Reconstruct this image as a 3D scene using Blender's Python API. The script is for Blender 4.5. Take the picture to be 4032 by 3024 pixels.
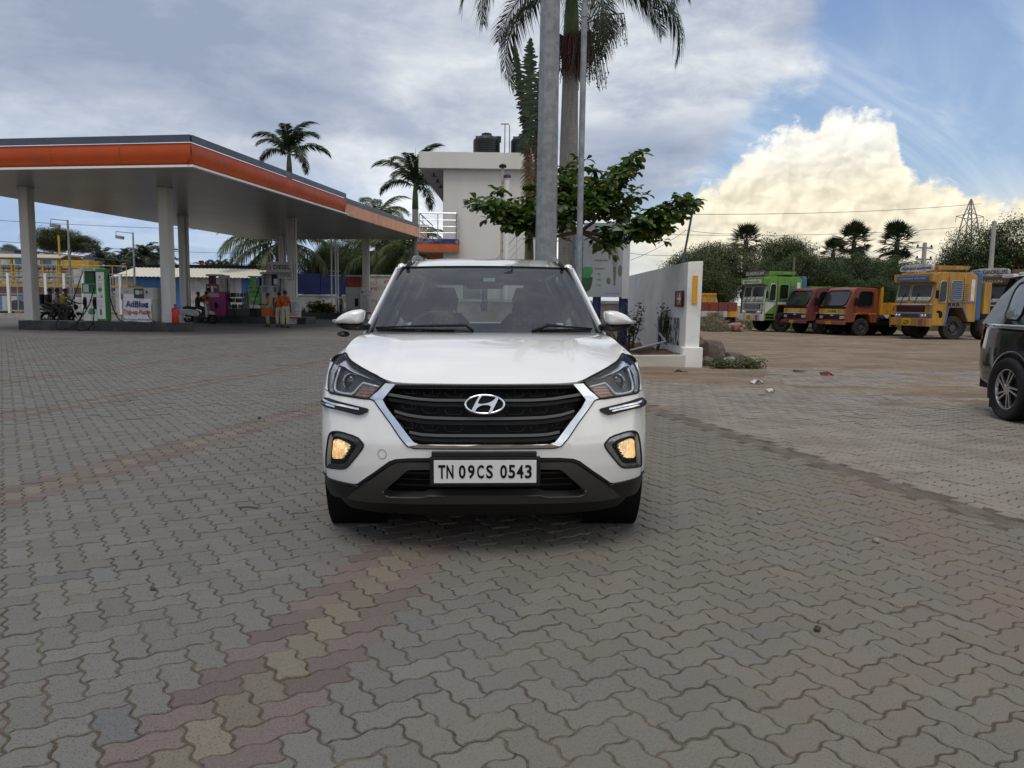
import bpy, bmesh, math, random
import numpy as np
from mathutils import Vector, Matrix, Euler
random.seed(7); RNG = np.random.default_rng(7)
R_ = math.radians
for o in list(bpy.data.objects): bpy.data.objects.remove(o)
SC = bpy.context.scene; COL = SC.collection
# ------------------------------------------------------------------ camera
FPX, CAMH, PIT, ROL = 3030., 1.28, R_(6.07), R_(0.75)
_fw = Vector((0, math.cos(PIT), -math.sin(PIT))); _up = Vector((0, math.sin(PIT), math.cos(PIT))); _x = Vector((1, 0, 0))
_cr = _x*math.cos(ROL) + _up*math.sin(ROL); _cu = _up*math.cos(ROL) - _x*math.sin(ROL)
cam = bpy.data.cameras.new('camera'); camo = bpy.data.objects.new('camera', cam); COL.objects.link(camo)
cam.sensor_width = 36; cam.lens = 36*FPX/4032; cam.clip_start = .05; cam.clip_end = 6000
camo.matrix_world = Matrix(((_cr.x, _cu.x, -_fw.x, 0), (_cr.y, _cu.y, -_fw.y, 0), (_cr.z, _cu.z, -_fw.z, CAMH), (0, 0, 0, 1)))
SC.camera = camo
SC.view_settings.view_transform = 'Standard'; SC.view_settings.look = 'None'
SC.view_settings.exposure = 0.36; SC.view_settings.gamma = 1.0; SC.view_settings.use_curve_mapping = False
SC.render.engine = 'CYCLES'
SC.cycles.max_bounces = 8; SC.cycles.transparent_max_bounces = 24; SC.cycles.caustics_reflective = False; SC.cycles.caustics_refractive = False
SC.cycles.use_denoising = True
SUN_EL, SUN_AZ = 70., 200.      # azimuth clockwise from +Y (straight ahead); the sun stands behind the camera, veiled
# ------------------------------------------------------------------ world: daylight sky with a broken cloud deck
def nd(nt, t, **k):
    n = nt.nodes.new('ShaderNode'+t)
    for a, b in k.items(): setattr(n, a, b)
    return n
def lk(nt, a, b): nt.links.new(a, b)
class NT:
    """small node-expression helper"""
    def __init__(s, nt): s.nt = nt
    def _in(s, sock, v):
        if v is None: return
        if isinstance(v, bpy.types.NodeSocket): s.nt.links.new(v, sock)
        else:
            try: sock.default_value = v
            except Exception: sock.default_value = tuple(v)+(1,)
    def m(s, op, a, b=None, c=None, clamp=False):
        n = nd(s.nt, 'Math', operation=op); n.use_clamp = clamp
        for i, v in enumerate((a, b, c)): s._in(n.inputs[i], v)
        return n.outputs[0]
    def vm(s, op, a, b=None, scale=None):
        n = nd(s.nt, 'VectorMath', operation=op); s._in(n.inputs[0], a)
        if b is not None: s._in(n.inputs[1], b)
        if scale is not None: s._in(n.inputs['Scale'], scale)
        return n.outputs['Value'] if op in ('DOT_PRODUCT', 'LENGTH') else n.outputs[0]
    def sep(s, v): n = nd(s.nt, 'SeparateXYZ'); s._in(n.inputs[0], v); return n.outputs
    def comb(s, x=0, y=0, z=0):
        n = nd(s.nt, 'CombineXYZ')
        for i, v in enumerate((x, y, z)): s._in(n.inputs[i], v)
        return n.outputs[0]
    def ramp(s, v, lo, hi, a=0., b=1., ease='SMOOTHSTEP'):
        n = nd(s.nt, 'MapRange', interpolation_type=ease); n.clamp = True if ease == 'LINEAR' else n.clamp
        for i, q in enumerate((v, lo, hi, a, b)): s._in(n.inputs[i], q)
        return n.outputs[0]
    def mix(s, f, a, b, mode='MIX'):
        n = nd(s.nt, 'Mix', data_type='RGBA', blend_type=mode); s._in(n.inputs['Factor'], f); s._in(n.inputs['A'], a) if False else s._in(n.inputs[6], a); s._in(n.inputs[7], b)
        s._in(n.inputs[0], f); return n.outputs[2]
    def noise(s, v, scale, detail=6, rough=.55, dist=0., lac=2.0, col=False, dim='3D'):
        n = nd(s.nt, 'TexNoise'); n.noise_dimensions = dim; s._in(n.inputs['Vector'], v); s._in(n.inputs['Scale'], scale)
        n.inputs['Detail'].default_value = detail; n.inputs['Roughness'].default_value = rough; n.inputs['Distortion'].default_value = dist; n.inputs['Lacunarity'].default_value = lac
        return n.outputs[1 if col else 0]
    def vor(s, v, scale, feature='F1', detail=0., rough=.5, smooth=.5, rnd=1., out='Distance', dim='3D'):
        n = nd(s.nt, 'TexVoronoi', feature=feature); n.voronoi_dimensions = dim; s._in(n.inputs['Vector'], v); s._in(n.inputs['Scale'], scale)
        n.inputs['Detail'].default_value = detail; n.inputs['Roughness'].default_value = rough; n.inputs['Randomness'].default_value = rnd
        if feature == 'SMOOTH_F1': n.inputs['Smoothness'].default_value = smooth
        return n.outputs[out]
    def curve(s, v, pts):
        n = nd(s.nt, 'FloatCurve'); c = n.mapping.curves[0]
        c.points[0].location = pts[0]; c.points[1].location = pts[-1]
        for p in pts[1:-1]: c.points.new(*p)
        n.mapping.update(); s._in(n.inputs['Value'], v); return n.outputs[0]
def srgb(r, g, b):
    f = lambda c: (c/255/12.92 if c/255 <= .04045 else ((c/255+.055)/1.055)**2.4)
    return (f(r), f(g), f(b), 1)
def pix_dir(a, b):          # direction of a spot of sky seen from the forecourt
    u, v = a*4032/2212-2016, b*4032/2212-1512
    return (_cr*(u/FPX) - _cu*(v/FPX) + _fw).normalized()
world = bpy.data.worlds.new('World'); SC.world = world; world.use_nodes = True
def build_world():
    nt = world.node_tree; nt.nodes.clear(); T = NT(nt)
    tc = nd(nt, 'TexCoord').outputs['Generated']
    sky = nd(nt, 'TexSky', sky_type='NISHITA'); sky.sun_disc = False
    sky.sun_elevation = R_(SUN_EL); sky.sun_rotation = R_(SUN_AZ); sky.air_density = 1.0; sky.dust_density = 1.2; sky.ozone_density = 1.4
    base = T.vm('SCALE', sky.outputs[0], scale=0.085)
    x, y, z = T.sep(tc)
    zc = T.m('MAXIMUM', z, 0.0)
    # flat cloud-layer coordinates
    inv = T.m('DIVIDE', 1., T.m('ADD', zc, .17))
    flat = T.comb(T.m('MULTIPLY', x, inv), T.m('MULTIPLY', y, inv), 0.)
    az = T.m('MULTIPLY', T.m('ARCTAN2', x, y), 180/math.pi)
    el = T.m('MULTIPLY', T.m('ARCSINE', z), 180/math.pi)
    warp = T.noise(flat, .9, 3, .6, col=True, dim='2D')
    flatw = T.vm('ADD', flat, T.vm('SCALE', T.vm('SUBTRACT', warp, (.5, .5, .5)), scale=.55))
    n1 = T.noise(flatw, .62, 5, .55, dim='2D')
    n2 = T.noise(T.vm('ADD', T.vm('MULTIPLY', tc, (1., 1., 2.3)), T.vm('SCALE', warp, scale=.10)), 4.6, 6, .60)
    n3 = T.noise(tc, 13., 4, .6)
    # edge of the deck: great circle through two spots of its rim
    d1, d2 = pix_dir(1880, -20), pix_dir(1520, 345)
    n = d1.cross(d2).normalized()
    if n.dot(pix_dir(600, 100)) < 0: n = -n
    side = T.vm('DOT_PRODUCT', tc, tuple(n))
    sw = T.m('ADD', side, T.m('MULTIPLY', T.m('SUBTRACT', n2, .5), .13))
    sw = T.m('ADD', sw, T.m('MULTIPLY', T.m('SUBTRACT', n3, .5), .075))
    deck = T.m('MAXIMUM', T.ramp(sw, -.012, .030), T.ramp(T.m('ABSOLUTE', az), 58., 92.))
    # deck tone: bright and thin by the rim, slate-blue further in
    inn = T.ramp(side, .0, .46)
    d = T.m('ADD', T.m('MULTIPLY', T.m('SUBTRACT', n1, .5), 2.1), T.m('MULTIPLY', T.m('SUBTRACT', n2, .5), 2.7))
    tone = T.m('ADD', T.m('SUBTRACT', .82, T.m('MULTIPLY', inn, .68)), T.m('MULTIPLY', d, T.ramp(inn, 0, .5, .85, .62)))
    lowband = T.m('MULTIPLY', T.ramp(el, 16.5, 9.5), T.ramp(el, 1.5, 6., .45, 1.))
    tone = T.m('ADD', tone, T.m('MULTIPLY', lowband, T.ramp(az, 6, -18, .0, .30)))
    darkpatch = T.m('MULTIPLY', T.ramp(T.m('ABSOLUTE', T.m('SUBTRACT', el, T.m('ADD', 9.6, T.m('MULTIPLY', T.m('SUBTRACT', n2, .5), 7.)))), 3.4, .6), T.m('MULTIPLY', T.ramp(az, 1., 6.), T.ramp(az, 19.5, 15.)))
    tone = T.m('SUBTRACT', tone, T.m('MULTIPLY', darkpatch, .42))
    tone = T.m('MINIMUM', T.m('MAXIMUM', tone, 0.), 1.)
    cr = nd(nt, 'ValToRGB'); lk(nt, tone, cr.inputs[0]); e = cr.color_ramp.elements
    e[0].position = 0; e[0].color = srgb(136, 148, 170); e[1].position = 1.; e[1].color = srgb(236, 237, 236)
    a = e.new(.35); a.color = srgb(161, 170, 186); a = e.new(.68); a.color = srgb(198, 203, 209)
    deckc = cr.outputs[0]
    # thin spots of the deck low on the left let blue through
    hole = T.m('MULTIPLY', T.ramp(n1, .50, .38), T.m('MULTIPLY', T.m('MULTIPLY', T.ramp(el, 13, 7), T.ramp(az, 2, -14)), T.ramp(az, -80, -50)))
    deck = T.m('MULTIPLY', deck, T.m('SUBTRACT', 1., T.m('MULTIPLY', hole, .55)))
    low = T.m('MULTIPLY', T.m('MULTIPLY', T.ramp(el, 10.5, 6.), T.ramp(az, -2, -16)), T.ramp(az, -80, -50))
    lowc = T.mix(T.ramp(n2, .42, .66), srgb(146, 173, 208), srgb(190, 203, 220))
    deckc = T.mix(T.m('MULTIPLY', low, .75), deckc, lowc)
    # high wisps over the blue part
    rot = nd(nt, 'VectorRotate', rotation_type='Z_AXIS'); lk(nt, flat, rot.inputs['Vector']); rot.inputs['Angle'].default_value = R_(-38)
    ci = T.noise(T.vm('MULTIPLY', rot.outputs[0], (.55, 2.6, 1.)), 1.1, 6, .58, .5, dim='2D')
    cmask = T.m('MULTIPLY', T.ramp(ci, .46, .80), .62)
    veil = T.m('MULTIPLY', T.ramp(el, 24, 11), T.ramp(ci, .34, .62, .12, .46))
    cmask = T.m('MAXIMUM', cmask, veil)
    blue = T.mix(T.ramp(el, 2, 26), srgb(124, 164, 204), srgb(118, 151, 205))
    blue = T.mix(.55, blue, base)
    skyc = T.mix(cmask, blue, srgb(214, 222, 230))
    skyc = T.mix(deck, skyc, deckc)
    # towering cumulus low over the trees
    ael = T.comb(az, T.m('MULTIPLY', el, 1.25), 0.)
    w2 = T.noise(ael, .30, 4, .62, col=True, dim='2D')
    aelw = T.vm('ADD', ael, T.vm('SCALE', T.vm('SUBTRACT', w2, (.5, .5, .5)), scale=1.7))
    b1 = T.vor(aelw, .42, 'F1', 2.0, .5, dim='2D')
    b2 = T.vor(T.vm('ADD', aelw, (.23, -.40, 0)), .42, 'F1', 2.0, .5, dim='2D')
    f1 = T.noise(aelw, .8, 6, .68, dim='2D')
    azn = T.ramp(az, -10., 60., 0., 1., 'LINEAR')
    def A(a_, e_): return ((a_+10)/70., e_/30.)
    def P(px, py):
        q = pix_dir(px, py); return A(math.degrees(math.atan2(q.x, q.y)), math.degrees(math.asin(q.z)))
    pts = [A(-10, 0.), P(1250, 575), P(1330, 530), P(1400, 480), P(1470, 440), P(1540, 395), P(1600, 335), P(1660, 300), P(1720, 262), P(1790, 246), P(1860, 240), P(1925, 240), P(1945, 330), P(1990, 385), P(2060, 398), P(2110, 414), P(2160, 424), P(2230, 418), A(40, 7.6), A(48, 5.2), A(60, 2.)]
    top = T.m('MULTIPLY', T.curve(azn, pts), 30.)
    edge = T.m('ADD', T.m('SUBTRACT', top, el), T.m('ADD', T.m('MULTIPLY', T.m('SUBTRACT', .55, b1), 1.3), T.m('MULTIPLY', T.m('SUBTRACT', f1, .5), 2.3)))
    cum = T.ramp(edge, -.45, .65)
    soft = T.ramp(az, 14., 20.)
    glow = T.m('MULTIPLY', T.m('MULTIPLY', T.ramp(az, 4., 16.), T.ramp(el, 9.5, 3.)), T.ramp(n2, .3, .7, .45, .85))
    skyc = T.mix(glow, skyc, srgb(232, 224, 204))
    cum = T.m('MULTIPLY', cum, T.ramp(az, 4., 15.5))
    lit = T.m('ADD', T.m('MULTIPLY', T.m('SUBTRACT', b2, b1), 1.5), T.m('MULTIPLY', T.m('SUBTRACT', .62, b1), .75))
    lit = T.m('ADD', lit, T.m('MULTIPLY', T.m('SUBTRACT', f1, .5), .55))
    lit = T.m('ADD', T.m('ADD', .60, T.m('MULTIPLY', lit, .55)), T.ramp(edge, 2.4, .0, 0., .26))
    lit = T.m('MINIMUM', T.m('MAXIMUM', lit, 0.), 1.)
    tower = T.ramp(el, 7.2, 11.5)
    sh = T.mix(tower, srgb(196, 188, 168), srgb(204, 203, 197)); hi = T.mix(tower, srgb(240, 231, 206), srgb(240, 237, 228))
    cumc = T.mix(lit, sh, hi)
    cumc = T.mix(T.m('MULTIPLY', T.ramp(el, 4.5, 1.2), .55), cumc, srgb(178, 187, 200))
    skyc = T.mix(cum, skyc, cumc)
    skyc = T.mix(T.ramp(el, 2.6, -.5, 0., .7), skyc, srgb(188, 198, 208))
    # direction of the hidden sun, behind the camera
    sd = (math.cos(R_(SUN_EL))*math.sin(R_(SUN_AZ)), math.cos(R_(SUN_EL))*math.cos(R_(SUN_AZ)), math.sin(R_(SUN_EL)))
    bg = nd(nt, 'Background'); lk(nt, skyc, bg.inputs[0]); bg.inputs[1].default_value = 1.0
    out = nd(nt, 'OutputWorld'); lk(nt, bg.outputs[0], out.inputs[0])
build_world()
world.cycles.sampling_method = 'MANUAL'; world.cycles.sample_map_resolution = 512
sl = bpy.data.lights.new('sun', 'SUN'); sl.energy = 1.5; sl.angle = R_(34); sl.color = (1., .93, .83)
so = bpy.data.objects.new('sun', sl); COL.objects.link(so)
_sd = Vector((math.cos(R_(SUN_EL))*math.sin(R_(SUN_AZ)), math.cos(R_(SUN_EL))*math.cos(R_(SUN_AZ)), math.sin(R_(SUN_EL))))
so.rotation_euler = _sd.to_track_quat('Z', 'Y').to_euler()
# ------------------------------------------------------------------ placing helpers (2212-px-wide reading of the photograph -> metres)
def ray(a, b): return pix_dir(a, b)
def G(a, b, z=0.):
    d = ray(a, b); t = (z-CAMH)/d.z; return Vector((d.x*t, d.y*t, z))
def A(a, b, Y):
    d = ray(a, b); t = Y/d.y; return Vector((d.x*t, Y, CAMH+d.z*t))
# ------------------------------------------------------------------ materials
MATS = {}
def pm(name, col, rough=.6, metal=0., var=.12, scale=6., bump=0., bscale=60., coat=0., spec=.5, dirt=None, dirtamt=.0, dscale=1.5, emit=None, emits=0., streak=False, alpha=None, sheen=0.):
    if name in MATS: return MATS[name]
    m = bpy.data.materials.new(name); m.use_nodes = True; nt = m.node_tree; T = NT(nt)
    p = nt.nodes['Principled BSDF']; c4 = tuple(col[:3])+(1,)
    co = nd(nt, 'TexCoord').outputs['Object']
    if streak: co2 = T.vm('MULTIPLY', co, (1, 1, .12))
    else: co2 = co
    n = T.noise(co2, scale, 5, .6)
    k = T.ramp(n, .25, .75, 1-var, 1+var, 'LINEAR')
    c = T.vm('SCALE', c4[:3], scale=k)
    if dirt is not None:
        dn = T.ramp(T.noise(co2, dscale, 7, .65), .62-dirtamt*.4, .80-dirtamt*.25)
        c = T.mix(T.m('MULTIPLY', dn, min(1, dirtamt*1.6)), c, dirt)
    T._in(p.inputs['Base Color'], c)
    rr = T.ramp(T.noise(co, scale*2.3, 4, .6), .3, .7, max(rough-.08, .02), min(rough+.08, 1), 'LINEAR') if rough > .15 else rough
    T._in(p.inputs['Roughness'], rr); p.inputs['Metallic'].default_value = metal
    p.inputs['Coat Weight'].default_value = coat; p.inputs['Coat Roughness'].default_value = .03; p.inputs['Coat IOR'].default_value = 1.75; p.inputs['Specular IOR Level'].default_value = spec
    if sheen: p.inputs['Sheen Weight'].default_value = sheen
    if bump:
        b = nd(nt, 'Bump'); b.inputs['Strength'].default_value = bump; b.inputs['Distance'].default_value = .01
        lk(nt, T.noise(co, bscale, 5, .6), b.inputs['Height']); lk(nt, b.outputs[0], p.inputs['Normal'])
    if emit: p.inputs['Emission Color'].default_value = tuple(emit[:3])+(1,); p.inputs['Emission Strength'].default_value = emits
    MATS[name] = m; return m
def glassm(name, tint=(.72, .78, .76), ior=1.75, rough=.0, dust=0.):
    if name in MATS: return MATS[name]
    m = bpy.data.materials.new(name); m.use_nodes = True; nt = m.node_tree; nt.nodes.clear(); T = NT(nt)
    o = nd(nt, 'OutputMaterial'); t = nd(nt, 'BsdfTransparent'); t.inputs[0].default_value = tuple(tint)+(1,)
    g = nd(nt, 'BsdfGlossy'); g.inputs['Roughness'].default_value = rough
    ge = nd(nt, 'NewGeometry'); cs = T.m('ABSOLUTE', T.vm('DOT_PRODUCT', ge.outputs['Normal'], ge.outputs['Incoming'])); f0 = ((ior-1)/(ior+1))**2
    f = T.m('ADD', f0, T.m('MULTIPLY', 1-f0, T.m('POWER', T.m('SUBTRACT', 1., cs, clamp=True), 5.)))
    mx = nd(nt, 'MixShader'); lk(nt, f, mx.inputs[0]); lk(nt, t.outputs[0], mx.inputs[1]); lk(nt, g.outputs[0], mx.inputs[2])
    fin = mx.outputs[0]
    if dust:  # diffuse veil, partly hazy sky reflection put into the glass
        df = nd(nt, 'BsdfDiffuse'); df.inputs[0].default_value = (.42, .42, .40, 1)
        co = nd(nt, 'TexCoord').outputs['Object']; k = T.ramp(T.noise(co, 5., 6, .65), .3, .75, dust*.6, dust*1.5, 'LINEAR')
        m2 = nd(nt, 'MixShader'); lk(nt, k, m2.inputs[0]); lk(nt, fin, m2.inputs[1]); lk(nt, df.outputs[0], m2.inputs[2]); fin = m2.outputs[0]
    lk(nt, fin, o.inputs[0]); MATS[name] = m; return m
# ------------------------------------------------------------------ mesh builder
def linkobj(o, parent=None):
    COL.objects.link(o)
    if parent is not None: o.parent = parent
    return o
def finish(me, smooth):
    if smooth:
        me.polygons.foreach_set('use_smooth', [True]*len(me.polygons))
        if smooth is not True: me.set_sharp_from_angle(angle=R_(smooth))
class MB:
    def __init__(s): s.v = []; s.f = []; s.mi = []
    def add(s, vs, fs, m=0):
        k = len(s.v); s.v += [tuple(q) for q in vs]; s.f += [tuple(i+k for i in f) for f in fs]; s.mi += [m]*len(fs); return s
    def box(s, x0, x1, y0, y1, z0, z1, m=0):
        return s.add([(x, y, z) for z in (z0, z1) for y in (y0, y1) for x in (x0, x1)], [(0, 2, 3, 1), (4, 5, 7, 6), (0, 1, 5, 4), (1, 3, 7, 5), (3, 2, 6, 7), (2, 0, 4, 6)], m)
    def cbox(s, c, sz, rz=0., m=0, rx=0., ry=0.):
        M = Euler((rx, ry, rz)).to_matrix(); hx, hy, hz = [q/2 for q in sz]
        vs = [M @ Vector((x, y, z))+Vector(c) for z in (-hz, hz) for y in (-hy, hy) for x in (-hx, hx)]
        return s.add(vs, [(0, 2, 3, 1), (4, 5, 7, 6), (0, 1, 5, 4), (1, 3, 7, 5), (3, 2, 6, 7), (2, 0, 4, 6)], m)
    def bar(s, p0, p1, w, h, m=0, up=(0, 0, 1)):
        p0, p1 = Vector(p0), Vector(p1); d = (p1-p0).normalized(); u = Vector(up)
        if abs(d.dot(u)) > .98: u = Vector((1, 0, 0))
        a = d.cross(u).normalized()*w/2; b = a.cross(d).normalized()*h/2
        vs = [p+i*a+j*b for p in (p0, p1) for j in (-1, 1) for i in (-1, 1)]
        return s.add(vs, [(0, 2, 3, 1), (4, 5, 7, 6), (0, 1, 5, 4), (1, 3, 7, 5), (3, 2, 6, 7), (2, 0, 4, 6)], m)
    def tube(s, pts, r, n=8, caps=True, m=0, closed=False, sx=1.):
        pts = [Vector(p) for p in pts]; N = len(pts); rs = list(r) if hasattr(r, '__len__') else [r]*N
        k0 = len(s.v); prev = None; vs = []
        for i, p in enumerate(pts):
            if closed: d = pts[(i+1) % N]-pts[i-1]
            else: d = pts[min(i+1, N-1)]-pts[max(i-1, 0)]
            d.normalize()
            if prev is None:
                u = Vector((0, 0, 1)) if abs(d.z) < .9 else Vector((1, 0, 0))
                a = d.cross(u).normalized()
            else: a = (prev-d*prev.dot(d)).normalized()
            prev = a; b = d.cross(a)
            vs += [p+(a*math.cos(t)*sx+b*math.sin(t))*rs[i] for t in [2*math.pi*j/n for j in range(n)]]
        fs = []
        for i in range(N if closed else N-1):
            q = (i+1) % N
            fs += [(i*n+j, i*n+(j+1) % n, q*n+(j+1) % n, q*n+j) for j in range(n)]
        if caps and not closed: fs += [tuple(range(n))[::-1], tuple((N-1)*n+j for j in range(n))]
        return s.add(vs, fs, m)
    def cyl(s, p0, p1, r0, r1=None, n=16, m=0): return s.tube([p0, p1], [r0, r0 if r1 is None else r1], n, True, m)
    def lathe(s, prof, c=(0, 0, 0), n=24, m=0, axis='z', caps=True):
        vs = []; N = len(prof)
        for r, h in prof:
            for j in range(n):
                t = 2*math.pi*j/n; a, b = r*math.cos(t), r*math.sin(t)
                q = {'z': (a, b, h), 'y': (a, h, b), 'x': (h, a, b)}[axis]
                vs.append((q[0]+c[0], q[1]+c[1], q[2]+c[2]))
        fs = [(i*n+j, i*n+(j+1) % n, (i+1)*n+(j+1) % n, (i+1)*n+j) for i in range(N-1) for j in range(n)]
        if axis == 'y': fs = [f[::-1] for f in fs]
        if caps:
            c0, c1 = tuple(range(n))[::-1], tuple((N-1)*n+j for j in range(n))
            fs += [c0, c1] if axis != 'y' else [c0[::-1], c1[::-1]]
        return s.add(vs, fs, m)
    def prism(s, poly, h0, h1, plane='xy', m=0):
        f = {'xy': lambda a, b, h: (a, b, h), 'xz': lambda a, b, h: (a, h, b), 'yz': lambda a, b, h: (h, a, b)}[plane]
        n = len(poly); vs = [f(a, b, h0) for a, b in poly]+[f(a, b, h1) for a, b in poly]
        return s.add(vs, [tuple(range(n))[::-1], tuple(range(n, 2*n))]+[(i, (i+1) % n, n+(i+1) % n, n+i) for i in range(n)], m)
    def grid(s, fn, nu, nv, m=0, closed_u=False):
        vs = [fn(i/(nu-1) if not closed_u else i/nu, j/(nv-1)) for j in range(nv) for i in range(nu)]
        fs = [(j*nu+i, j*nu+(i+1) % nu, (j+1)*nu+(i+1) % nu, (j+1)*nu+i) for j in range(nv-1) for i in range(nu if closed_u else nu-1)]
        return s.add(vs, fs, m)
    def ell(s, c, r, nu=14, nv=9, m=0, rz=0.):
        M = Matrix.Rotation(rz, 3, 'Z')
        return s.grid(lambda a, b: Vector(c)+M @ Vector((r[0]*math.sin(math.pi*b)*math.cos(-2*math.pi*a), r[1]*math.sin(math.pi*b)*math.sin(-2*math.pi*a), r[2]*math.cos(math.pi*b))), nu, nv, m, True)
    def mesh(s, name, mats, smooth=None, bev=0., recalc=True, merge=0.):
        me = bpy.data.meshes.new(name); me.from_pydata(s.v, [], s.f)
        for q in (mats if isinstance(mats, (list, tuple)) else [mats]): me.materials.append(q)
        if len(set(s.mi)) > 1: me.polygons.foreach_set('material_index', s.mi)
        if recalc or bev or merge:
            bm = bmesh.new(); bm.from_mesh(me)
            if merge: bmesh.ops.remove_doubles(bm, verts=bm.verts, dist=merge)
            if recalc: bmesh.ops.recalc_face_normals(bm, faces=bm.faces)
            if bev:
                ed = [e for e in bm.edges if len(e.link_faces) == 2 and e.calc_face_angle(0) > R_(35)]
                bmesh.ops.bevel(bm, geom=ed, offset=bev, segments=2, profile=.7, affect='EDGES', clamp_overlap=True)
            bm.to_mesh(me); bm.free()
        finish(me, smooth); me.update(); return me
    def build(s, name, mats, parent=None, smooth=None, bev=0., recalc=True, merge=0.):
        return linkobj(bpy.data.objects.new(name, s.mesh(name, mats, smooth, bev, recalc, merge)), parent)
def thing(name, label, cat, loc=(0, 0, 0), rz=0., group=None):
    o = bpy.data.objects.new(name, None); COL.objects.link(o); o.location = loc; o.rotation_euler = (0, 0, rz); o.empty_display_size = .2
    o['label'] = label; o['category'] = cat
    if group: o['group'] = group
    return o
def tag(o, label, cat, group=None):
    o['label'] = label; o['category'] = cat
    if group: o['group'] = group
    return o
def struct(o, label=None):
    o['kind'] = 'structure'
    if label: o['label'] = label
    return o
def stuff(o, label=None, cat=None):
    o['kind'] = 'stuff'
    if label: o['label'] = label
    if cat: o['category'] = cat
    return o
def dup(root, loc=None, rz=None, label=None, scale=None):
    def rec(o, par):
        c = o.copy(); COL.objects.link(c); c.parent = par
        for ch in list(o.children): rec(ch, c)
        return c
    r = rec(root, None)
    if loc is not None: r.location = loc
    if rz is not None: r.rotation_euler = (0, 0, rz)
    if label: r['label'] = label
    if scale is not None: r.scale = (scale,)*3 if not hasattr(scale, '__len__') else scale
    return r
def textmesh(s, size=1., width=None, height=None, ext=.001, align='CENTER', shear=0., bold=0.):
    cu = bpy.data.curves.new('t', 'FONT'); cu.body = s; cu.size = size; cu.extrude = ext; cu.align_x = align; cu.align_y = 'CENTER'; cu.resolution_u = 3; cu.shear = shear; cu.offset = bold
    o = bpy.data.objects.new('t', cu); COL.objects.link(o)
    dg = bpy.context.evaluated_depsgraph_get(); me = bpy.data.meshes.new_from_object(o.evaluated_get(dg)); bpy.data.objects.remove(o); bpy.data.curves.remove(cu)
    me.materials.clear(); n = len(me.vertices)
    if n:
        a = np.empty(n*3); me.vertices.foreach_get('co', a); a = a.reshape(-1, 3)
        lo, hi = a.min(0), a.max(0)
        if align == 'CENTER': a[:, 0] -= (lo[0]+hi[0])/2
        else: a[:, 0] -= lo[0]
        a[:, 1] -= (lo[1]+hi[1])/2
        if width: a[:, 0] *= width/(hi[0]-lo[0])
        if height: a[:, 1] *= height/(hi[1]-lo[1])
        me.vertices.foreach_set('co', a.ravel()); me.update()
    return me
def text(s, mat, parent, loc, rot=(math.pi/2, 0, 0), name='lettering', **k):
    me = textmesh(s, **k); me.name = name; me.materials.append(mat)
    o = linkobj(bpy.data.objects.new(name, me), parent); o.location = loc; o.rotation_euler = rot; return o
def chaikin(pts, it=1, r=.22, closed=True):
    for _ in range(it):
        q = []; n = len(pts)
        for i in range(n if closed else n-1):
            a, b = pts[i], pts[(i+1) % n]
            q += [tuple(a[k]*(1-r)+b[k]*r for k in range(len(a))), tuple(a[k]*r+b[k]*(1-r) for k in range(len(a)))]
        if not closed: q = [pts[0]]+q[1:-1]+[pts[-1]]
        pts = q
    return pts
def surf_panel(name, outline, fn, mat, parent, du=.05, dv=.05, thick=.02, smooth=40, flip=False, solid_off=None):
    """fill a 2-D outline, dice it and lay it on the surface fn(u, v, offset); a rim of the given thickness runs back from its border"""
    bm = bmesh.new(); vs = [bm.verts.new((p[0], p[1], 0)) for p in outline]; f = bm.faces.new(vs)
    bm.normal_update()
    bmesh.ops.triangulate(bm, faces=bm.faces[:], ngon_method='EAR_CLIP')
    us = [p[0] for p in outline]; zs = [p[1] for p in outline]
    for lo, hi, st, ax in ((min(us), max(us), du, 0), (min(zs), max(zs), dv, 1)):
        k = math.floor(lo/st)+1
        while k*st < hi:
            co = [0, 0, 0]; co[ax] = k*st+1e-5; no = [0, 0, 0]; no[ax] = 1
            bmesh.ops.bisect_plane(bm, geom=bm.verts[:]+bm.edges[:]+bm.faces[:], plane_co=co, plane_no=no, dist=1e-6); k += 1
    if thick:
        be = [e for e in bm.edges if len(e.link_faces) == 1]
        r = bmesh.ops.extrude_edge_only(bm, edges=be); nv = set(g for g in r['geom'] if isinstance(g, bmesh.types.BMVert))
    else: nv = set()
    new = {}
    for v in bm.verts: new[v] = fn(v.co.x, v.co.y, -thick if v in nv else 0.)
    for v, c in new.items(): v.co = c
    bmesh.ops.remove_doubles(bm, verts=bm.verts, dist=1e-5)
    bmesh.ops.recalc_face_normals(bm, faces=bm.faces)
    me = bpy.data.meshes.new(name); bm.to_mesh(me); bm.free(); me.materials.append(mat); finish(me, smooth)
    return linkobj(bpy.data.objects.new(name, me), parent)
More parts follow.
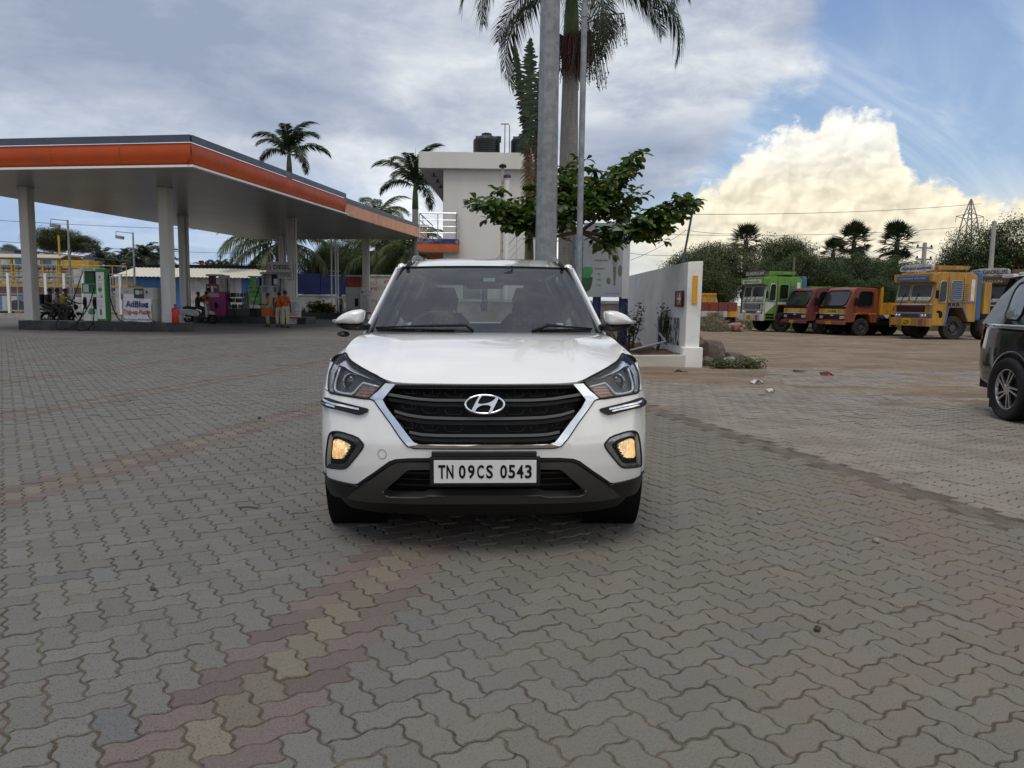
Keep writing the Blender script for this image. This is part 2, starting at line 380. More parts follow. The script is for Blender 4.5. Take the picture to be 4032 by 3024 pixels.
def pillow(name, outline, fn3, mat, parent, depth, st=.03, back=0., smooth=50, p=.5):
    """inflate a 2-D outline: fn3(a, b, h) places it, h runs from 0 on the border to depth inside"""
    o2 = np.array(outline)
    def dist(a, b):
        P = np.array([a, b]); Q = np.roll(o2, -1, 0); d = Q-o2; t = np.clip(((P-o2)*d).sum(1)/np.maximum((d*d).sum(1), 1e-12), 0, 1)
        return np.sqrt((((o2+d*t[:, None])-P)**2).sum(1)).min()
    mid = max(dist(a, b) for a in np.linspace(o2[:, 0].min(), o2[:, 0].max(), 9)[1:-1] for b in np.linspace(o2[:, 1].min(), o2[:, 1].max(), 9)[1:-1])
    bm = bmesh.new(); bm.faces.new([bm.verts.new((q[0], q[1], 0)) for q in outline]); bmesh.ops.triangulate(bm, faces=bm.faces[:])
    for ax in (0, 1):
        lo, hi = o2[:, ax].min(), o2[:, ax].max(); k = math.floor(lo/st)+1
        while k*st < hi:
            co = [0, 0, 0]; co[ax] = k*st+1e-5; no = [0, 0, 0]; no[ax] = 1
            bmesh.ops.bisect_plane(bm, geom=bm.verts[:]+bm.edges[:]+bm.faces[:], plane_co=co, plane_no=no, dist=1e-6); k += 1
    be = set(v for e in bm.edges if len(e.link_faces) == 1 for v in e.verts)
    r = bmesh.ops.duplicate(bm, geom=bm.verts[:]+bm.edges[:]+bm.faces[:]); bk = set(g for g in r['geom'] if isinstance(g, bmesh.types.BMVert))
    new = {}
    for v in bm.verts:
        h = min(1., dist(v.co.x, v.co.y)/mid); h = (1-(1-h)**2)**p
        new[v] = fn3(v.co.x, v.co.y, -back*h if v in bk else depth*h)
    for v, c in new.items(): v.co = c
    bmesh.ops.remove_doubles(bm, verts=bm.verts, dist=1e-5); bmesh.ops.recalc_face_normals(bm, faces=bm.faces)
    me = bpy.data.meshes.new(name); bm.to_mesh(me); bm.free(); me.materials.append(mat); finish(me, smooth)
    return linkobj(bpy.data.objects.new(name, me), parent)
def dome(name, outline, c, fn3, mat, parent, depth, back=.02, rings=9, e=2.6, smooth=True):
    """smooth shell over a star-shaped outline round c"""
    m = MB(); n = len(outline)
    for d_, sgn in ((depth, 1), (back, -1)):
        k = len(m.v)
        for r in range(rings):
            f = 1-r/(rings-1)*.985; h_ = d_*(1-f**e)**(1/e)*sgn
            m.v += [tuple(fn3(c[0]+(a-c[0])*f, c[1]+(b-c[1])*f, h_)) for a, b in outline]
        for r in range(rings-1): m.f += [(k+r*n+i, k+r*n+(i+1) % n, k+(r+1)*n+(i+1) % n, k+(r+1)*n+i) for i in range(n)]
        m.f.append(tuple(k+(rings-1)*n+i for i in range(n)))
    m.mi = [0]*len(m.f)
    return m.build(name, mat, parent, smooth=smooth, merge=1e-5)
# common materials
M_blk = pm('black plastic', (.006, .006, .0065), .5, var=.1, spec=.3)
M_gap = pm('gap shade and seal black', (.004, .004, .004), .8)  # near-black stand-in for the shade in panel gaps; also coats one seal
M_rub = pm('tyre rubber', (.010, .010, .010), .78, bump=.25, bscale=90, dirt=(.06, .05, .04), dirtamt=.22, spec=.3)
M_chr = pm('chrome', (.86, .87, .88), .06, 1., var=.03)
M_stl = pm('brushed steel', (.55, .56, .57), .32, 1., var=.06)
M_galv = pm('galvanised steel', (.24, .26, .265), .52, .35, var=.3, scale=7., dirt=(.13, .14, .145), dirtamt=.4, dscale=4.)
M_wht = pm('white paint', (.76, .76, .74), .5, var=.05, dirt=(.42, .38, .33), dirtamt=.15)
M_crt = pm('concrete', (.36, .345, .32), .9, var=.2, scale=4, bump=.5, bscale=40, dirt=(.2, .17, .14), dirtamt=.4)
M_skin = pm('brown skin', (.12, .062, .04), .55, var=.1)
M_hair = pm('black hair', (.008, .007, .007), .5)
# ------------------------------------------------------------------ ground
def ground_mat(name, c1, c2, c3, sc=1., bump=.6):
    m = bpy.data.materials.new(name); m.use_nodes = True; nt = m.node_tree; T = NT(nt); p = nt.nodes['Principled BSDF']
    co = nd(nt, 'NewGeometry').outputs['Position']
    n1 = T.noise(co, .35*sc, 7, .62); n2 = T.noise(co, 2.6*sc, 8, .68); n3 = T.noise(co, 38*sc, 4, .7); n4 = T.noise(T.vm('MULTIPLY', co, (.5, 1.6, 1.)), 1.1*sc, 6, .7)
    c = T.mix(T.ramp(n1, .36, .64), c1, c2); c = T.mix(T.ramp(n2, .50, .72, 0, .75), c, c3)
    c = T.vm('SCALE', c, scale=T.m('MULTIPLY', T.ramp(n3, .25, .75, .62, 1.35, 'LINEAR'), T.ramp(n4, .35, .65, .74, 1.16)))
    st = T.vor(co, 30*sc, 'F1', 0, out='Distance'); stones = T.ramp(st, .16, .10)
    stones = T.m('MULTIPLY', stones, T.ramp(T.noise(co, 7*sc, 3), .52, .60))
    c = T.mix(T.m('MULTIPLY', stones, .6), c, (.30, .28, .25, 1))
    T._in(p.inputs['Base Color'], c); p.inputs['Roughness'].default_value = .95; p.inputs['Specular IOR Level'].default_value = .2
    b = nd(nt, 'Bump'); b.inputs['Strength'].default_value = bump; b.inputs['Distance'].default_value = .03
    lk(nt, T.m('ADD', T.m('ADD', n2, T.m('MULTIPLY', n3, .35)), T.m('MULTIPLY', stones, .4)), b.inputs['Height']); lk(nt, b.outputs[0], p.inputs['Normal'])
    return m
M_dirt = ground_mat('dry earth', (.182, .135, .092, 1), (.225, .172, .122, 1), (.118, .088, .063, 1))
M_joint = ground_mat('joint sand', (.100, .080, .060, 1), (.125, .101, .077, 1), (.078, .064, .050, 1), 2., .5)
# one sheet out to the horizon
m = MB(); m.add([(-1500, -300, -.05), (1500, -300, -.05), (1500, 2600, -.05), (-1500, 2600, -.05)], [(0, 1, 2, 3)])
struct(m.build('ground', M_dirt), 'brown earth running out to the horizon')
def vnoise(x, y, s, seed=0):
    x = x*s; y = y*s; xi = np.floor(x).astype(int); yi = np.floor(y).astype(int); fx = x-xi; fy = y-yi
    fx = fx*fx*(3-2*fx); fy = fy*fy*(3-2*fy)
    h = lambda a, b: np.modf(np.abs(np.sin(a*127.1+b*311.7+seed*74.7)*43758.5453))[0]
    return (h(xi, yi)*(1-fx)+h(xi+1, yi)*fx)*(1-fy)+(h(xi, yi+1)*(1-fx)+h(xi+1, yi+1)*fx)*fy
def fbm(x, y, s, seed=0, n=4): return sum(vnoise(x, y, s*2**i, seed+i)*.5**i for i in range(n))/sum(.5**i for i in range(n))
def dirt_height(x, y):
    # earth blown over the far edge of the paving
    edge = np.interp(x, [1.5, 2.4, 3.4, 4.4, 5.2, 6.5, 8, 10, 14], [13.2, 12.7, 12.6, 14.2, 15.4, 16.0, 16.1, 15.6, 15.])
    d = y-edge
    z = -.022+.034/(1+np.exp(-d*2.4))-.016*np.clip((8.5-y)/2., 0, 1)
    z += .052*(fbm(x*.8, y*1.7, .50, 3)-.47)*2*np.clip((y-7.0)/4.0, .0, 1.)+.016*(fbm(x, y*1.5, 1.6, 7)-.5)*2
    z += .012*(fbm(x, y, 3.2, 9)-.5)*2
    z += .010*np.exp(-((x-6.0)**2/3.0+(y-11.2)**2/1.4))+.030*np.exp(-((x-7.4)**2/3.0+(y-10.6)**2/1.2))+.022*np.exp(-((x-5.2)**2/3.0+(y-13.0)**2/.5))
    z -= .02*np.exp(-((x-6.4)**2/3.5+(y-14.6)**2/.9))
    return z
xs = np.concatenate([np.linspace(1.2, 13, 170), np.linspace(13.4, 70, 60)]); ys = np.concatenate([np.linspace(5.2, 17, 190), np.linspace(17.3, 40, 80), np.linspace(41, 80, 30)])
X, Y = np.meshgrid(xs, ys); Z = dirt_height(X, Y); Z += np.where(Y > 18, .05*(fbm(X, Y, .25, 5)-.5), 0)
Z = np.where(X < 1.25, -.045, Z); Z[0, :] = -.045
nx, ny = len(xs), len(ys)
me = bpy.data.meshes.new('dirt_yard'); idx = np.arange(nx*ny).reshape(ny, nx)
me.from_pydata(np.stack([X, Y, Z], -1).reshape(-1, 3).tolist(), [], np.stack([idx[:-1, :-1], idx[:-1, 1:], idx[1:, 1:], idx[1:, :-1]], -1).reshape(-1, 4).tolist())
me.materials.append(M_dirt); finish(me, True); struct(linkobj(bpy.data.objects.new('dirt_yard', me)), 'bare brown earth yard the lorries stand on')
# ------------------------------------------------------------------ herringbone paving of wavy-edged concrete blocks
def paver_mat():
    m = bpy.data.materials.new('concrete paver'); m.use_nodes = True; nt = m.node_tree; T = NT(nt); p = nt.nodes['Principled BSDF']
    co = nd(nt, 'NewGeometry').outputs['Position']; at = nd(nt, 'Attribute', attribute_name='tone').outputs['Color']
    px, py, pz = T.sep(co)
    big = T.noise(co, .42, 6, .6); mid = T.noise(co, 3.0, 6, .65); fine = T.noise(co, 150, 3, .7)
    chips = T.vor(co, 92, 'F1', 0); chip2 = T.vor(co, 210, 'F1', 0)
    c = T.vm('SCALE', at, scale=T.ramp(fine, .2, .8, .80, 1.22, 'LINEAR'))
    worn = T.ramp(T.noise(co, 1.1, 5, .6), .38, .62)
    c = T.mix(T.m('MULTIPLY', T.ramp(chips, .30, .18), T.ramp(worn, 0, 1, .45, .85)), c, (.055, .057, .060, 1))
    c = T.mix(T.m('MULTIPLY', T.ramp(chip2, .18, .09), .6), c, (.40, .38, .35, 1))
    # trodden-in dust grows towards the open side of the yard
    dust = T.m('ADD', T.ramp(T.m('SUBTRACT', px, T.m('MULTIPLY', py, .12)), -2.2, 2.0, 0, .62), T.m('MULTIPLY', T.m('SUBTRACT', big, .5), 1.1))
    dust = T.m('MULTIPLY', T.m('MAXIMUM', dust, .06), T.ramp(mid, .25, .75, .45, 1.1))
    c = T.mix(T.m('MINIMUM', dust, .85), c, (.178, .141, .103, 1))
    # paler tan tone past the drain strip
    paler_zone = T.m('MULTIPLY', T.ramp(T.m('SUBTRACT', px, T.m('MULTIPLY', T.m('SUBTRACT', 9.3, py), .262)), 1.80, 1.95), T.ramp(py, 2.5, 5.))
    c = T.mix(T.m('MULTIPLY', paler_zone, T.ramp(T.noise(co, 1.6, 6, .65), .36, .60, .25, .85)), c, (.248, .220, .188, 1))
    # oil stains
    oil = T.m('MULTIPLY', T.ramp(T.noise(co, .9, 3, .5), .70, .76), .5)
    c = T.mix(oil, c, (.05, .045, .04, 1))
    T._in(p.inputs['Base Color'], c)
    T._in(p.inputs['Roughness'], T.ramp(mid, .3, .7, .72, .95, 'LINEAR')); p.inputs['Specular IOR Level'].default_value = .28
    b = nd(nt, 'Bump'); b.inputs['Strength'].default_value = .55; b.inputs['Distance'].default_value = .004
    lk(nt, T.m('ADD', T.m('MULTIPLY', chips, .9), T.m('ADD', T.m('MULTIPLY', fine, .6), mid)), b.inputs['Height']); lk(nt, b.outputs[0], p.inputs['Normal'])
    return m
M_pav = paver_mat()
PW = .1105; PA = R_(33.5); E1 = np.array([math.cos(PA), math.sin(PA)]); E2 = np.array([-math.sin(PA), math.cos(PA)])
PO = np.array([-1.076, 2.137])            # a block of the first colour band lies here
def zig(a, b, n):                       # one cell edge, wavy; n = unit normal
    a = np.array(a, float); b = np.array(b, float); n = np.array(n, float)
    return [a, a+(b-a)*.20+n*.085, a+(b-a)*.38+n*.07, a+(b-a)*.62-n*.07, a+(b-a)*.80-n*.085]
def cell_poly(cells_w, cells_h):
    P = []
    for i in range(cells_w): P += zig((i, 0), (i+1, 0), (0, 1))
    for j in range(cells_h): P += zig((cells_w, j), (cells_w, j+1), (-1, 0))
    for i in range(cells_w, 0, -1): P += [q for q in [np.array((i, cells_h), float)]+zig((i-1, cells_h), (i, cells_h), (0, 1))[:0:-1]]
    for j in range(cells_h, 0, -1): P += [q for q in [np.array((0, j), float)]+zig((0, j-1), (0, j), (-1, 0))[:0:-1]]
    return np.array(P)
def inset(P, d):
    n = len(P); a = P-np.roll(P, 1, 0); b = np.roll(P, -1, 0)-P
    na = np.stack([-a[:, 1], a[:, 0]], 1)/np.linalg.norm(a, axis=1)[:, None]; nb = np.stack([-b[:, 1], b[:, 0]], 1)/np.linalg.norm(b, axis=1)[:, None]
    h = na+nb; h /= np.maximum((h*h).sum(1)[:, None]/2, .6); return P+h*d
POLY = {'H': cell_poly(2, 1)*PW, 'V': cell_poly(1, 2)*PW}
SHP = {k: (inset(v, .0037), inset(v, .0100)) for k, v in POLY.items()}
def strip_x(y): return 1.63+(9.3-y)*.262          # left border of the concrete drain strip
def in_paving(x, y):
    if y < 1.25 or y > 24 or abs(x) > .86*y+1.4: return False
    if x > 1.0:
        if strip_x(y)-.02 < x < strip_x(y)+.235: return False
        if y > 16.5 or (x < 3.85 and y > 14.2): return False
    if x < -11.4 and y > 27: return False
    return True
pav = []
Rg = 300
for i in range(-Rg, Rg):
    for j in range(-Rg, Rg):
        c = (i-j) % 4
        if c == 0: kind = 'H'; cx, cy = i+1., j+.5
        elif c == 2: kind = 'V'; cx, cy = i+.5, j; 
        else: continue
        q = PO+PW*(cx*E1+cy*E2)
        if not in_paving(q[0], q[1]): continue
        # the car hides what is behind it
        pav.append((math.hypot(q[0], q[1]), kind, i, j if kind == 'H' else j-1, q, (i-j)//4))
pav.sort(key=lambda t: t[0])
GREY = [(0.133, 0.130, 0.119), (0.138, 0.134, 0.122), (0.130, 0.128, 0.118), (0.140, 0.135, 0.122), (0.134, 0.130, 0.116)]
def paver_tone(kind, k, q, rs):
    b = (k % 9)
    bandy = (b == 0 or (b == 1 and kind == 'H'))
    g = np.array(GREY[rs.integers(len(GREY))])*rs.uniform(.92, 1.08)
    if rs.random() < .02: g = np.array((0.120, 0.124, 0.125))*rs.uniform(.9, 1.1)
    if rs.random() < .012 and q[0] < 0: g = np.array((0.152, 0.141, 0.117))
    if bandy:
        if kind == 'H': g = np.array((.126, .102, .094))*rs.uniform(.85, 1.15)
        else: g = np.array((.150, .132, .102))*rs.uniform(.85, 1.12)
        if q[0] > 1.0: g = g*.45+np.array((0.146, 0.130, 0.118))*.55
    return g
def paver_geo(kind, i, j, rs, full):
    o, t = SHP[kind]; base = np.array([i, j])*PW; n = len(o)
    cen = POLY[kind].mean(0); a = rs.normal(0, .010); ca, sa = math.cos(a), math.sin(a); rot = np.array([[ca, -sa], [sa, ca]])
    tx, ty = rs.normal(0, .006, 2); dz = rs.normal(0, .0016)
    def lay(P, z):
        p2 = (P-cen)@rot.T+rs.normal(0, .0006, P.shape); zz = z+dz+p2[:, 0]*tx+p2[:, 1]*ty
        p3 = p2+cen+base; w = PO+p3[:, :1]*E1+p3[:, 1:]*E2
        return np.column_stack([w, zz])
    if full:
        V = np.concatenate([lay(t, 0.), lay(inset(o, .0018), -.0022), lay(o, -.0065), lay(o, -.03)]); R = 4
    else: V = np.concatenate([lay(inset(o, .001), -.001), lay(o, -.024)]); R = 2
    F = [tuple(range(n))]
    for r in range(R-1): F += [((r+1)*n+q, (r+1)*n+(q+1) % n, r*n+(q+1) % n, r*n+q) for q in range(n)]
    return V, F
forecourt = MB()
fp = [(-40, -6, -.0062), (1.3, -6, -.0062), (3.6, 1.0, -.0062), (16, 1., -.0062), (16, 16.8, -.0062), (1.2, 16.8, -.0062), (1.2, 28, -.0062), (-60, 28, -.0062)]
forecourt.add(fp, [tuple(range(8))])
forecourt = struct(forecourt.build('paved_forecourt', M_joint), 'grey herringbone block paving with red and yellow bands')
def set_tone(me, cols):
    a = me.color_attributes.new('tone', 'FLOAT_COLOR', 'POINT'); a.data.foreach_set('color', np.asarray(cols, dtype=np.float32).ravel())
rs = np.random.default_rng(3)
V_, F_, C_ = [], [], []; off = 0
cnt = 0
for d, kind, i, j, q, k in pav:
    tone = paver_tone(kind, k, q, rs)
    V, F = paver_geo(kind, i, j, rs, d < 9.)
    # inside the picture and not under the car?
    dv = Vector((q[0], q[1], -CAMH)); zc = dv.dot(_fw); u = dv.dot(_cr)/zc*FPX+2016; v = -dv.dot(_cu)/zc*FPX+1512
    hid = (-.95 < q[0]+.13 < .95 and 4.0 < q[1] < 8.4)
    if cnt < 300 and 30 < u < 4000 and 0 < v < 2990 and not hid:
        me = bpy.data.meshes.new('paver'); c0 = np.array([q[0], q[1], 0]); me.from_pydata((V-c0).tolist(), [], F); me.materials.append(M_pav)
        set_tone(me, np.tile(np.append(tone, 1), (len(V), 1))); o = linkobj(bpy.data.objects.new('paver', me), forecourt); o.location = c0; cnt += 1
    else:
        V_.append(V); F_ += [tuple(x+off for x in f) for f in F]; C_.append(np.tile(np.append(tone, 1), (len(V), 1))); off += len(V)
me = bpy.data.meshes.new('pavers'); me.from_pydata(np.concatenate(V_).tolist(), [], F_); me.materials.append(M_pav); set_tone(me, np.concatenate(C_))
stuff(linkobj(bpy.data.objects.new('pavers', me), forecourt))
# farther paving: blocks too small to tell apart
def farpave_mat():
    m = bpy.data.materials.new('far paving'); m.use_nodes = True; nt = m.node_tree; T = NT(nt); p = nt.nodes['Principled BSDF']
    co = nd(nt, 'NewGeometry').outputs['Position']
    rt = nd(nt, 'VectorRotate', rotation_type='Z_AXIS'); lk(nt, co, rt.inputs[0]); rt.inputs['Angle'].default_value = -PA
    br = nd(nt, 'TexBrick'); lk(nt, rt.outputs[0], br.inputs['Vector']); br.inputs['Scale'].default_value = 4.5; br.inputs['Mortar Size'].default_value = .03
    br.inputs['Color1'].default_value = (.106, .104, .098, 1); br.inputs['Color2'].default_value = (.12, .116, .107, 1); br.inputs['Mortar'].default_value = (.10, .085, .07, 1)
    c = T.vm('SCALE', br.outputs[0], scale=T.ramp(T.noise(co, .5, 6, .6), .3, .7, .78, 1.2, 'LINEAR'))
    px, py, pz = T.sep(rt.outputs[0])
    T._in(p.inputs['Base Color'], T.mix(T.ramp(T.noise(co, .22, 6, .6), .5, .72, 0, .5), c, (.19, .165, .14, 1))); p.inputs['Roughness'].default_value = .9
    return m
m = MB(); m.add([(-70, 23.4, -.004), (1.4, 23.4, -.004), (1.4, 66, -.004), (-70, 66, -.004)], [(0, 1, 2, 3)])
struct(m.build('far_paving', farpave_mat()), 'grey block paving further off, beneath the station canopy')
# concrete drain strip crossing the paving
sx = np.linspace(0, 1, 90); sw = np.linspace(0, 1, 7); vs = []
for a in sx:
    y = -1+a*12.6; x0 = strip_x(y)
    for b in sw:
        xx = x0-.015+b*.26+ (0 if 0 < b < 1 else RNG.normal(0, .012)); vs.append((xx, y, (-.004 if 0 < b < 1 else -.012)+RNG.normal(0, .0022)))
fs = [(i*7+j, i*7+j+1, (i+1)*7+j+1, (i+1)*7+j) for i in range(89) for j in range(6)]
def strip_mat():
    m = bpy.data.materials.new('worn concrete strip'); m.use_nodes = True; nt = m.node_tree; T = NT(nt); p = nt.nodes['Principled BSDF']
    co = nd(nt, 'NewGeometry').outputs['Position']; st = T.vor(co, 55, 'F1', 0, out='Distance'); n = T.noise(co, 4, 6, .65)
    c = T.mix(T.ramp(n, .4, .62), (.100, .081, .062, 1), (.138, .116, .094, 1)); c = T.mix(T.ramp(st, .42, .22, 0, .6), c, (.11, .10, .088, 1))
    T._in(p.inputs['Base Color'], c); p.inputs['Roughness'].default_value = .95
    b = nd(nt, 'Bump'); b.inputs['Strength'].default_value = .9; b.inputs['Distance'].default_value = .012; lk(nt, T.m('SUBTRACT', n, st), b.inputs['Height']); lk(nt, b.outputs[0], p.inputs['Normal']); return m
m = MB(); m.add(vs, fs); struct(m.build('drain_strip', strip_mat(), smooth=True), 'worn rough concrete strip cutting across the paving')
# ------------------------------------------------------------------ the white car
M_car = pm('white car paint', (.77, .765, .745), .14, var=.0, coat=1., spec=.5)
M_cargap = M_gap
M_drk = pm('dark grey trim', (.014, .014, .015), .45, var=.1, spec=.35)
M_skid = pm('satin grey skid plate', (.060, .058, .055), .38, .35, var=.08)
M_bar = pm('grey grille bar', (.088, .086, .083), .35, .3, var=.06)
M_clad = pm('black cladding', (.009, .0095, .0105), .48, spec=.35, var=.12, bump=.1, bscale=400)
M_lens = glassm('clear lamp lens', (.93, .94, .95), 1.6)
M_amb = pm('amber reflector', (.34, .15, .09), .25, .3, var=.5, scale=60)
M_refl = pm('reflector bowl', (.32, .33, .35), .12, .9, var=.15, scale=30)
M_drl = pm('pale light guide', (.55, .57, .58), .15, .2, var=.05)
def fog_mat():
    m = bpy.data.materials.new('lit fog lamp'); m.use_nodes = True; nt = m.node_tree; T = NT(nt); p = nt.nodes['Principled BSDF']; co = nd(nt, 'TexCoord').outputs['Object']
    n = T.ramp(T.noise(T.vm('MULTIPLY', co, (3.2, 1., .8)), 26., 3, .6), .40, .60); v = T.ramp(T.vor(co, 75., 'F1', 0), .15, .5)
    k = T.m('MULTIPLY', T.ramp(n, 0, 1, .42, 1.), T.ramp(v, 0, 1, 1.0, .62)); T._in(p.inputs['Emission Color'], T.mix(k, (.55, .28, .07, 1), (1., .78, .45, 1))); T._in(p.inputs['Emission Strength'], T.m('MULTIPLY', k, .85)); p.inputs['Base Color'].default_value = (.7, .55, .3, 1); p.inputs['Roughness'].default_value = .15; return m
M_fog = fog_mat()
M_wind = glassm('windscreen glass', (.42, .47, .465), 2.1, dust=.05)
M_sideg = glassm('tinted side glass', (.42, .45, .45), 1.6)
M_int = pm('dark cabin', (.035, .037, .038), .8)
M_seat = pm('charcoal seat cloth', (.045, .047, .05), .9, sheen=.2)
M_plate = pm('white number plate', (.70, .70, .69), .45, var=.03)
M_ink = pm('black ink', (.004, .004, .0045), .6, spec=.2)
def interp(v, T): return float(np.interp(v, [t[0] for t in T], [t[1] for t in T]))
NZ = [(.16, .15), (.22, .10), (.26, .06), (.32, .03), (.38, .01), (.46, .0), (.58, .0), (.66, .02), (.80, .055), (.92, .10), (1.0, .17), (1.1, .27)]
WZ = [(.16, .84), (.22, .868), (.30, .882), (.40, .884), (.60, .887), (.75, .888), (.9, .872), (1.0, .85), (1.1, .82)]
def hull(u, z, off=0.):
    def p0(u, z):
        a = abs(u); s = 1 if u >= 0 else -1; w = interp(z, WZ); n = interp(z, NZ)
        if a <= 1:
            t = a*math.pi/2; return Vector((s*w*math.sin(t)**(2/2.4), n+.5*(1-max(math.cos(t), 0.)**(2/2.4)), z))
        return Vector((s*w, n+.5+(a-1), z))
    p = p0(u, z)
    if off:
        e = .01; nu = p0(u+e, z)-p0(u-e, z); nz = p0(u, z+e)-p0(u, z-e); n = nu.cross(nz); n.normalize()
        if n.y > 0 and abs(u) < .98: n = -n
        if abs(u) >= .98 and n.x*u < 0: n = -n
        p = p+n*off
    return p
def hoff(k): return lambda u, v, o: hull(u, v, k+o)
def mir(pts): return [(-p[0],)+tuple(p[1:]) for p in pts][::-1]
car = thing('white_car', 'white compact SUV facing the camera with its fog lamps lit', 'car', (-.125, 3.72, 0.), 0)
car.rotation_euler = Euler((0, R_(-.5), R_(2.0)), 'XYZ')
def hp(name, uv, k, mat, par=None, th=.02, du=.045, dv=.045, sm=40): return surf_panel(name, uv, hoff(k), mat, par or car, du, dv, th, sm)
def seam(name, uv, r, mat, k=0., par=None, closed=False, n=6, sub=3):
    pts = []; L = len(uv)
    for i in range(L if closed else L-1):
        a, b = uv[i], uv[(i+1) % L]
        for q in range(sub): t = q/sub; pts.append(hull(a[0]*(1-t)+b[0]*t, a[1]*(1-t)+b[1]*t, k))
    if not closed: pts.append(hull(*uv[-1], k))
    return MB().tube(pts, r, n, True, 0, closed).build(name, mat, par or car, smooth=True)
def strip(name, uv, w, mat, k=.004, par=None, th=.01, taper=1.):
    """ribbon of width w (in z) following a line on the hull"""
    up = [(a, b+w/2*(taper if 0 < i < len(uv)-1 else 1)) for i, (a, b) in enumerate(uv)]; dn = [(a, b-w/2) for a, b in uv]
    return hp(name, up+dn[::-1], k, mat, par, th, .03, .5)
HL = [(-.64, 1.008), (-.585, .975), (-.504, .948), (-.411, .915), (-.36, .895), (-.341, .882), (-.356, .859), (-.381, .829), (-.402, .806), (-.42, .793), (-.445, .793), (-.532, .799), (-.647, .803), (-.718, .803), (-.742, .819), (-.764, .852), (-.771, .906), (-.751, .949), (-.71, .979), (-.665, 1.001)]
BZ = [(-.68, .944), (-.623, .94), (-.489, .905), (-.406, .884), (-.358, .87), (-.372, .856), (-.381, .836), (-.402, .81), (-.423, .798), (-.533, .806), (-.68, .812), (-.702, .826), (-.708, .856), (-.695, .901)]
DRL = [(-.683, .941), (-.689, .902), (-.705, .857), (-.699, .827), (-.677, .818), (-.598, .812), (-.538, .813), (-.517, .824), (-.492, .851), (-.467, .872), (-.376, .856)]
TURN = [(-.466, .866), (-.376, .852), (-.379, .836), (-.404, .808), (-.423, .801), (-.515, .809), (-.487, .835)]
FB = [(-.65, .614), (-.69, .6), (-.712, .576), (-.755, .48), (-.772, .415), (-.745, .413), (-.583, .427), (-.553, .436), (-.52, .461), (-.465, .519), (-.434, .561), (-.443, .577), (-.474, .602), (-.579, .617)]
FI = [(-.677, .589), (-.615, .592), (-.521, .58), (-.488, .558), (-.497, .542), (-.553, .473), (-.58, .452), (-.744, .431), (-.739, .482), (-.71, .566)]
FL = [(-.665, .573), (-.617, .572), (-.554, .56), (-.537, .55), (-.543, .531), (-.574, .496), (-.594, .479), (-.608, .475), (-.703, .465), (-.699, .503), (-.68, .544)]
GR = [(-.293, .867), (-.314, .838), (-.345, .791), (-.323, .754), (-.271, .682), (-.222, .606), (-.21, .59), (-.19, .582), (-.081, .582), (0, .583)]
CH = [(-.305, .869), (-.339, .870), (-.37, .831), (-.414, .795), (-.386, .785), (-.354, .745), (-.307, .68), (-.263, .608), (-.236, .572), (-.21, .562), (-.082, .563), (0, .563)]
HE = [(0, .874), (-.063, .874), (-.177, .874), (-.286, .872), (-.305, .873), (-.342, .887), (-.368, .9), (-.406, .915), (-.485, .944), (-.57, .969), (-.631, .996), (-.655, 1.008)]
WB = [(0, .516), (-.149, .516), (-.231, .512), (-.287, .504), (-.314, .491), (-.384, .432), (-.482, .36), (-.507, .355), (-.741, .358), (-.768, .366)]
GD = [(-.75, .776), (-.811, .751), (-.823, .741), (-.746, .729), (-.571, .723), (-.472, .709), (-.453, .71), (-.413, .731), (-.41, .74), (-.418, .746), (-.526, .761), (-.715, .777)]
def yz(y, z): return 1+(y-interp(z, NZ)-.5)          # |u| for a spot on the flank
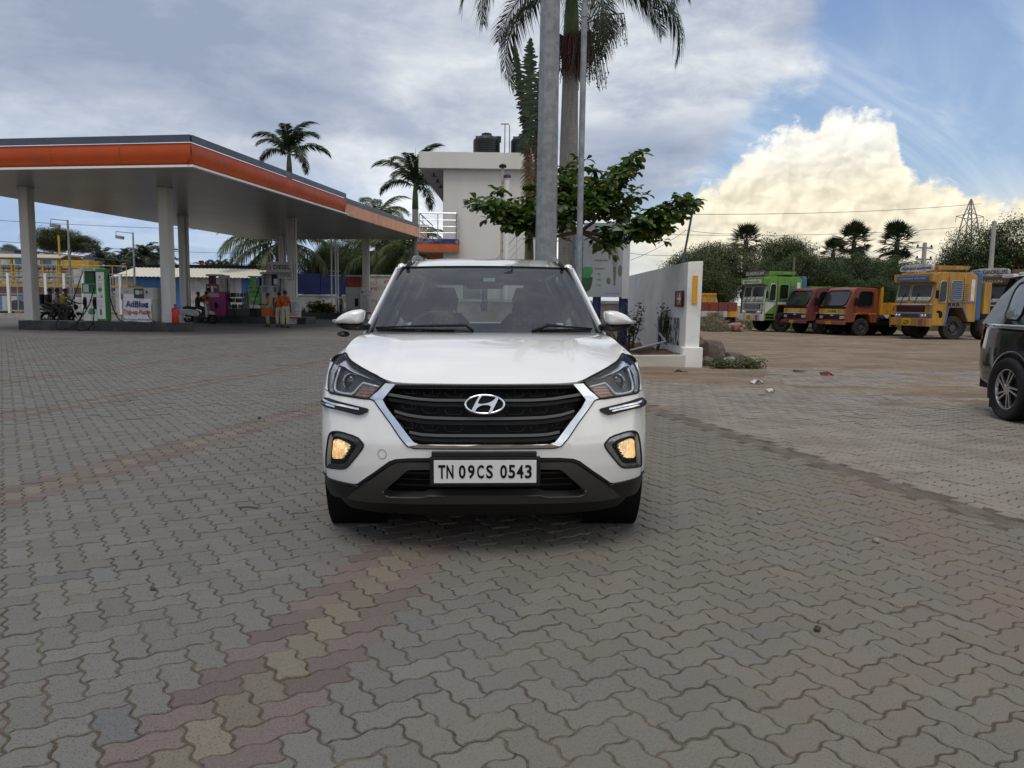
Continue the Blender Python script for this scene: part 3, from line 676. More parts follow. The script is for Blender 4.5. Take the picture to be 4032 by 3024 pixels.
for s in (-1, 1):
    S = (lambda p: p) if s < 0 else mir
    # bumper skin: centre, round the lamp openings and out to the wheel arch
    arch = [(-yz(.84-.385*math.cos(t), .33+.385*math.sin(t)), .33+.385*math.sin(t)) for t in np.linspace(.12, math.pi-.05, 16)]
    b = [(0, .516)]+WB[1:]+[(-.768, .408)]+FB[5:]+FB[:4]+[(-.782, .415), (-.80, .372), (-.92, .375)]+arch[:1]
    b += arch[1:9]+[(-yz(.84, .80), .80), (-1.0, .81), (-.93, .813), (-.84, .811), (-.742, .806), (-.718, .799), (-.647, .799), (-.532, .795), (-.445, .789), (-.418, .787)]+CH[4:-1]+[(0, .563)]
    hp('bumper', S(b), .0, M_car, th=.035)
    # fender flank behind the lamp and over the wheel
    f = [(-.755, .812), (-.84, .817), (-.93, .819), (-1.0, .817), (-yz(.84, .806), .806)]+arch[9:]+[(-yz(1.24, .30), .30), (-yz(1.38, .30), .30), (-yz(1.36, .95), .95), (-yz(1.30, .985), .985), (-yz(1.0, .972), .972), (-.95, .963), (-.86, .957), (-.775, .952), (-.778, .906), (-.771, .855)]
    hp('fender', S(f), .0, M_car, th=.03, du=.08, dv=.08)
    # doors and rear quarter
    r_arch = [(-yz(3.43-.385*math.cos(t), .33+.385*math.sin(t)), .33+.385*math.sin(t)) for t in np.linspace(.0, math.pi, 16)]
    d1 = [(-yz(1.39, .32), .32), (-yz(2.30, .32), .32), (-yz(2.30, 1.03), 1.03), (-yz(1.36, .985), .985)]
    d2 = [(-yz(2.312, .32), .32), (-yz(3.02, .33), .33)]+r_arch[1:6]+[(-yz(3.25, .8), .8), (-yz(3.25, 1.06), 1.06), (-yz(2.312, 1.03), 1.03)]
    q = [(-yz(3.262, .76), .76)]+r_arch[6:]+[(-yz(3.85, .36), .36), (-yz(4.16, .40), .40), (-yz(4.10, 1.05), 1.05), (-yz(3.262, 1.06), 1.06)]
    for nm, o_ in (('front_door', d1), ('rear_door', d2), ('quarter_panel', q)):
        pn = hp(nm, S(o_), 0, M_car, th=.02, du=.2, dv=.1)
        if nm != 'quarter_panel':
            yh = 2.1 if nm == 'front_door' else 3.0; x = s*.885
            MB().cbox((x+s*.02, yh, .93), (.03, .19, .03)).build('door_handle', M_car, pn, bev=.008)
    hp('sill', S([(-yz(1.25, .25), .20), (-yz(3.02, .25), .20), (-yz(3.02, .31), .312), (-yz(1.25, .31), .312)]), .004, M_clad, th=.05, du=.3)
    # headlamp
    h = hp('headlight', S(HL), -.045, M_drk, th=.03); hpz = h
    _zt = sorted((a_, b_) for a_, b_ in (HL[:6]+HL[16:]))
    brow = lambda u, v, o: hull(u, v, -.052+.044*min(1., max(0., (interp(-abs(u), _zt)-v)/.034))+o)
    surf_panel('chrome_brow', S([(-.645, .998), (-.585, .968), (-.504, .940), (-.411, .908), (-.365, .888), (-.35, .875), (-.365, .868), (-.406, .886), (-.489, .908), (-.623, .944), (-.685, .95), (-.72, .90), (-.728, .85), (-.74, .83), (-.758, .86), (-.762, .906), (-.742, .945), (-.703, .974)]), brow, pm('satin silver brow', (.80, .81, .83), .32, .75, var=.05), h, .02, .012, .004)
    hp('bezel', S(BZ), -.034, pm('lamp bezel', (.05, .055, .058), .25, .2), h, .01)
    hp('turn_signal', S(TURN), -.022, M_amb, h, .006)
    for zz in (.823, .838, .852): strip('lens_rib', S([(-.49, zz), (-.40, zz)]), .0035, M_refl, -.018, h, .003)
    seam('light_guide', S(DRL), .0062, M_drl, -.018, h, n=6)
    c = hull(s*.583, .881, -.052)
    pr = MB(); dy = Vector((s*.22, -1, 0)).normalized(); a0 = Matrix.Rotation(math.atan2(-dy.x, -dy.y), 3, 'Z')
    def lat(prof, mat, nm):
        m_ = MB(); m_.lathe(prof, n=28, axis='y'); m_.v = [tuple(a0 @ Vector(v)+c) for v in m_.v]; return m_.build(nm, mat, h, smooth=40)
    lat([(.050, .0), (.050, -.022), (.046, -.030), (.0405, -.026), (.040, -.004), (.039, .0)], M_chr, 'projector_ring')
    lat([(.039, -.003), (.038, -.012), (.030, -.022), (.018, -.028), (.004, -.030)], glassm('projector lens', (.25, .28, .30), 2.1), 'projector_lens')
    lat([(.039, .0), (.03, .004), (.004, .006)], M_refl, 'projector_bowl')
    hp('lens', S(HL), .003, M_lens, h, .012)
    seam('lamp_gap_shade', S(chaikin(HL, 1)), .0058, M_gap, .000, h, True)
    # fog lamp and its bezel
    fb = hp('fog_lamp_bezel', S(FB), -.028, M_drk, th=.02)
    ring = S(FB); inn = S(FI)
    hp('fog_lamp_recess', S(FI), -.024, M_blk, fb, .01)
    ringo = [FB[4], FB[5], FB[6], FB[7], FB[8], FB[9], FB[10], FB[11], FB[12], FB[13], FB[0], FB[1], (-.69, .583), (-.615, .594), (-.521, .582), (-.485, .558), (-.494, .540), (-.55, .471), (-.578, .449), (-.745, .429)]
    hp('fog_lamp_trim', S(chaikin(ringo, 1, .15)), -.010, pm('chrome trim lit tone', (.30, .31, .32), .22, .85, var=.35, scale=40) if s > 0 else pm('chrome trim shaded tone', (.11, .112, .115), .3, .8, var=.3, scale=40), fb, .018)  # right trim paler, left darker: their reflections are put into the colour
    for k, (zz, ua, ub) in enumerate(((.545, -.52, -.50), (.527, -.53, -.51), (.510, -.545, -.522), (.494, -.562, -.535), (.478, -.58, -.548))):
        strip('fin', S([(ua-.02, zz), (ub, zz)]), .006, M_drk, -.014, fb, .012)
    fl = hp('fog_lamp', S(chaikin(FL, 1)), -.014, M_fog, th=.012)
    for k in range(5): seam('lens_rib', S([(-.69+k*.018, .475), (-.672+k*.018, .562-k*.004)]), .0022, pm('warm lens rib', (.8, .6, .35), .2, emit=(1., .55, .18), emits=.35), -.012, fl, n=5)
    seam('fog_lamp_gap_shade', S(chaikin(FB, 1)), .005, M_gap, .0, fb, True)
    # tow-hook / sensor cap, bumper guard with two bright lines
    cc = [(-.344+s*0+.0195*math.cos(t), .526+.0195*1.18*math.sin(t)) for t in np.linspace(0, 2*math.pi, 22)[:-1]]
    if s < 0: seam('tow_eye_cover', cc, .0016, pm('cap seam', (.25, .25, .25), .6), .0005, closed=True)
    g = hp('bumper_guard', S(chaikin(GD, 1)), .016, M_clad, th=.02)
    strip('bright_line', S([(-.757, .764), (-.66, .754), (-.55, .748), (-.453, .738)]), .009, M_chr, .0205, g, .006)
    strip('bright_line', S([(-.781, .747), (-.70, .744), (-.617, .739)] if s < 0 else [(-.76, .7475), (-.68, .744), (-.52, .733), (-.47, .727)]), .008, M_chr, .0205, g, .006)
    # lower cladding corner, wheel arch lip
    cl = [(-.592, .25), (-.487, .331), (-.507, .345), (-.741, .347), (-.80, .355), (-.845, .362), (-.93, .362), (-.955, .33), (-.93, .25), (-.85, .235), (-.75, .235)]
    hp('lower_cladding', S(cl), -.004, M_clad, th=.04)
    seam('lower_cladding_ledge', S([(-.48, .338), (-.507, .348), (-.62, .349), (-.741, .350), (-.80, .362), (-.86, .367)]), .010, M_clad, -.004)
    al = [(-yz(.84-.385*math.cos(t), .33+.385*math.sin(t)), .33+.385*math.sin(t)) for t in np.linspace(-.05, math.pi, 20)]
    seam('wheel_arch_trim', S([(p_[0], max(p_[1], .28)) for p_ in al]), .008, M_clad, -.010, sub=1)
    seam('wheel_arch_trim', S([(p_[0], max(p_[1], .28)) for p_ in r_arch]), .008, M_clad, -.010, sub=1)
    # skid plate, half
    sk = [(0, .491), (-.149, .491), (-.232, .489), (-.282, .483), (-.309, .469), (-.339, .442), (-.404, .39), (-.486, .331), (-.592, .25), (-.452, .246), (-.162, .262), (0, .266),
          (0, .316), (-.157, .317), (-.165, .313), (-.187, .301), (-.321, .294), (-.34, .301), (-.346, .329), (-.327, .348), (-.273, .408), (-.248, .438), (-.233, .449), (-.15, .455), (0, .456)]
    hp('skid_plate', S(sk), -.006, M_skid, th=.05)
    seam('skid_plate_edge', S([(-.10, .314), (-.165, .311), (-.187, .300), (-.321, .293), (-.345, .302), (-.350, .329)]), .006, M_skid, -.004)
    seam('bumper_seam', S([(0, .504), (-.149, .504), (-.232, .500), (-.285, .493), (-.312, .48), (-.40, .412), (-.487, .343)]), .0135, M_gap, -.014)
    # chrome surround, half
    ch = [(0, .563)]+CH[::-1][1:]+[(-.293, .867)]+GR[1:]
    hp('grille_surround', S([(u, z) for u, z in [(0, .5635)]+[(a, b) for a, b in CH[::-1][1:]]+GR]), .004, M_chr, th=.045, du=.03, dv=.03)
    seam('grille_gap_shade', S(CH[3:]), .0042, M_gap, .001)
# grille: recessed backing, bars, ribs
gfull = [(0, .868), (-.117, .868)]+GR+mir(GR)[1:]+[(.117, .868)]
gb = hp('grille', gfull, -.075, M_ink, th=.0)
gw = hp('grille_frame', [(-.30, .872), (-.25, .873), (.25, .873), (.30, .872), (.312, .852), (-.312, .852)], -.010, M_blk, gb, .03)
for z0, half, pts in ((.797, True, [(-.329, .821), (-.275, .813), (-.206, .802), (-.138, .797), (-.043, .797)]), (.708, False, [(-.293, .739), (-.236, .722), (-.172, .712), (-.087, .709), (0, .708)]), (.627, False, [(-.231, .64), (-.184, .63), (-.136, .627), (0, .627)])):
    for s in (-1, 1):
        P_ = pts if s < 0 else mir(pts)
        strip('grille_bar', P_, .0135, M_bar, -.008, gb, .03)
        lo = [(a, b-.022) for a, b in P_]; strip('grille_underbar', lo, .016, M_blk, -.024, gb, .02)
        # tray-shaped cells above each bar
        for (ua, ub) in ((-.27, -.205), (-.19, -.125), (-.11, -.05)):
            zz = interp(ua, sorted(pts))+.020
            cells = [(ua, zz+.026), (ua+.01, zz+.004), (ua+.02, zz), (ub-.008, zz), (ub, zz+.026)]
            seam('cell_edge', cells if s < 0 else mir(cells), .0024, M_blk, -.03, gb, n=4, sub=1)
for zt, zb in ((.866, .835), (.785, .752), (.697, .66), (.615, .59)):
    for uu in (-.24, -.16, -.08, 0, .08, .16, .24):
        k = .02*(uu/.24)*(.87-zt)*2
        seam('grille_rib', [(uu*.97-k*.5, zt), (uu*.95-k, zb)], .0030, M_drk, -.034, gb, n=4, sub=1)
# emblem: oval ring and slanted letter
em = thing_em = bpy.data.objects.new('emblem', None); COL.objects.link(em); em.parent = car; em.location = hull(0, .775, .012)
em.rotation_euler = (R_(-14), 0, 0)
m = MB(); m.tube([(.0955*math.cos(t), 0, .0455*math.sin(t)) for t in np.linspace(0, 2*math.pi, 41)[:-1]], .0062, 8, closed=True); m.build('emblem_ring', M_chr, em, smooth=True)
MB().prism([(.094*math.cos(t), .044*math.sin(t)) for t in np.linspace(0, 2*math.pi, 33)[:-1]], .004, .012, 'xz').build('emblem_back', M_ink, em)
Hs = [(985, 305), (1050, 288), (1005, 350), (968, 432), (1040, 442), (1120, 430), (1200, 408), (1260, 372), (1305, 322), (1348, 345), (1225, 588), (1150, 612), (1190, 545), (1212, 492), (1180, 465), (1080, 462), (1000, 482), (940, 532), (915, 590), (848, 572)]
Hs = chaikin([((x-1097)/372*.1005, -(y-446)/178*.0485) for x, y in Hs], 1, .16)
MB().prism(Hs, -.008, .004, 'xz').build('emblem_letter', M_chr, em, bev=.002)
# number plate
pl = bpy.data.objects.new('number_plate', None); COL.objects.link(pl); pl.parent = car; pl.location = (.003, -.022, .4535); pl.rotation_euler = (R_(2), 0, 0)
MB().box(-.271, .271, .0, .02, -.075, .074).build('plate_frame', M_clad, pl, bev=.008)
MB().box(-.262, .252, .002, .03, .074, .097).build('plate_bracket', M_drk, pl, bev=.004)
MB().box(-.2505, .2505, -.004, .002, -.056, .0575).build('plate_face', M_plate, pl, bev=.002)
for chs, x0_, pit in (('TN', -.2115, .0395), ('09CS', -.1125, .0445), ('0543', .0895, .0405)):
    for i_, ch_ in enumerate(chs): text(ch_, M_ink, pl, (x0_+pit*i_, -.0045, .001), width=.0335 if ch_ not in 'TN' else .0345, height=.068, ext=.0012, bold=.028 if ch_ in 'TN' else .024)
# lower intake and chin
lg = hp('lower_grille', [(-.36, .47), (.36, .47), (.37, .28), (-.37, .28)], -.07, M_ink, th=0)
for zz in (.42, .385, .345): strip('intake_bar', [(-.30, zz), (0, zz), (.30, zz)], .008, M_drk, -.05, lg, .02)
hp('chin', [(-.72, .24), (-.60, .235), (-.45, .25), (-.162, .268), (0, .272), (.162, .268), (.45, .25), (.60, .235), (.72, .24), (.66, .165), (.5, .165), (0, .175), (-.5, .165), (-.66, .165)], -.02, M_clad, th=.2)
# bonnet
HEf = [(u, z) for u, z in HE]; front = [hull(u, z, .004) for u, z in HE[::-1]]+[hull(-u, z, .004) for u, z in HE[1:]]
def rear_e(s_): return Vector((.722*s_, 1.035+.215*s_*s_, 1.092-.008*s_*s_))
sx_ = [p.x/abs(front[0].x) for p in front]
def bonnet(a, t):
    sv = np.interp(a, np.linspace(0, 1, len(sx_)), sx_); i = a*(len(front)-1); k = min(int(i), len(front)-2); w = i-k
    F = front[k]*(1-w)+front[k+1]*w; Rr = rear_e(F.x/abs(front[0].x))
    p = F*(1-t)+Rr*t
    zz = F.z+(Rr.z-F.z)*(1-(1-t)**2.0)
    p.z = zz+.014*math.sin(math.pi*min(1, t*1.05))*(1-abs(sv)**2.5)
    side = abs(p.x)
    p.z += .012*math.exp(-((side-(.46+.10*t))/.06)**2)*math.sin(math.pi*min(1., .15+t*.95))*(1-t*.3)
    p.x += (.024*math.sin(math.pi*t))*(1 if sv > 0 else -1)*abs(sv)**6
    return p
m = MB(); NU, NV = 61, 26
m.grid(lambda a, t: bonnet(a, t), NU, NV)
k0 = len(m.v); edge_i = [i for i in range(NU)]
m.v += [tuple(Vector(m.v[i])+Vector((0, .014, -.022))) for i in edge_i]; m.f += [(i, k0+i, k0+i+1, i+1) for i in range(NU-1)]; m.mi += [0]*(NU-1)
k1 = len(m.v)
for sd in (0, NU-1):
    k1 = len(m.v); m.v += [tuple(Vector(m.v[j*NU+sd])+Vector((0, 0, -.03))) for j in range(NV)]; m.f += [(j*NU+sd, (j+1)*NU+sd, k1+j+1, k1+j) for j in range(NV-1)]; m.mi += [0]*(NV-1)
m.build('bonnet', M_car, car, smooth=50)
m = MB(); m.tube([p+Vector((0, .006, -.012)) for p in front], .0065, 6); m.build('bonnet_gap_shade', M_gap, car, smooth=True)
# fender shoulder between bonnet and flank, cowl below the windscreen
for s in (-1, 1):
    def sh(a, b, s=s):
        P0 = bonnet(0 if s < 0 else 1, a); P0 = Vector((P0.x+s*.004, P0.y, P0.z-.006))
        ys = P0.y*1.0+.02; P1 = hull(s*yz(max(ys+.12*(1-a), .52), .96), .955+.02*a, 0) if ys > .40 else hull(s*(.775+.2*(ys-.3)), .955, 0)
        q = P0*(1-b)+P1*b; q.z += .022*math.sin(math.pi*b)*.6; return q
    MB().grid(sh, 16, 6).build('fender_shoulder', M_car, car, smooth=True)
def wsc(a, b, k=0.):
    s_ = 2*a-1; B = Vector((.735*s_, 1.065+.235*s_*s_, 1.085-.004*s_*s_)); Tp = Vector((.590*s_, 1.80+.085*s_*s_, 1.526-.006*s_*s_))
    p = B*(1-b)+Tp*b; n = Vector((.25*s_, -.50, .86)).normalized(); return p+n*(.020*math.sin(math.pi*b)+k)
MB().grid(lambda a, b: wsc(a, b), 25, 13).build('windscreen', M_wind, car, smooth=True)
fr = pm('ceramic frit', (.02, .022, .024), .25, var=.05)
def frit(nm, a0_, a1, b0, b1, nu, nv): MB().grid(lambda a, b: wsc(a0_+(a1-a0_)*a, b0+(b1-b0)*b, -.002), nu, nv).build(nm, fr, car, smooth=True)
frit('windscreen_frit', 0, .038, 0, 1, 3, 13); frit('windscreen_frit', .962, 1, 0, 1, 3, 13); frit('windscreen_frit', .038, .962, 0, .055, 25, 3); frit('windscreen_frit', .038, .962, .945, 1, 25, 3)
mir_o = [(.335, .95), (.345, .90), (.36, .845), (.385, .815), (.615, .815), (.64, .845), (.655, .90), (.665, .95)]
surf_panel('sensor_shade', mir_o, lambda a, b, o: wsc(a, b, -.004), fr, car, .04, .04, 0)
surf_panel('windscreen_sticker', [(.49, .735), (.555, .735), (.555, .80), (.49, .80)], lambda a, b, o: wsc(a, b, -.004), pm('pale green sticker', (.50, .62, .56), .6, var=.25, scale=120), car, .03, .03, 0)
MB().tube([wsc(.665, .985, .012), wsc(.655, .955, .02), wsc(.61, .93, .02)], [.006, .012, .004], 6).build('washer_nozzle', M_blk, car, smooth=True)
MB().grid(lambda a, b: Vector((.76*(2*a-1), 1.00+.235*(2*a-1)**2+.10*b, 1.062+.008*b)), 21, 3).build('cowl', M_blk, car, smooth=True)
for a0_, a1, b1, lw in ((.40, .02, .035, 0), (.70, .975, .03, 1)):
    wp = [wsc(a0_+.05*(1 if lw == 0 else 0), .005, .012), wsc(a0_+(.02 if lw == 0 else .07), .055, .028), wsc((a0_+a1)/2, .045, .024), wsc(a1, b1, .016)]
    w_ = MB(); w_.tube(wp, [.010, .012, .008, .005], 6); w_ = w_.build('wiper', M_blk, car, smooth=True)
    MB().tube([wsc(a0_+(a1-a0_)*t, .022+.012*t, .010) for t in np.linspace(.08, 1, 6)], .007, 6).build('wiper_blade', M_blk, w_, smooth=True)
# roof, pillars, rear glass
def roof(a, t):
    s_ = 2*a-1; y = 1.80+.085*s_*s_+t*(2.18-.10*s_*s_); z = 1.527+.095*math.sin(math.pi/2*min(1., t/.34))-.065*max(0., t-.34)**2/.43-.030*abs(s_)**4*min(1., t*6+.15)
    w = .598+.012*math.sin(math.pi*t)-.05*t*t; return Vector((w*s_, y, z))
m = MB(); m.grid(roof, 31, 22); m.build('roof', M_car, car, smooth=True)
MB().tube([wsc(a, 1.0, .004) for a in np.linspace(0, 1, 15)], .006, 6).build('windscreen_top_seal', M_gap, car, smooth=True)
for s in (-1, 1):
    def pil(a, b, s=s):   # A-pillar, from cowl to roof
        B = Vector((s*.738, 1.30, 1.078)); Tp = Vector((s*.588, 1.885, 1.522)); p = B*(1-b)+Tp*b
        return p+Vector((s*(.050*a), .045*a*a+.02*a, .012*math.sin(math.pi*a)-.012*a))
    MB().grid(pil, 6, 12).build('a_pillar', pm('grey-black pillar', (.06, .062, .065), .25, var=.05, coat=.6), car, smooth=True)
    MB().tube([pil(0, t)+Vector((0, -.004, .004)) for t in np.linspace(0, 1, 12)], .009, 6).build('pillar_moulding', M_blk, car, smooth=True)
    MB().tube([pil(1, t)+Vector((s*.004, .004, .0)) for t in np.linspace(0, 1.02, 12)], [.014]*12, 6).build('pillar_outer', M_car, car, smooth=True)
    # side glass, upper frame, b-pillar
    def sg(a, b, s=s):
        yb = 1.42+2.45*a; yt = 2.0+1.72*a; zb = 1.015+.05*a; zt = 1.50-.03*a*a
        return Vector((s*((.842-.03*a)*(1-b)+(.618-.03*a)*b), yb*(1-b)+yt*b, zb*(1-b)+zt*b))
    MB().grid(sg, 14, 6).build('side_window', M_sideg, car, smooth=True)
    for aa in (.36, .72): MB().tube([sg(aa, t)+Vector((s*.004, 0, 0)) for t in np.linspace(0, 1, 5)], .022, 6).build('door_pillar', M_blk, car, smooth=True)
    MB().tube([Vector((s*.602, 1.90, 1.512)), Vector((s*.622, 2.1, 1.532)), Vector((s*.622, 2.8, 1.535)), Vector((s*.59, 3.5, 1.51)), Vector((s*.54, 3.95, 1.46))], .034, 8).build('roof_side', M_car, car, smooth=True)
    m = MB(); m.add([(s*.83, 3.50, 1.06), (s*.83, 4.02, 1.04), (s*.60, 3.95, 1.47), (s*.60, 3.55, 1.49)], [(0, 1, 2, 3)]); m.build('rear_pillar', M_car, car)
    ry = [(2.02, 1.560), (2.10, 1.590), (2.22, 1.612), (2.6, 1.634), (3.2, 1.62), (3.62, 1.59), (3.72, 1.54)]
    m = MB(); m.tube([(s*.535, y, z) for y, z in ry], [.008, .013, .015, .015, .015, .014, .010], 8); m.build('roof_rail', pm('grey roof rail', (.17, .172, .175), .3, .6), car, smooth=True)
    MB().tube([(s*.556, 1.84, 1.524), (s*.558, 1.98, 1.556), (s*.555, 2.3, 1.588)], .014, 6).build('roof_ditch_strip', M_blk, car, smooth=True)
m = MB(); m.grid(lambda a, b: Vector(((2*a-1)*(.62-.10*b), 4.20-.22*b-.06*(2*a-1)**2, 1.08+.37*b)), 9, 5); m.build('rear_window', glassm('rear glass', (.80, .86, .84), 1.5), car, smooth=True)
MB().box(-.80, .80, 4.10, 4.24, .30, 1.075).build('tailgate', M_car, car, bev=.05)
for s in (-1, 1): MB().add([(s*.56, 4.16, 1.07), (s*.82, 4.02, 1.07), (s*.60, 3.93, 1.46), (s*.47, 3.965, 1.46)], [(0, 1, 2, 3)]).build('rear_frame', M_car, car)
MB().box(-.6, .6, 3.90, 3.99, 1.445, 1.50).build('rear_header', M_int, car, bev=.015)
# cabin
MB().box(-.80, .80, .95, 4.10, .22, .30).build('floor_pan', M_int, car)
MB().box(-.76, .76, .30, .95, .30, .80).build('engine_block', M_ink, car)
MB().box(-.80, .80, 1.0, 1.02, .3, 1.02).build('bulkhead', M_ink, car)
MB().prism([(1.12, 1.045), (1.35, 1.075), (1.52, 1.07), (1.60, 1.03), (1.62, .85), (1.12, .8)], -.74, .74, 'yz').build('dashboard', M_int, car, bev=.03)
sw = MB(); sw.tube([Vector((-.352+.185*math.cos(t), 1.74+.06*math.sin(t), 1.03+.172*math.sin(t))) for t in np.linspace(0, 2*math.pi, 29)[:-1]], .016, 8, closed=True)
sw.tube([(-.352, 1.62, .98), (-.352, 1.74, 1.03)], .04, 8); sw.bar((-.53, 1.74, 1.03), (-.17, 1.74, 1.03), .02, .04); sw.build('steering_wheel', pm('wheel leather', (.07, .072, .075), .45), car, smooth=40)
M_bead = pm('wooden beads', (.34, .24, .14), .5)
for sxx in (-.345, .345):
    so_ = [(sxx-.23, .55), (sxx-.25, .9), (sxx-.22, 1.12), (sxx-.15, 1.19), (sxx+.15, 1.19), (sxx+.22, 1.12), (sxx+.25, .9), (sxx+.23, .55)]
    st = pillow('front_seat', so_, lambda a, b, h: Vector((a, 2.28+(b-.55)*.22-h, b)), M_seat, car, .07, .06, .08)
    hr = [(sxx-.12, 1.21), (sxx-.135, 1.30), (sxx-.10, 1.39), (sxx+.10, 1.39), (sxx+.135, 1.30), (sxx+.12, 1.21)]
    pillow('headrest', hr, lambda a, b, h: Vector((a, 2.40-h, b)), M_seat, st, .05, .04, .06)
    MB().cbox((sxx, 2.05, .50), (.5, .5, .16)).build('seat_cushion', M_seat, st, bev=.05)
    bd = MB()
    for i in range(7):
        for j in range(7):
            if (i+j) % 2: continue
            bd.ell((sxx-.12+.04*i, 2.235+(1.04+.03*j-.55)*.22-.068, 1.02+.030*j), (.0125, .008, .0125), 8, 5)
    stuff(bd.build('bead_cover', M_bead, st, smooth=True))
rs_ = pillow('rear_seat', [(-.66, .55), (-.68, .98), (-.6, 1.08), (.6, 1.08), (.68, .98), (.66, .55)], lambda a, b, h: Vector((a, 3.12+(b-.55)*.2-h, b)), M_seat, car, .09, .08, .05)
for xx, wd in ((-.42, .13), (.36, .12)): pillow('rear_headrest', [(xx-wd, 1.09), (xx-wd, 1.22), (xx-wd*.8, 1.25), (xx+wd*.8, 1.25), (xx+wd, 1.22), (xx+wd, 1.09)], lambda a, b, h: Vector((a, 3.25-h, b)), M_seat, rs_, .04, .04, .03)
MB().box(-.60, .60, 3.45, 4.05, .95, 1.06).build('parcel_shelf', M_int, car)
pillow('rear_view_mirror', [(-.125, 1.37), (-.135, 1.42), (-.11, 1.435), (.11, 1.435), (.135, 1.42), (.125, 1.37)], lambda a, b, h: Vector((a, 1.74-h, b)), M_blk, car, .03, .03, .01)
m = MB(); m.tube([(-.015, 1.75, 1.385), (-.015, 1.75, 1.28)], .005, 5); m.tube([(.01, 1.75, 1.385), (.01, 1.75, 1.21)], .005, 5); m.ell((-.012, 1.75, 1.25), (.022, .012, .04)); m.build('hanging_charm', pm('dark charm', (.06, .03, .03), .6), car, smooth=True)
MB().box(-.54, .54, 1.95, 3.8, 1.495, 1.505).build('headliner', pm('grey headliner', (.16, .16, .155), .9), car)
# mirrors
for s in (-1, 1):
    mo = [(-.822, 1.131), (-.80, 1.15), (-.79, 1.213), (-.796, 1.226), (-.83, 1.233), (-.88, 1.228), (-.94, 1.205), (-.975, 1.18), (-.995, 1.155), (-.99, 1.140), (-.9, 1.131)]
    mo = [(x+.004, z-.004) for x, z in mo]
    if s > 0: mo = [(-x, z) for x, z in mo]
    mc = dome('door_mirror', chaikin(chaikin(mo, 1), 1), (sum(p_[0] for p_ in mo)/len(mo), 1.178), lambda a, b, h: Vector((a, 1.40-h+.10*(abs(a)-.8), b)), M_car, car, .085, .03)
    bo = [(-.995, 1.142), (-.985, 1.118), (-.93, 1.092), (-.85, 1.086), (-.76, 1.092), (-.745, 1.115), (-.77, 1.14), (-.82, 1.132)]
    if s > 0: bo = [(-x, z) for x, z in bo]
    pillow('mirror_base', chaikin(bo, 1), lambda a, b, h: Vector((a, 1.405-h+.10*(abs(a)-.8), b)), M_blk, mc, .075, .025, .03)
    tl = [(-1.003, 1.158), (-.985, 1.163), (-.945, 1.158), (-.905, 1.142), (-.895, 1.134), (-.985, 1.137), (-1.0, 1.144)]
    if s > 0: tl = [(-x, z) for x, z in tl]
    pillow('mirror_indicator', tl, lambda a, b, h: Vector((a, 1.375-h-.02*(1-abs(abs(a)-.95)/.06)+.12*(abs(a)-.93), b)), pm('smoked indicator lens', (.42, .41, .37), .15, .4), mc, .012, .02, .012)
    if s < 0: pillow('blind_spot_mirror', chaikin([(-.975, 1.062), (-.965, 1.080), (-.93, 1.086), (-.895, 1.078), (-.89, 1.058), (-.91, 1.046), (-.95, 1.047)], 1), lambda a, b, h: Vector((a, 1.38-h, b)), M_blk, mc, .035, .02, .03)
# wheels
def wheel(par, c, r, w, rimr, s, nsp=5, rimm=None, name='wheel', twist=0., two=True):
    rimm = rimm or M_stl
    e = bpy.data.objects.new(name, None); COL.objects.link(e); e.parent = par; e.location = c
    h = w/2; pr = [(rimr, -h*.86), (rimr+.02, -h*.95), (r*.90, -h*1.02), (r*.97, -h*.92), (r, -h*.70)]
    for k in (-.42, -.06, .30, .62): pr += [(r, h*k-.008), (r-.008, h*k-.007), (r-.008, h*k+.007), (r, h*k+.008)]
    pr += [(r, h*.72), (r*.97, h*.92), (r*.90, h*1.02), (rimr+.02, h*.95), (rimr, h*.86)]
    t = MB(); t.lathe(pr, n=48, axis='x', caps=False); t.lathe([(rimr, -h*.86), (rimr-.015, -h*.5), (rimr-.015, h*.86), (rimr, h*.86)], n=48, axis='x', caps=False)
    t.build('tyre', M_rub, e, smooth=30)
    q = MB(); xo = s*h*.72
    q.lathe([(rimr-.004, xo-s*.03), (rimr+.004, xo+s*.012), (rimr-.014, xo+s*.008), (rimr-.022, xo-s*.02)], n=40, axis='x', caps=False)
    for k in range(nsp):
        a = 2*math.pi*k/nsp+.3
        for d in ((-.16, .16) if two else (0,)):
            p0 = Vector((xo-s*.004, .045*math.cos(a+d*2.2), .045*math.sin(a+d*2.2))); p1 = Vector((xo-s*.004, (rimr-.01)*math.cos(a+d+twist), (rimr-.01)*math.sin(a+d+twist)))
            q.bar(p0, p1, .020 if two else .05, .022, up=(1, 0, 0))
    q.lathe([(.062, xo-s*.02), (.060, xo+s*.004), (.025, xo+s*.010), (.002, xo+s*.010)], n=20, axis='x', caps=False)
    q.build('rim', rimm, e, smooth=30)
    MB().lathe([(rimr-.02, -s*.01), (.01, -s*.01)], n=28, axis='x', caps=False).build('brake_disc', M_drk, e)
    return e
for s in (-1, 1):
    for yw in (.84, 3.43): wheel(car, (s*.788, yw, .325), .325, .215, .215, s)
    for yw in (.84, 3.43):
        m = MB(); m.lathe([(.385, -.24*s), (.385, .075*s)], (s*.80, yw, .33), n=28, axis='x', caps=False); m.build('wheel_liner', M_ink, car)
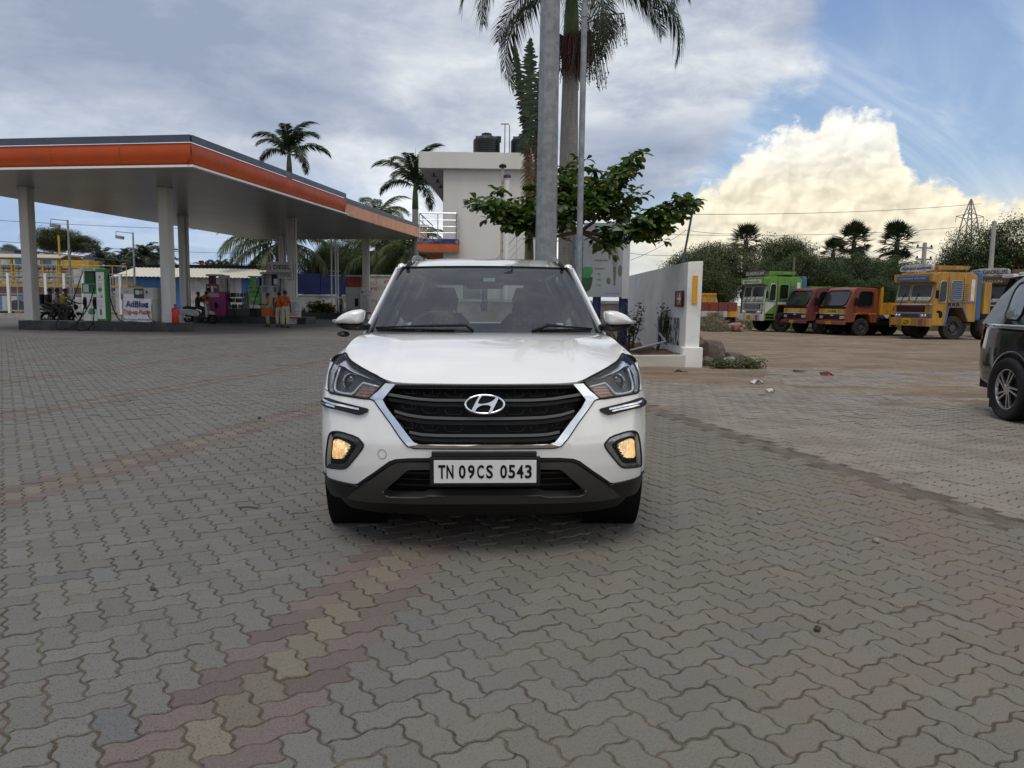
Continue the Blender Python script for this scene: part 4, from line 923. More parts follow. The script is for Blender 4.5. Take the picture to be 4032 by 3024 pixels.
# ------------------------------------------------------------------ fuel station
M_org = pm('orange fascia', (.43, .064, .010), .48, spec=.3, var=.10, scale=1.2, dirt=(.22, .05, .03), dirtamt=.3, dscale=.8)
M_cop = pm('faded orange sheet', (.60, .235, .115), .38, .15, var=.22, scale=1.5, dirt=(.40, .12, .05), dirtamt=.5, dscale=.9, streak=True)
M_navy = pm('slate blue coping', (.055, .072, .105), .45, var=.15, scale=2)
M_col = pm('off-white column paint', (.60, .59, .56), .6, var=.08, scale=3, dirt=(.30, .28, .26), dirtamt=.35, dscale=2., streak=True)
M_isl = pm('black granite kerb', (.022, .024, .027), .30, var=.3, scale=5, dirt=(.09, .08, .07), dirtamt=.35)
M_isltop = pm('pale island top', (.30, .295, .28), .85, var=.15, dirt=(.12, .1, .09), dirtamt=.4)
M_grn = pm('pump green', (.035, .23, .055), .4, var=.08)
M_lime = pm('pump light green', (.14, .42, .09), .45, var=.08)
M_mag = pm('pump magenta', (.32, .018, .16), .4, var=.08)
M_pgrey = pm('pump grey', (.42, .42, .41), .5, var=.06, dirt=(.22, .2, .19), dirtamt=.25)
M_scr = pm('dark display', (.02, .022, .025), .15)
M_lcd = pm('pale display', (.42, .50, .48), .3)
M_bann = pm('white banner cloth', (.74, .74, .75), .8, var=.06, scale=9, bump=.5, bscale=7)
M_red = pm('red paint', (.45, .018, .018), .4, var=.1)
M_blue = pm('navy lettering', (.02, .022, .16), .6)
M_wgrn = pm('leaf green print', (.06, .30, .06), .6)
def soffit_mat():
    m = bpy.data.materials.new('strip soffit'); m.use_nodes = True; nt = m.node_tree; T = NT(nt); p = nt.nodes['Principled BSDF']
    co = nd(nt, 'TexCoord').outputs['Object']; x, y, z = T.sep(co)
    w = T.m('FRACT', T.m('MULTIPLY', y, 6.6)); ln = T.ramp(w, .0, .10); ln2 = T.ramp(T.m('FRACT', T.m('MULTIPLY', x, .27)), .0, .008)
    n = T.ramp(T.noise(co, .5, 5, .6), .3, .7, .82, 1.1, 'LINEAR')
    c = T.vm('SCALE', (.33, .325, .31), scale=T.m('MULTIPLY', n, T.m('MULTIPLY', T.ramp(ln, 0, 1, .62, 1.), T.ramp(ln2, 0, 1, .55, 1.))))
    T._in(p.inputs['Base Color'], c); p.inputs['Roughness'].default_value = .3; p.inputs['Specular IOR Level'].default_value = .6
    b = nd(nt, 'Bump'); b.inputs['Strength'].default_value = .5; b.inputs['Distance'].default_value = .02; lk(nt, ln, b.inputs['Height']); lk(nt, b.outputs[0], p.inputs['Normal']); return m
M_sof = soffit_mat()
CA = R_(-9); cn = thing('canopy', 'station canopy with deep orange fascia and slate blue coping', 'canopy', (-10.34, 25.16, 0), CA)
SZ = 5.45
prof = [(0., 6.20), (.04, 6.08), (.055, 5.92), (.03, 5.74), (-.04, 5.60), (-.16, 5.50)]     # bulge outwards, height
def fascia(p0, p1, nrm, nseg, mat, prof, name='fascia_panel', gap=.012):
    p0, p1, nrm = Vector(p0), Vector(p1), Vector(nrm); d = p1-p0; L = d.length; e = d/L
    for k in range(nseg):
        a, b = L*k/nseg+gap/2, L*(k+1)/nseg-gap/2
        m = MB(); m.grid(lambda s_, t: p0+e*(a+(b-a)*s_)+nrm*prof[round(t*(len(prof)-1))][0]+Vector((0, 0, prof[round(t*(len(prof)-1))][1])), 3, len(prof))
        vs0 = len(m.v); m.grid(lambda s_, t: p0+e*(a+(b-a)*s_)+nrm*(prof[round(t*(len(prof)-1))][0]-.05)+Vector((0, 0, prof[round(t*(len(prof)-1))][1])), 3, len(prof))
        m.build(name, mat, cn, smooth=30)
WU = 12.4
fascia((.03, 0, 0), (-WU, 0, 0), (0, -1, 0), 5, M_org, prof); fascia((0, 13.3, 0), (0, -.03, 0), (1, 0, 0), 5, M_org, prof)
fascia((-WU, 0, 0), (-WU, 7.2, 0), (-1, 0, 0), 3, M_org, prof)
cop = [(.06, 6.44), (.065, 6.22)]
fascia((.03, 0, 0), (-WU, 0, 0), (0, -1, 0), 5, M_navy, cop, 'coping_panel'); fascia((0, 13.3, 0), (0, -.03, 0), (1, 0, 0), 5, M_navy, cop, 'coping_panel'); fascia((-WU, 0, 0), (-WU, 7.2, 0), (-1, 0, 0), 3, M_navy, cop, 'coping_panel')
flat = [(.0, 6.10), (.012, 5.95), (-.012, 5.75), (.01, 5.57), (0, 5.42)]
fascia((0, 28.2, 0), (-.02, 13.32, 0), (1, 0, 0), 6, M_cop, flat); fascia((.0, 28.2, 0), (-.02, 13.32, 0), (1, 0, 0), 6, M_navy, [(.02, 6.26), (.02, 6.11)], 'coping_panel')
MB().box(-WU+.05, -.05, .05, 28.1, SZ-.02, SZ+.06).build('soffit', M_sof, cn)
MB().box(-WU, 0, .02, 28.2, 6.0, 6.1).build('roof_deck', M_navy, cn)
m = MB(); m.box(-WU-.02, .02, -.17, -.02, SZ-.035, SZ+.035); m.box(-.01, .17, -.17, 13.3, SZ-.036, SZ+.034); m.build('white_trim', M_wht, cn)
m = MB(); m.box(-WU-.02, -WU+.02, 0, 28.2, SZ, 6.2); m.box(-WU, 0, 28.16, 28.24, SZ, 6.15); m.build('rear_edge', M_col, cn)
for x, y in ((-3.6, 4.1), (-9.1, 3.6), (-3.4, 14.6), (-8.7, 13.4), (-3.75, 26.6), (-9.0, 25.2)):
    m = MB(); m.box(x-.19, x+.19, y-.19, y+.19, .0, SZ-.02); c = m.build('column', M_col, cn, bev=.02)
    MB().box(x-.215, x+.215, y-.215, y+.215, SZ-.12, SZ-.022).build('capital', M_col, c, bev=.02)
    if y > 10: MB().cyl((x+.245, y-.05, .36), (x+.245, y-.05, SZ), .045, n=10).build('downpipe', M_wht, c, smooth=40)
# pale triangular lattice of pipes
mast = thing('lattice_mast', 'thin white three-legged pipe mast beyond the canopy columns', 'mast', tuple(G(724, 690)), 0)
mb = A(724, 690, 52.)
mast.location = (mb.x, 52., 0)
for k, (dx, dy) in enumerate(((-.22, 0), (0, .3), (.24, 0))): MB().cyl((dx, dy, 0), (dx*.9, dy*.9, 5.6-.3*k), .05, n=8).build('leg', M_wht, mast, smooth=40)
for z in (1.45, 2.9, 3.2): m = MB(); m.tube([(-.34, 0, z), (0, .3, z), (.36, 0, z)], .03, 6); m.build('brace', M_wht, mast)
# islands
IA = R_(-5)
def island(name, label, p0, p1, dep, h=.35, th=.03):
    p0, p1 = Vector(p0), Vector(p1); d = p1-p0; o = thing(name, label, 'kerb island', tuple(p0), math.atan2(d.y, d.x), 'pump islands'); L = d.length
    n = max(3, int(L/.9))
    for k in range(n): MB().box(L*k/n+.003, L*(k+1)/n-.003, 0, .06, -.03, h).build('kerb_slab', M_isl, o, bev=.006)
    for x in (0, L-.06): MB().box(x, x+.06, .062, dep-.06, -.03, h).build('kerb_slab', M_isl, o, bev=.006)
    MB().box(.062, L-.062, .061, dep, -.03, h-.01).build('island_top', M_isltop, o)
    return o
isl1 = island('pump_island', 'near black-kerbed pump island under the canopy, with the green pump', (-18.76, 29.25, 0), (-12.55, 28.95, 0), 1.25)
isl2 = island('pump_island', 'second black-kerbed pump island, with the magenta pump and oil rack', (-16.9, 40.6, 0), (-10.75, 40.1, 0), 1.6)
isl3 = island('pump_island', 'far black-kerbed planter island holding low grassy plants', (A(655, 690, 51).x-3, 51.4, 0), (A(785, 690, 51).x, 51.0, 0), 1.6, .42)
# -- pump parts
def hose(par, pts, r=.022, mat=None):
    # smooth hanging hose
    P = [Vector(p) for p in pts]
    for _ in range(3):
        q = [P[0]]
        for a, b in zip(P, P[1:]): q += [a*.75+b*.25, a*.25+b*.75]
        P = q+[P[-1]]
    return MB().tube(P, r, 7).build('hose', mat or M_blk, par, smooth=True)
def nozzle(par, x, z, y=-.36, mat=None):
    m = MB(); m.cbox((x, y+.02, z), (.10, .05, .26), m=0); m.cbox((x, y-.03, z+.03), (.05, .06, .20)); m.bar((x, y-.05, z+.08), (x+.05, y-.08, z-.06), .03, .03)
    return m.build('nozzle', mat or M_blk, par, bev=.008)
def disp(par, x0, x1, z0, z1, y, mat, name='display', d=.012): return MB().box(x0, x1, y-d, y, z0, z1).build(name, mat, par)
def place(a, b, Y): q = A(a, b, Y); return (q.x, Y, .345)
# green pump
pg = thing('fuel_pump', 'green and white gas pump with a tree print and two looping hoses', 'fuel pump', place(215, 692, 29.75), IA); pg.scale = (.84, 1, 1)
MB().box(-.52, .16, -.30, .30, .02, 1.05).build('cabinet', M_wht, pg, bev=.015); MB().box(-.54, .16, -.32, .32, 1.052, 1.44).build('meter_head', M_grn, pg, bev=.02)
MB().box(.162, .60, -.34, -.02, .02, 1.98).build('side_tower', M_grn, pg, bev=.02); MB().box(.19, .57, -.353, -.341, .10, 1.86).build('tower_poster', M_wht, pg)
MB().box(-.54, -.10, -.12, .28, 1.442, 1.90).build('rear_panel', pm('deep green', (.012, .085, .03), .5), pg); MB().box(-.62, .20, -.30, .32, 1.902, 2.03).build('header', pm('pale green header', (.55, .68, .58), .4), pg, bev=.015)
text('XTRAGREEN', M_grn, pg, (-.21, -.304, 1.965), width=.5, height=.07)
disp(pg, -.45, -.20, 1.10, 1.39, -.321, M_lcd); disp(pg, -.17, -.09, 1.12, 1.40, -.321, M_scr, 'keypad'); disp(pg, -.04, .13, 1.22, 1.40, -.321, M_scr, 'screen')
disp(pg, -.50, -.34, .46, .92, -.301, M_scr, 'nozzle_bay'); disp(pg, -.02, .12, .46, .92, -.301, M_scr, 'nozzle_bay')
nozzle(pg, -.42, .70); nozzle(pg, .05, .70)
m = MB(); m.tube([(-.12, -.304, .06), (-.12, -.304, .30)], .012, 5); m.ell((-.12, -.304, .38), (.15, .004, .12)); m.ell((-.20, -.304, .33), (.09, .004, .07)); m.ell((-.03, -.304, .34), (.09, .004, .08)); m.build('tree_print', M_wgrn, pg)
m = MB(); m.ell((.365, -.356, 1.20), (.10, .003, .09)); m.ell((.44, -.356, .94), (.035, .003, .06)); m.tube([(.36, -.356, 1.1), (.40, -.356, 1.0), (.30, -.356, .95), (.36, -.356, .88), (.44, -.356, .94)], .008, 5); m.ell((.36, -.356, .36), (.06, .003, .14)); m.build('poster_print', M_wgrn, pg)
MB().ell((.365, -.356, 1.68), (.055, .003, .06)).build('poster_logo', pm('amber print', (.55, .25, .03), .6), pg); MB().ell((-.14, -.304, .80), (.05, .003, .055)).build('cabinet_logo', pm('amber print', (.55, .25, .03), .6), pg)
for z, w in ((1.56, .22), (1.44, .20), (1.38, .24), (1.32, .21), (.78, .24), (.70, .22), (.62, .20), (.55, .23)): MB().box(.365-w/2, .365+w/2, -.356, -.354, z-.008, z+.008).build('poster_line', pm('grey print', (.18, .19, .19), .7), pg)
hose(pg, [(-.60, -.1, 1.93), (-.74, -.3, 1.3), (-1.0, -.5, .5), (-1.45, -.9, -.1), (-1.2, -1.0, -.32), (-.7, -.9, -.25), (-.44, -.5, .1), (-.42, -.38, .55)])
hose(pg, [(.14, -.1, 1.93), (.06, -.36, 1.2), (-.1, -.5, .5), (-.5, -.85, -.1), (-.35, -1.0, -.33), (.1, -.9, -.33), (.2, -.6, 0), (.05, -.38, .55)])
hose(pg, [(.60, -.1, 1.80), (.72, -.25, 1.0), (.84, -.2, .45), (1.05, -.15, .05), (1.3, -.1, .02)])
# pump wearing the banner
pa = thing('fuel_pump', 'low grey pump draped with a white hand-lettered banner', 'fuel pump', place(306, 692, 29.75), IA); pa.scale = (.92, 1, 1)
MB().box(-.66, .70, -.28, .30, .02, .82).build('cabinet', M_pgrey, pa, bev=.02); MB().box(-.68, .72, -.30, .32, .822, 1.30).build('meter_head', M_pgrey, pa, bev=.025)
disp(pa, -.09, .33, .88, 1.27, -.301, M_scr, 'screen_surround', .02); disp(pa, -.02, .16, 1.04, 1.2, -.322, M_lcd, 'screen', .004); disp(pa, .20, .29, 1.06, 1.19, -.322, pm('amber keypad', (.45, .33, .12), .5), 'keypad', .004)
disp(pa, -.46, -.32, 1.13, 1.15, -.301, M_scr, 'slot'); disp(pa, .42, .50, 1.08, 1.19, -.301, M_scr, 'slot'); disp(pa, -.67, -.62, .85, 1.05, -.301, M_red, 'red_stripe', .006); disp(pa, -.60, -.575, .85, 1.05, -.301, M_blue, 'blue_stripe', .006); disp(pa, -.55, -.10, .85, 1.05, -.301, M_wht, 'name_panel', .006)
text('GODREJ', pm('grey print', (.18, .19, .19), .7), pa, (-.30, -.308, .90), width=.24, height=.04); MB().ell((-.46, -.308, .90), (.025, .003, .025)).build('roundel', M_red, pa)
disp(pa, .42, .54, .36, .80, -.281, M_scr, 'nozzle_bay'); nozzle(pa, .50, .60, -.33, pm('blue nozzle', (.015, .035, .13), .5))
hose(pa, [(.5, -.36, .45), (.62, -.5, .2), (.85, -.5, .02), (1.1, -.4, .02)], .018, pm('red-brown hose', (.13, .03, .025), .6))
ba = thing('banner', 'wrinkled white cloth banner about a top-up pump, tied to the grey pump', 'banner', place(298, 692, 29.40), IA)
def cloth(a, b): return Vector((-.555+1.11*a+.01*math.sin(b*9), .012*math.sin(9*a+5*b)+.014*math.sin(23*a-11*b)*math.sin(5*b+1)+.008*math.sin(31*b+8*a), .015+.88*b+.012*math.sin(3.1*a*2)))
MB().grid(cloth, 40, 30).build('cloth', M_bann, ba, smooth=True)
text('AdBlue', M_blue, ba, (.0, -.062, .68), width=.86, height=.24, bold=.02); text('Top-up Pump', M_red, ba, (0, -.062, .36), width=1.06, height=.22, bold=.02); text('For Car, Lorry & Load Auto', M_blue, ba, (0, -.062, .09), width=1.02, height=.09, bold=.015)
ex = thing('fire_extinguisher', 'red fire extinguisher standing at the end of the near island', 'extinguisher', place(380, 697, 29.0), 0)
MB().lathe([(.13, 0), (.14, .02), (.14, .46), (.11, .54), (.04, .58), (.035, .62)], n=18).build('cylinder', M_red, ex, smooth=40); MB().cbox((0, -.02, .66), (.05, .13, .07)).build('valve', M_blk, ex, bev=.01); MB().box(-.145, -.13, -.05, .06, .12, .42).build('tag', M_wht, ex)
bk = thing('bucket', 'dull grey sand bucket beside the fire extinguisher', 'bucket', place(390, 697, 29.05), 0); MB().lathe([(.10, 0), (.12, .32), (.125, .32), (.11, .30), (.09, .02)], n=16, caps=False).build('pail', M_galv, bk, smooth=40); MB().tube([(.12*math.cos(t), 0, .31+.06*math.sin(t)) for t in np.linspace(0, math.pi, 9)], .006, 5).build('handle', M_galv, bk)
# magenta pump
pmg = thing('fuel_pump', 'magenta fuel pump with a grey side panel beside the scooter', 'fuel pump', place(468, 690, 41.2), IA)
MB().box(-.36, .30, -.28, .28, .0, 1.0).build('cabinet', M_mag, pmg, bev=.02); MB().box(-.40, .30, -.30, .30, 1.22, 1.68).build('meter_head', M_mag, pmg, bev=.02); MB().box(-.36, .28, -.26, .26, 1.0, 1.22).build('mid_panel', M_pgrey, pmg)
MB().box(-.36, -.06, -.05, .2, 1.68, 2.1).build('post', pm('dark wine', (.07, .01, .03), .5), pmg); MB().box(-.44, .36, -.2, .3, 2.1, 2.2).build('header', M_pgrey, pmg, bev=.02)
MB().box(.31, .66, -.30, .30, .0, 1.30).build('side_tower', M_mag, pmg, bev=.02); MB().box(.31, .66, -.30, .30, 1.30, 2.16).build('side_panel', M_pgrey, pmg, bev=.02); text('XP', M_red, pmg, (.48, -.304, 1.75), rot=(math.pi/2, R_(90), 0), width=.5, height=.14)
for x in (-.26, .14): disp(pmg, x-.11, x+.11, 1.32, 1.60, -.301, M_scr, 'display'); disp(pmg, x-.08, x+.08, 1.48, 1.57, -.314, M_lcd, 'readout', .004)
disp(pmg, -.12, .02, 1.26, 1.58, -.301, M_wht, 'notice'); disp(pmg, .06, .2, .3, .75, -.281, M_scr, 'nozzle_bay'); nozzle(pmg, .12, .55); hose(pmg, [(.70, -.1, 2.0), (.80, -.3, 1.2), (.95, -.4, .6), (1.25, -.35, .08), (1.1, -.3, .05)])
# oil can rack
rk = thing('oil_rack', 'sloping display rack filled with dark oil cans', 'display rack', place(512, 690, 41.0), IA)
MB().box(-.72, .72, -.02, .5, .0, .42).build('plinth', pm('plinth grey-black', (.06, .06, .065), .35), rk, bev=.02); MB().prism([(-.04, .42), (.5, .42), (.5, 1.34), (.36, 1.34)], -.74, -.70, 'yz').build('side', M_stl, rk); MB().prism([(-.04, .42), (.5, .42), (.5, 1.34), (.36, 1.34)], .36, .72, 'yz').build('end_cabinet', M_stl, rk)
for k, z in enumerate((.42, .74, 1.02)): MB().box(-.70, .36, -.02+.14*k, .5, z-.015, z).build('shelf', M_stl, rk)
canm = [pm('can navy', (.02, .03, .07), .4), pm('can black', (.02, .02, .02), .4), pm('can grey', (.12, .13, .14), .4)]
can_me = [MB().prism([(-.07, 0), (.07, 0), (.07, .17), (.04, .22), (-.02, .22), (-.07, .18)], -.04, .04, 'xz').mesh('can', q, bev=.012) for q in canm]
for k, z in enumerate((.42, .74, 1.02)):
    for i in range(6):
        o = linkobj(bpy.data.objects.new('oil_can', can_me[(i*2+k) % 3]), None); q = rk.matrix_world
        w = Matrix.Translation(rk.location) @ Matrix.Rotation(IA, 4, 'Z') @ Vector((-.60+.18*i+random.uniform(-.02, .02), .08+.14*k, z)); o.location = w; o.rotation_euler = (0, 0, IA)
        tag(o, '%s oil can on the %s shelf of the rack, %s from the left' % (('navy', 'black', 'grey')[(i*2+k) % 3], ('bottom', 'middle', 'top')[k], ('first', 'second', 'third', 'fourth', 'fifth', 'sixth')[i]), 'oil can', 'oil cans on the rack')
# green CNG pump
pc = thing('fuel_pump', 'light green gas pump lettered CNG beside the oil rack', 'fuel pump', place(556, 690, 41.2), IA)
MB().box(-.33, .33, -.28, .28, .42, 1.08).build('cabinet', M_lime, pc, bev=.02); MB().box(-.31, .31, -.26, .26, .0, .415).build('base', M_scr, pc); MB().box(-.35, .35, -.30, .30, 1.082, 1.62).build('meter_head', M_lime, pc, bev=.02); MB().box(-.30, -.12, -.05, .2, 1.62, 2.06).build('post', M_lime, pc); MB().box(-.38, .38, -.2, .28, 2.06, 2.13).build('header', M_grn, pc)
for x in (-.18, .16): disp(pc, x-.08, x+.08, 1.48, 1.55, -.301, M_scr, 'display')
for x in (-.2, -.02, .16): disp(pc, x-.07, x+.07, 1.26, 1.32, -.301, M_scr, 'display')
text('CNG', M_wht, pc, (0, -.285, .93), width=.40, height=.14, bold=.02); MB().box(-.30, .30, -.285, -.281, .44, .62).build('print_band', M_wht, pc); MB().ell((0, -.284, .74), (.07, .003, .07)).build('logo', pm('orange print', (.6, .16, .03), .5), pc)
hose(pc, [(.30, -.1, 2.05), (.24, -.35, 1.4), (.05, -.45, .8), (-.08, -.45, .3), (.05, -.4, .1)])
# diesel pump and its signs
pdz = thing('fuel_pump', 'tall pale grey and orange diesel pump behind the attendants', 'fuel pump', place(590, 690, 40.9), IA)
MB().box(-.50, .42, -.28, .28, .02, .46).build('base', pm('orange panel', (.55, .12, .02), .5), pdz, bev=.015); MB().box(-.50, .42, -.28, .28, .462, 1.22).build('cabinet', M_pgrey, pdz, bev=.015); MB().box(-.52, .44, -.30, .30, 1.222, 1.64).build('meter_head', M_pgrey, pdz, bev=.02)
for x in (-.50, .36): MB().box(x, x+.08, -.2, .2, 1.642, 2.22).build('post', M_pgrey, pdz)
MB().box(-.56, .48, -.25, .28, 2.222, 2.34).build('header', M_pgrey, pdz, bev=.015); MB().box(-.42, -.10, .1, .14, 1.642, 2.22).build('back_panel', M_pgrey, pdz); MB().box(.08, .34, -.02, .0, 1.70, 2.0).build('notice', M_wht, pdz); MB().box(.48, .78, -.26, .28, .02, 2.30).build('side_tower', M_pgrey, pdz, bev=.02)
disp(pdz, -.42, -.14, 1.30, 1.58, -.301, pm('blue display', (.12, .18, .25), .3)); disp(pdz, .20, .34, 1.30, 1.56, -.301, M_scr, 'keypad'); disp(pdz, .12, .30, .50, 1.02, -.281, M_scr, 'nozzle_bay'); nozzle(pdz, .2, .8); hose(pdz, [(.56, -.27, 2.1), (.60, -.4, 1.6), (.55, -.45, 1.0), (.4, -.5, .4), (.15, -.4, .05)])
MB().ell((.28, -.285, .50), (.09, .003, .09)).build('logo', M_red, pdz)
def hang_sign(txt, label, a0, a1, b0, b1, Y, mat, extra=None):
    p, q = A(a0, b1, Y), A(a1, b0, Y); w, h = q.x-p.x, q.z-p.z
    t = thing('hanging_sign', label, 'sign', ((p.x+q.x)/2, Y, (p.z+q.z)/2), IA)
    MB().box(-w/2, w/2, -.05, .05, -h/2, h/2).build('board', M_pgrey, t, bev=.01)
    for x in (-w*.35, w*.35): MB().cyl((x, 0, h/2), (x, 0, SZ-(p.z+q.z)/2-.02), .02, n=6).build('hanger', M_pgrey, t)
    text(txt, mat, t, (w*.12 if extra else 0, -.052, 0), width=w*.66 if extra else w*.82, height=h*.42, bold=.02)
    if extra:
        MB().lathe([(.15, 0), (.15, .004)], (-w*.40, -.054, 0), n=18, axis='y').build('roundel', pm('faded red print', (.45, .16, .12), .6), t); text(extra, M_pgrey, t, (-w*.40, -.056, 0), height=.2, width=.12)
    return t
hang_sign('DIESEL', 'grey hanging board lettered DIESEL with a red number 3', 575, 631, 566, 588, 39.2, M_ink, '3'); hang_sign('CNG', 'grey hanging board lettered CNG below the diesel board', 603, 632, 588, 602, 39.6, pm('dark teal print', (.02, .10, .09), .6))
# payment boards
def payboard(label, a0, a1, b0, b1, Y):
    p, q = A(a0, b1, Y), A(a1, b0, Y); w, h = q.x-p.x, q.z-p.z
    t = thing('notice_board', label, 'notice board', ((p.x+q.x)/2, Y, p.z), IA)
    MB().box(-w/2, w/2, 0, .04, 0, h).build('board', pm('board white', (.62, .62, .62), .5), t); MB().box(-w/2, w/2, -.004, 0, 0, h*.08).build('foot_band', M_red, t)
    for x, c in ((-w*.36, M_red), (-w*.26, pm('amber print', (.55, .25, .03), .6))): MB().lathe([(h*.045, 0), (h*.045, .004)], (x, -.004, h*.945), n=16, axis='y').build('card_mark', c, t)
    text('VISA', M_blue, t, (-.02*w, -.004, h*.945), width=w*.22, height=h*.05); text('RuPay', M_blue, t, (w*.33, -.004, h*.945), width=w*.28, height=h*.055, shear=.2); text('PAYTM', M_blue, t, (-w*.3, -.004, h*.865), width=w*.3, height=h*.045)
    for k in range(14):
        ww = w*random.uniform(.5, .86); MB().box(-w*.42, -w*.42+ww, -.003, -.0005, h*(.80-.05*k)-h*.009, h*(.80-.05*k)+h*.009).build('text_line', pm('dark grey print', (.06, .065, .09), .7), t)
    for x in (-w*.4, w*.4): MB().box(x-.02, x+.02, .041, .08, -p.z+.34, h*.9).build('post', M_pgrey, t)
    return t
payboard('tall payment notice board by the second pump island', 617, 650, 644, 688, 39.35); payboard('farther payment notice board beside the red-lettered wall', 779, 802, 628, 678, 50.5)
# far pump beside the second board
pf = thing('fuel_pump', 'far grey fuel pump with a red poster on top', 'fuel pump', place(766, 690, 52.5), IA)
MB().box(-.50, .50, -.28, .28, 0, 1.25).build('cabinet', M_pgrey, pf, bev=.02); MB().box(-.52, .52, -.3, .3, 1.252, 1.80).build('meter_head', M_pgrey, pf, bev=.02); MB().box(-.5, .5, -.1, .1, 1.802, 2.5).build('poster', pm('poster red', (.32, .05, .05), .6, var=.5, scale=3), pf); MB().box(-.56, .56, -.2, .2, 2.502, 2.62).build('header', M_pgrey, pf)
for x in (-.22, .22): disp(pf, x-.15, x+.15, 1.38, 1.7, -.301, M_lcd)
disp(pf, .1, .35, .5, 1.05, -.281, M_scr, 'nozzle_bay'); nozzle(pf, .22, .8)
# traffic cone
cq = G(722, 689); co_ = thing('traffic_cone', 'red and white traffic cone at the end of the far island', 'traffic cone', (cq.x, cq.y, 0)); k = .9
MB().box(-.24, .24, -.24, .24, 0, .05).build('base', M_red, co_, bev=.01)
for i, (z0, z1) in enumerate(((.05, .28), (.28, .45), (.45, .62), (.62, .76), (.76, .95))): MB().lathe([(.17-.145*(z0-.05)/.9, z0), (.17-.145*(z1-.05)/.9, z1)], n=14).build('band', M_wht if i % 2 else M_red, co_, smooth=40)
# ------------------------------------------------------------------ behind the station
M_bwall = pm('deep blue sheet wall', (.014, .024, .125), .55, var=.15, scale=1.5)
M_wwall = pm('limewashed wall', (.52, .51, .48), .9, var=.10, scale=2, bump=.2, dirt=(.25, .22, .19), dirtamt=.45, dscale=1.2)
def corr(name, w, h, mat, par, ox=0, oz=0, pitch=.3, amp=.03, oy=0):
    n = int(w/pitch)*4; m = MB(); pat = [0, 0, amp, amp]
    vs = []; 
    for i in range(n+1): vs += [(ox+w*i/n, oy-pat[i % 4], oz), (ox+w*i/n, oy-pat[i % 4], oz+h)]
    m.add(vs, [(2*i, 2*i+2, 2*i+3, 2*i+1) for i in range(n)]); return m.build(name, mat, par)
WY = 62.
x0, x1 = A(545, 640, WY).x, A(740, 640, WY).x
cw = thing('compound_wall', 'white compound wall topped by dark blue sheeting behind the pumps', 'wall', (x0-14, WY, 0), 0)
MB().box(0, x1-x0+16, 0, .25, -.04, 1.55).build('masonry', M_wwall, cw); MB().box(-.05, x1-x0+16, -.06, .31, 1.551, 1.68).build('coping', M_wwall, cw); MB().box(0, x1-x0+16, -.03, 0, .62, .70).build('ledge', M_wwall, cw)
n = 8; ww = (x1-x0+15)/n
for k in range(n): MB().box(k*ww+.02, (k+1)*ww-.02, .10, .16, 1.70, 3.35).build('sheet', M_bwall, cw)
x2 = A(850, 640, 56).x; x1 = A(786, 640, 56.).x
rw = thing('lettered_wall', 'white wall with red painted Tamil lettering and the word OIL', 'wall', (x1, 56., 0), 0)
MB().box(0, 9, 0, .25, -.04, 3.0).build('masonry', M_wwall, rw); MB().box(-.04, 9.04, -.05, .3, 3.001, 3.12).build('coping', M_wwall, rw)
for t_, x, z, w in (('போடி', .45, 2.55, 1.0), ('டிக்கும்', .45, 2.15, 1.0), ('OIL', .30, 1.72, .7), ('படக்கும்', .45, 1.3, 1.0), ('4T', 1.65, 2.62, .45), ('ஆயில்', 2.4, 2.58, .8), ('1/2', 1.75, 2.18, .5), ('லிட்டர்', 2.5, 2.15, .8), ('(ஆர்டர்', 1.9, 1.3, .9)):
    text(t_, pm('red wall lettering', (.42, .06, .05), .8), rw, (x, -.004, z), width=w, height=.26, bold=.01)
# white mesh fence on the left
FY = 44.; fx0 = A(-60, 660, FY).x; fx1 = A(262, 660, FY).x
fn = thing('mesh_fence', 'white framed wire-mesh fence in front of the cylinder truck', 'fence', (fx0, FY, 0), 0); L = fx1-fx0; n = 8
MB().box(-.2, L, -.05, .25, -.02, .28).build('kerb', M_crt, fn)
for k in range(n+1): MB().box(L*k/n-.07, L*k/n+.07, -.06, .08, .28, 2.55).build('post', M_wht, fn)
mm = MB().box(0, L/n-.14, -.02, .02, 2.36, 2.44).box(0, L/n-.14, -.02, .02, 1.34, 1.40).box(0, L/n-.14, -.02, .02, .40, .47).box((L/n-.14)*.45, (L/n-.14)*.45+.05, -.02, .02, .40, 2.44)
q = L/n-.14; hh = 2.0
for i in range(46):
    for sg in (1, -1):
        a = -hh+(q+hh)*i/45
        p0x, p1x = max(0, a), min(q, a+hh); z0_, z1_ = p0x-a, p1x-a
        if p1x > p0x+.02: mm.bar((p0x if sg > 0 else q-p0x, 0, .44+z0_), (p1x if sg > 0 else q-p1x, 0, .44+z1_), .004, .004)
me = mm.mesh('mesh_panel', pm('dull white wire', (.30, .30, .30), .6))
for k in range(n): o = linkobj(bpy.data.objects.new('mesh_panel', me), fn); o.location = (L*k/n+.07, 0, 0)
for k in range(10): MB().box(L*.02+k*.9, L*.02+k*.9+.44, .6, .9, 0, .42).build('kerb_block', [pm('kerb yellow', (.42, .26, .05), .8), pm('kerb black', (.03, .03, .03), .8)][k % 2], fn)
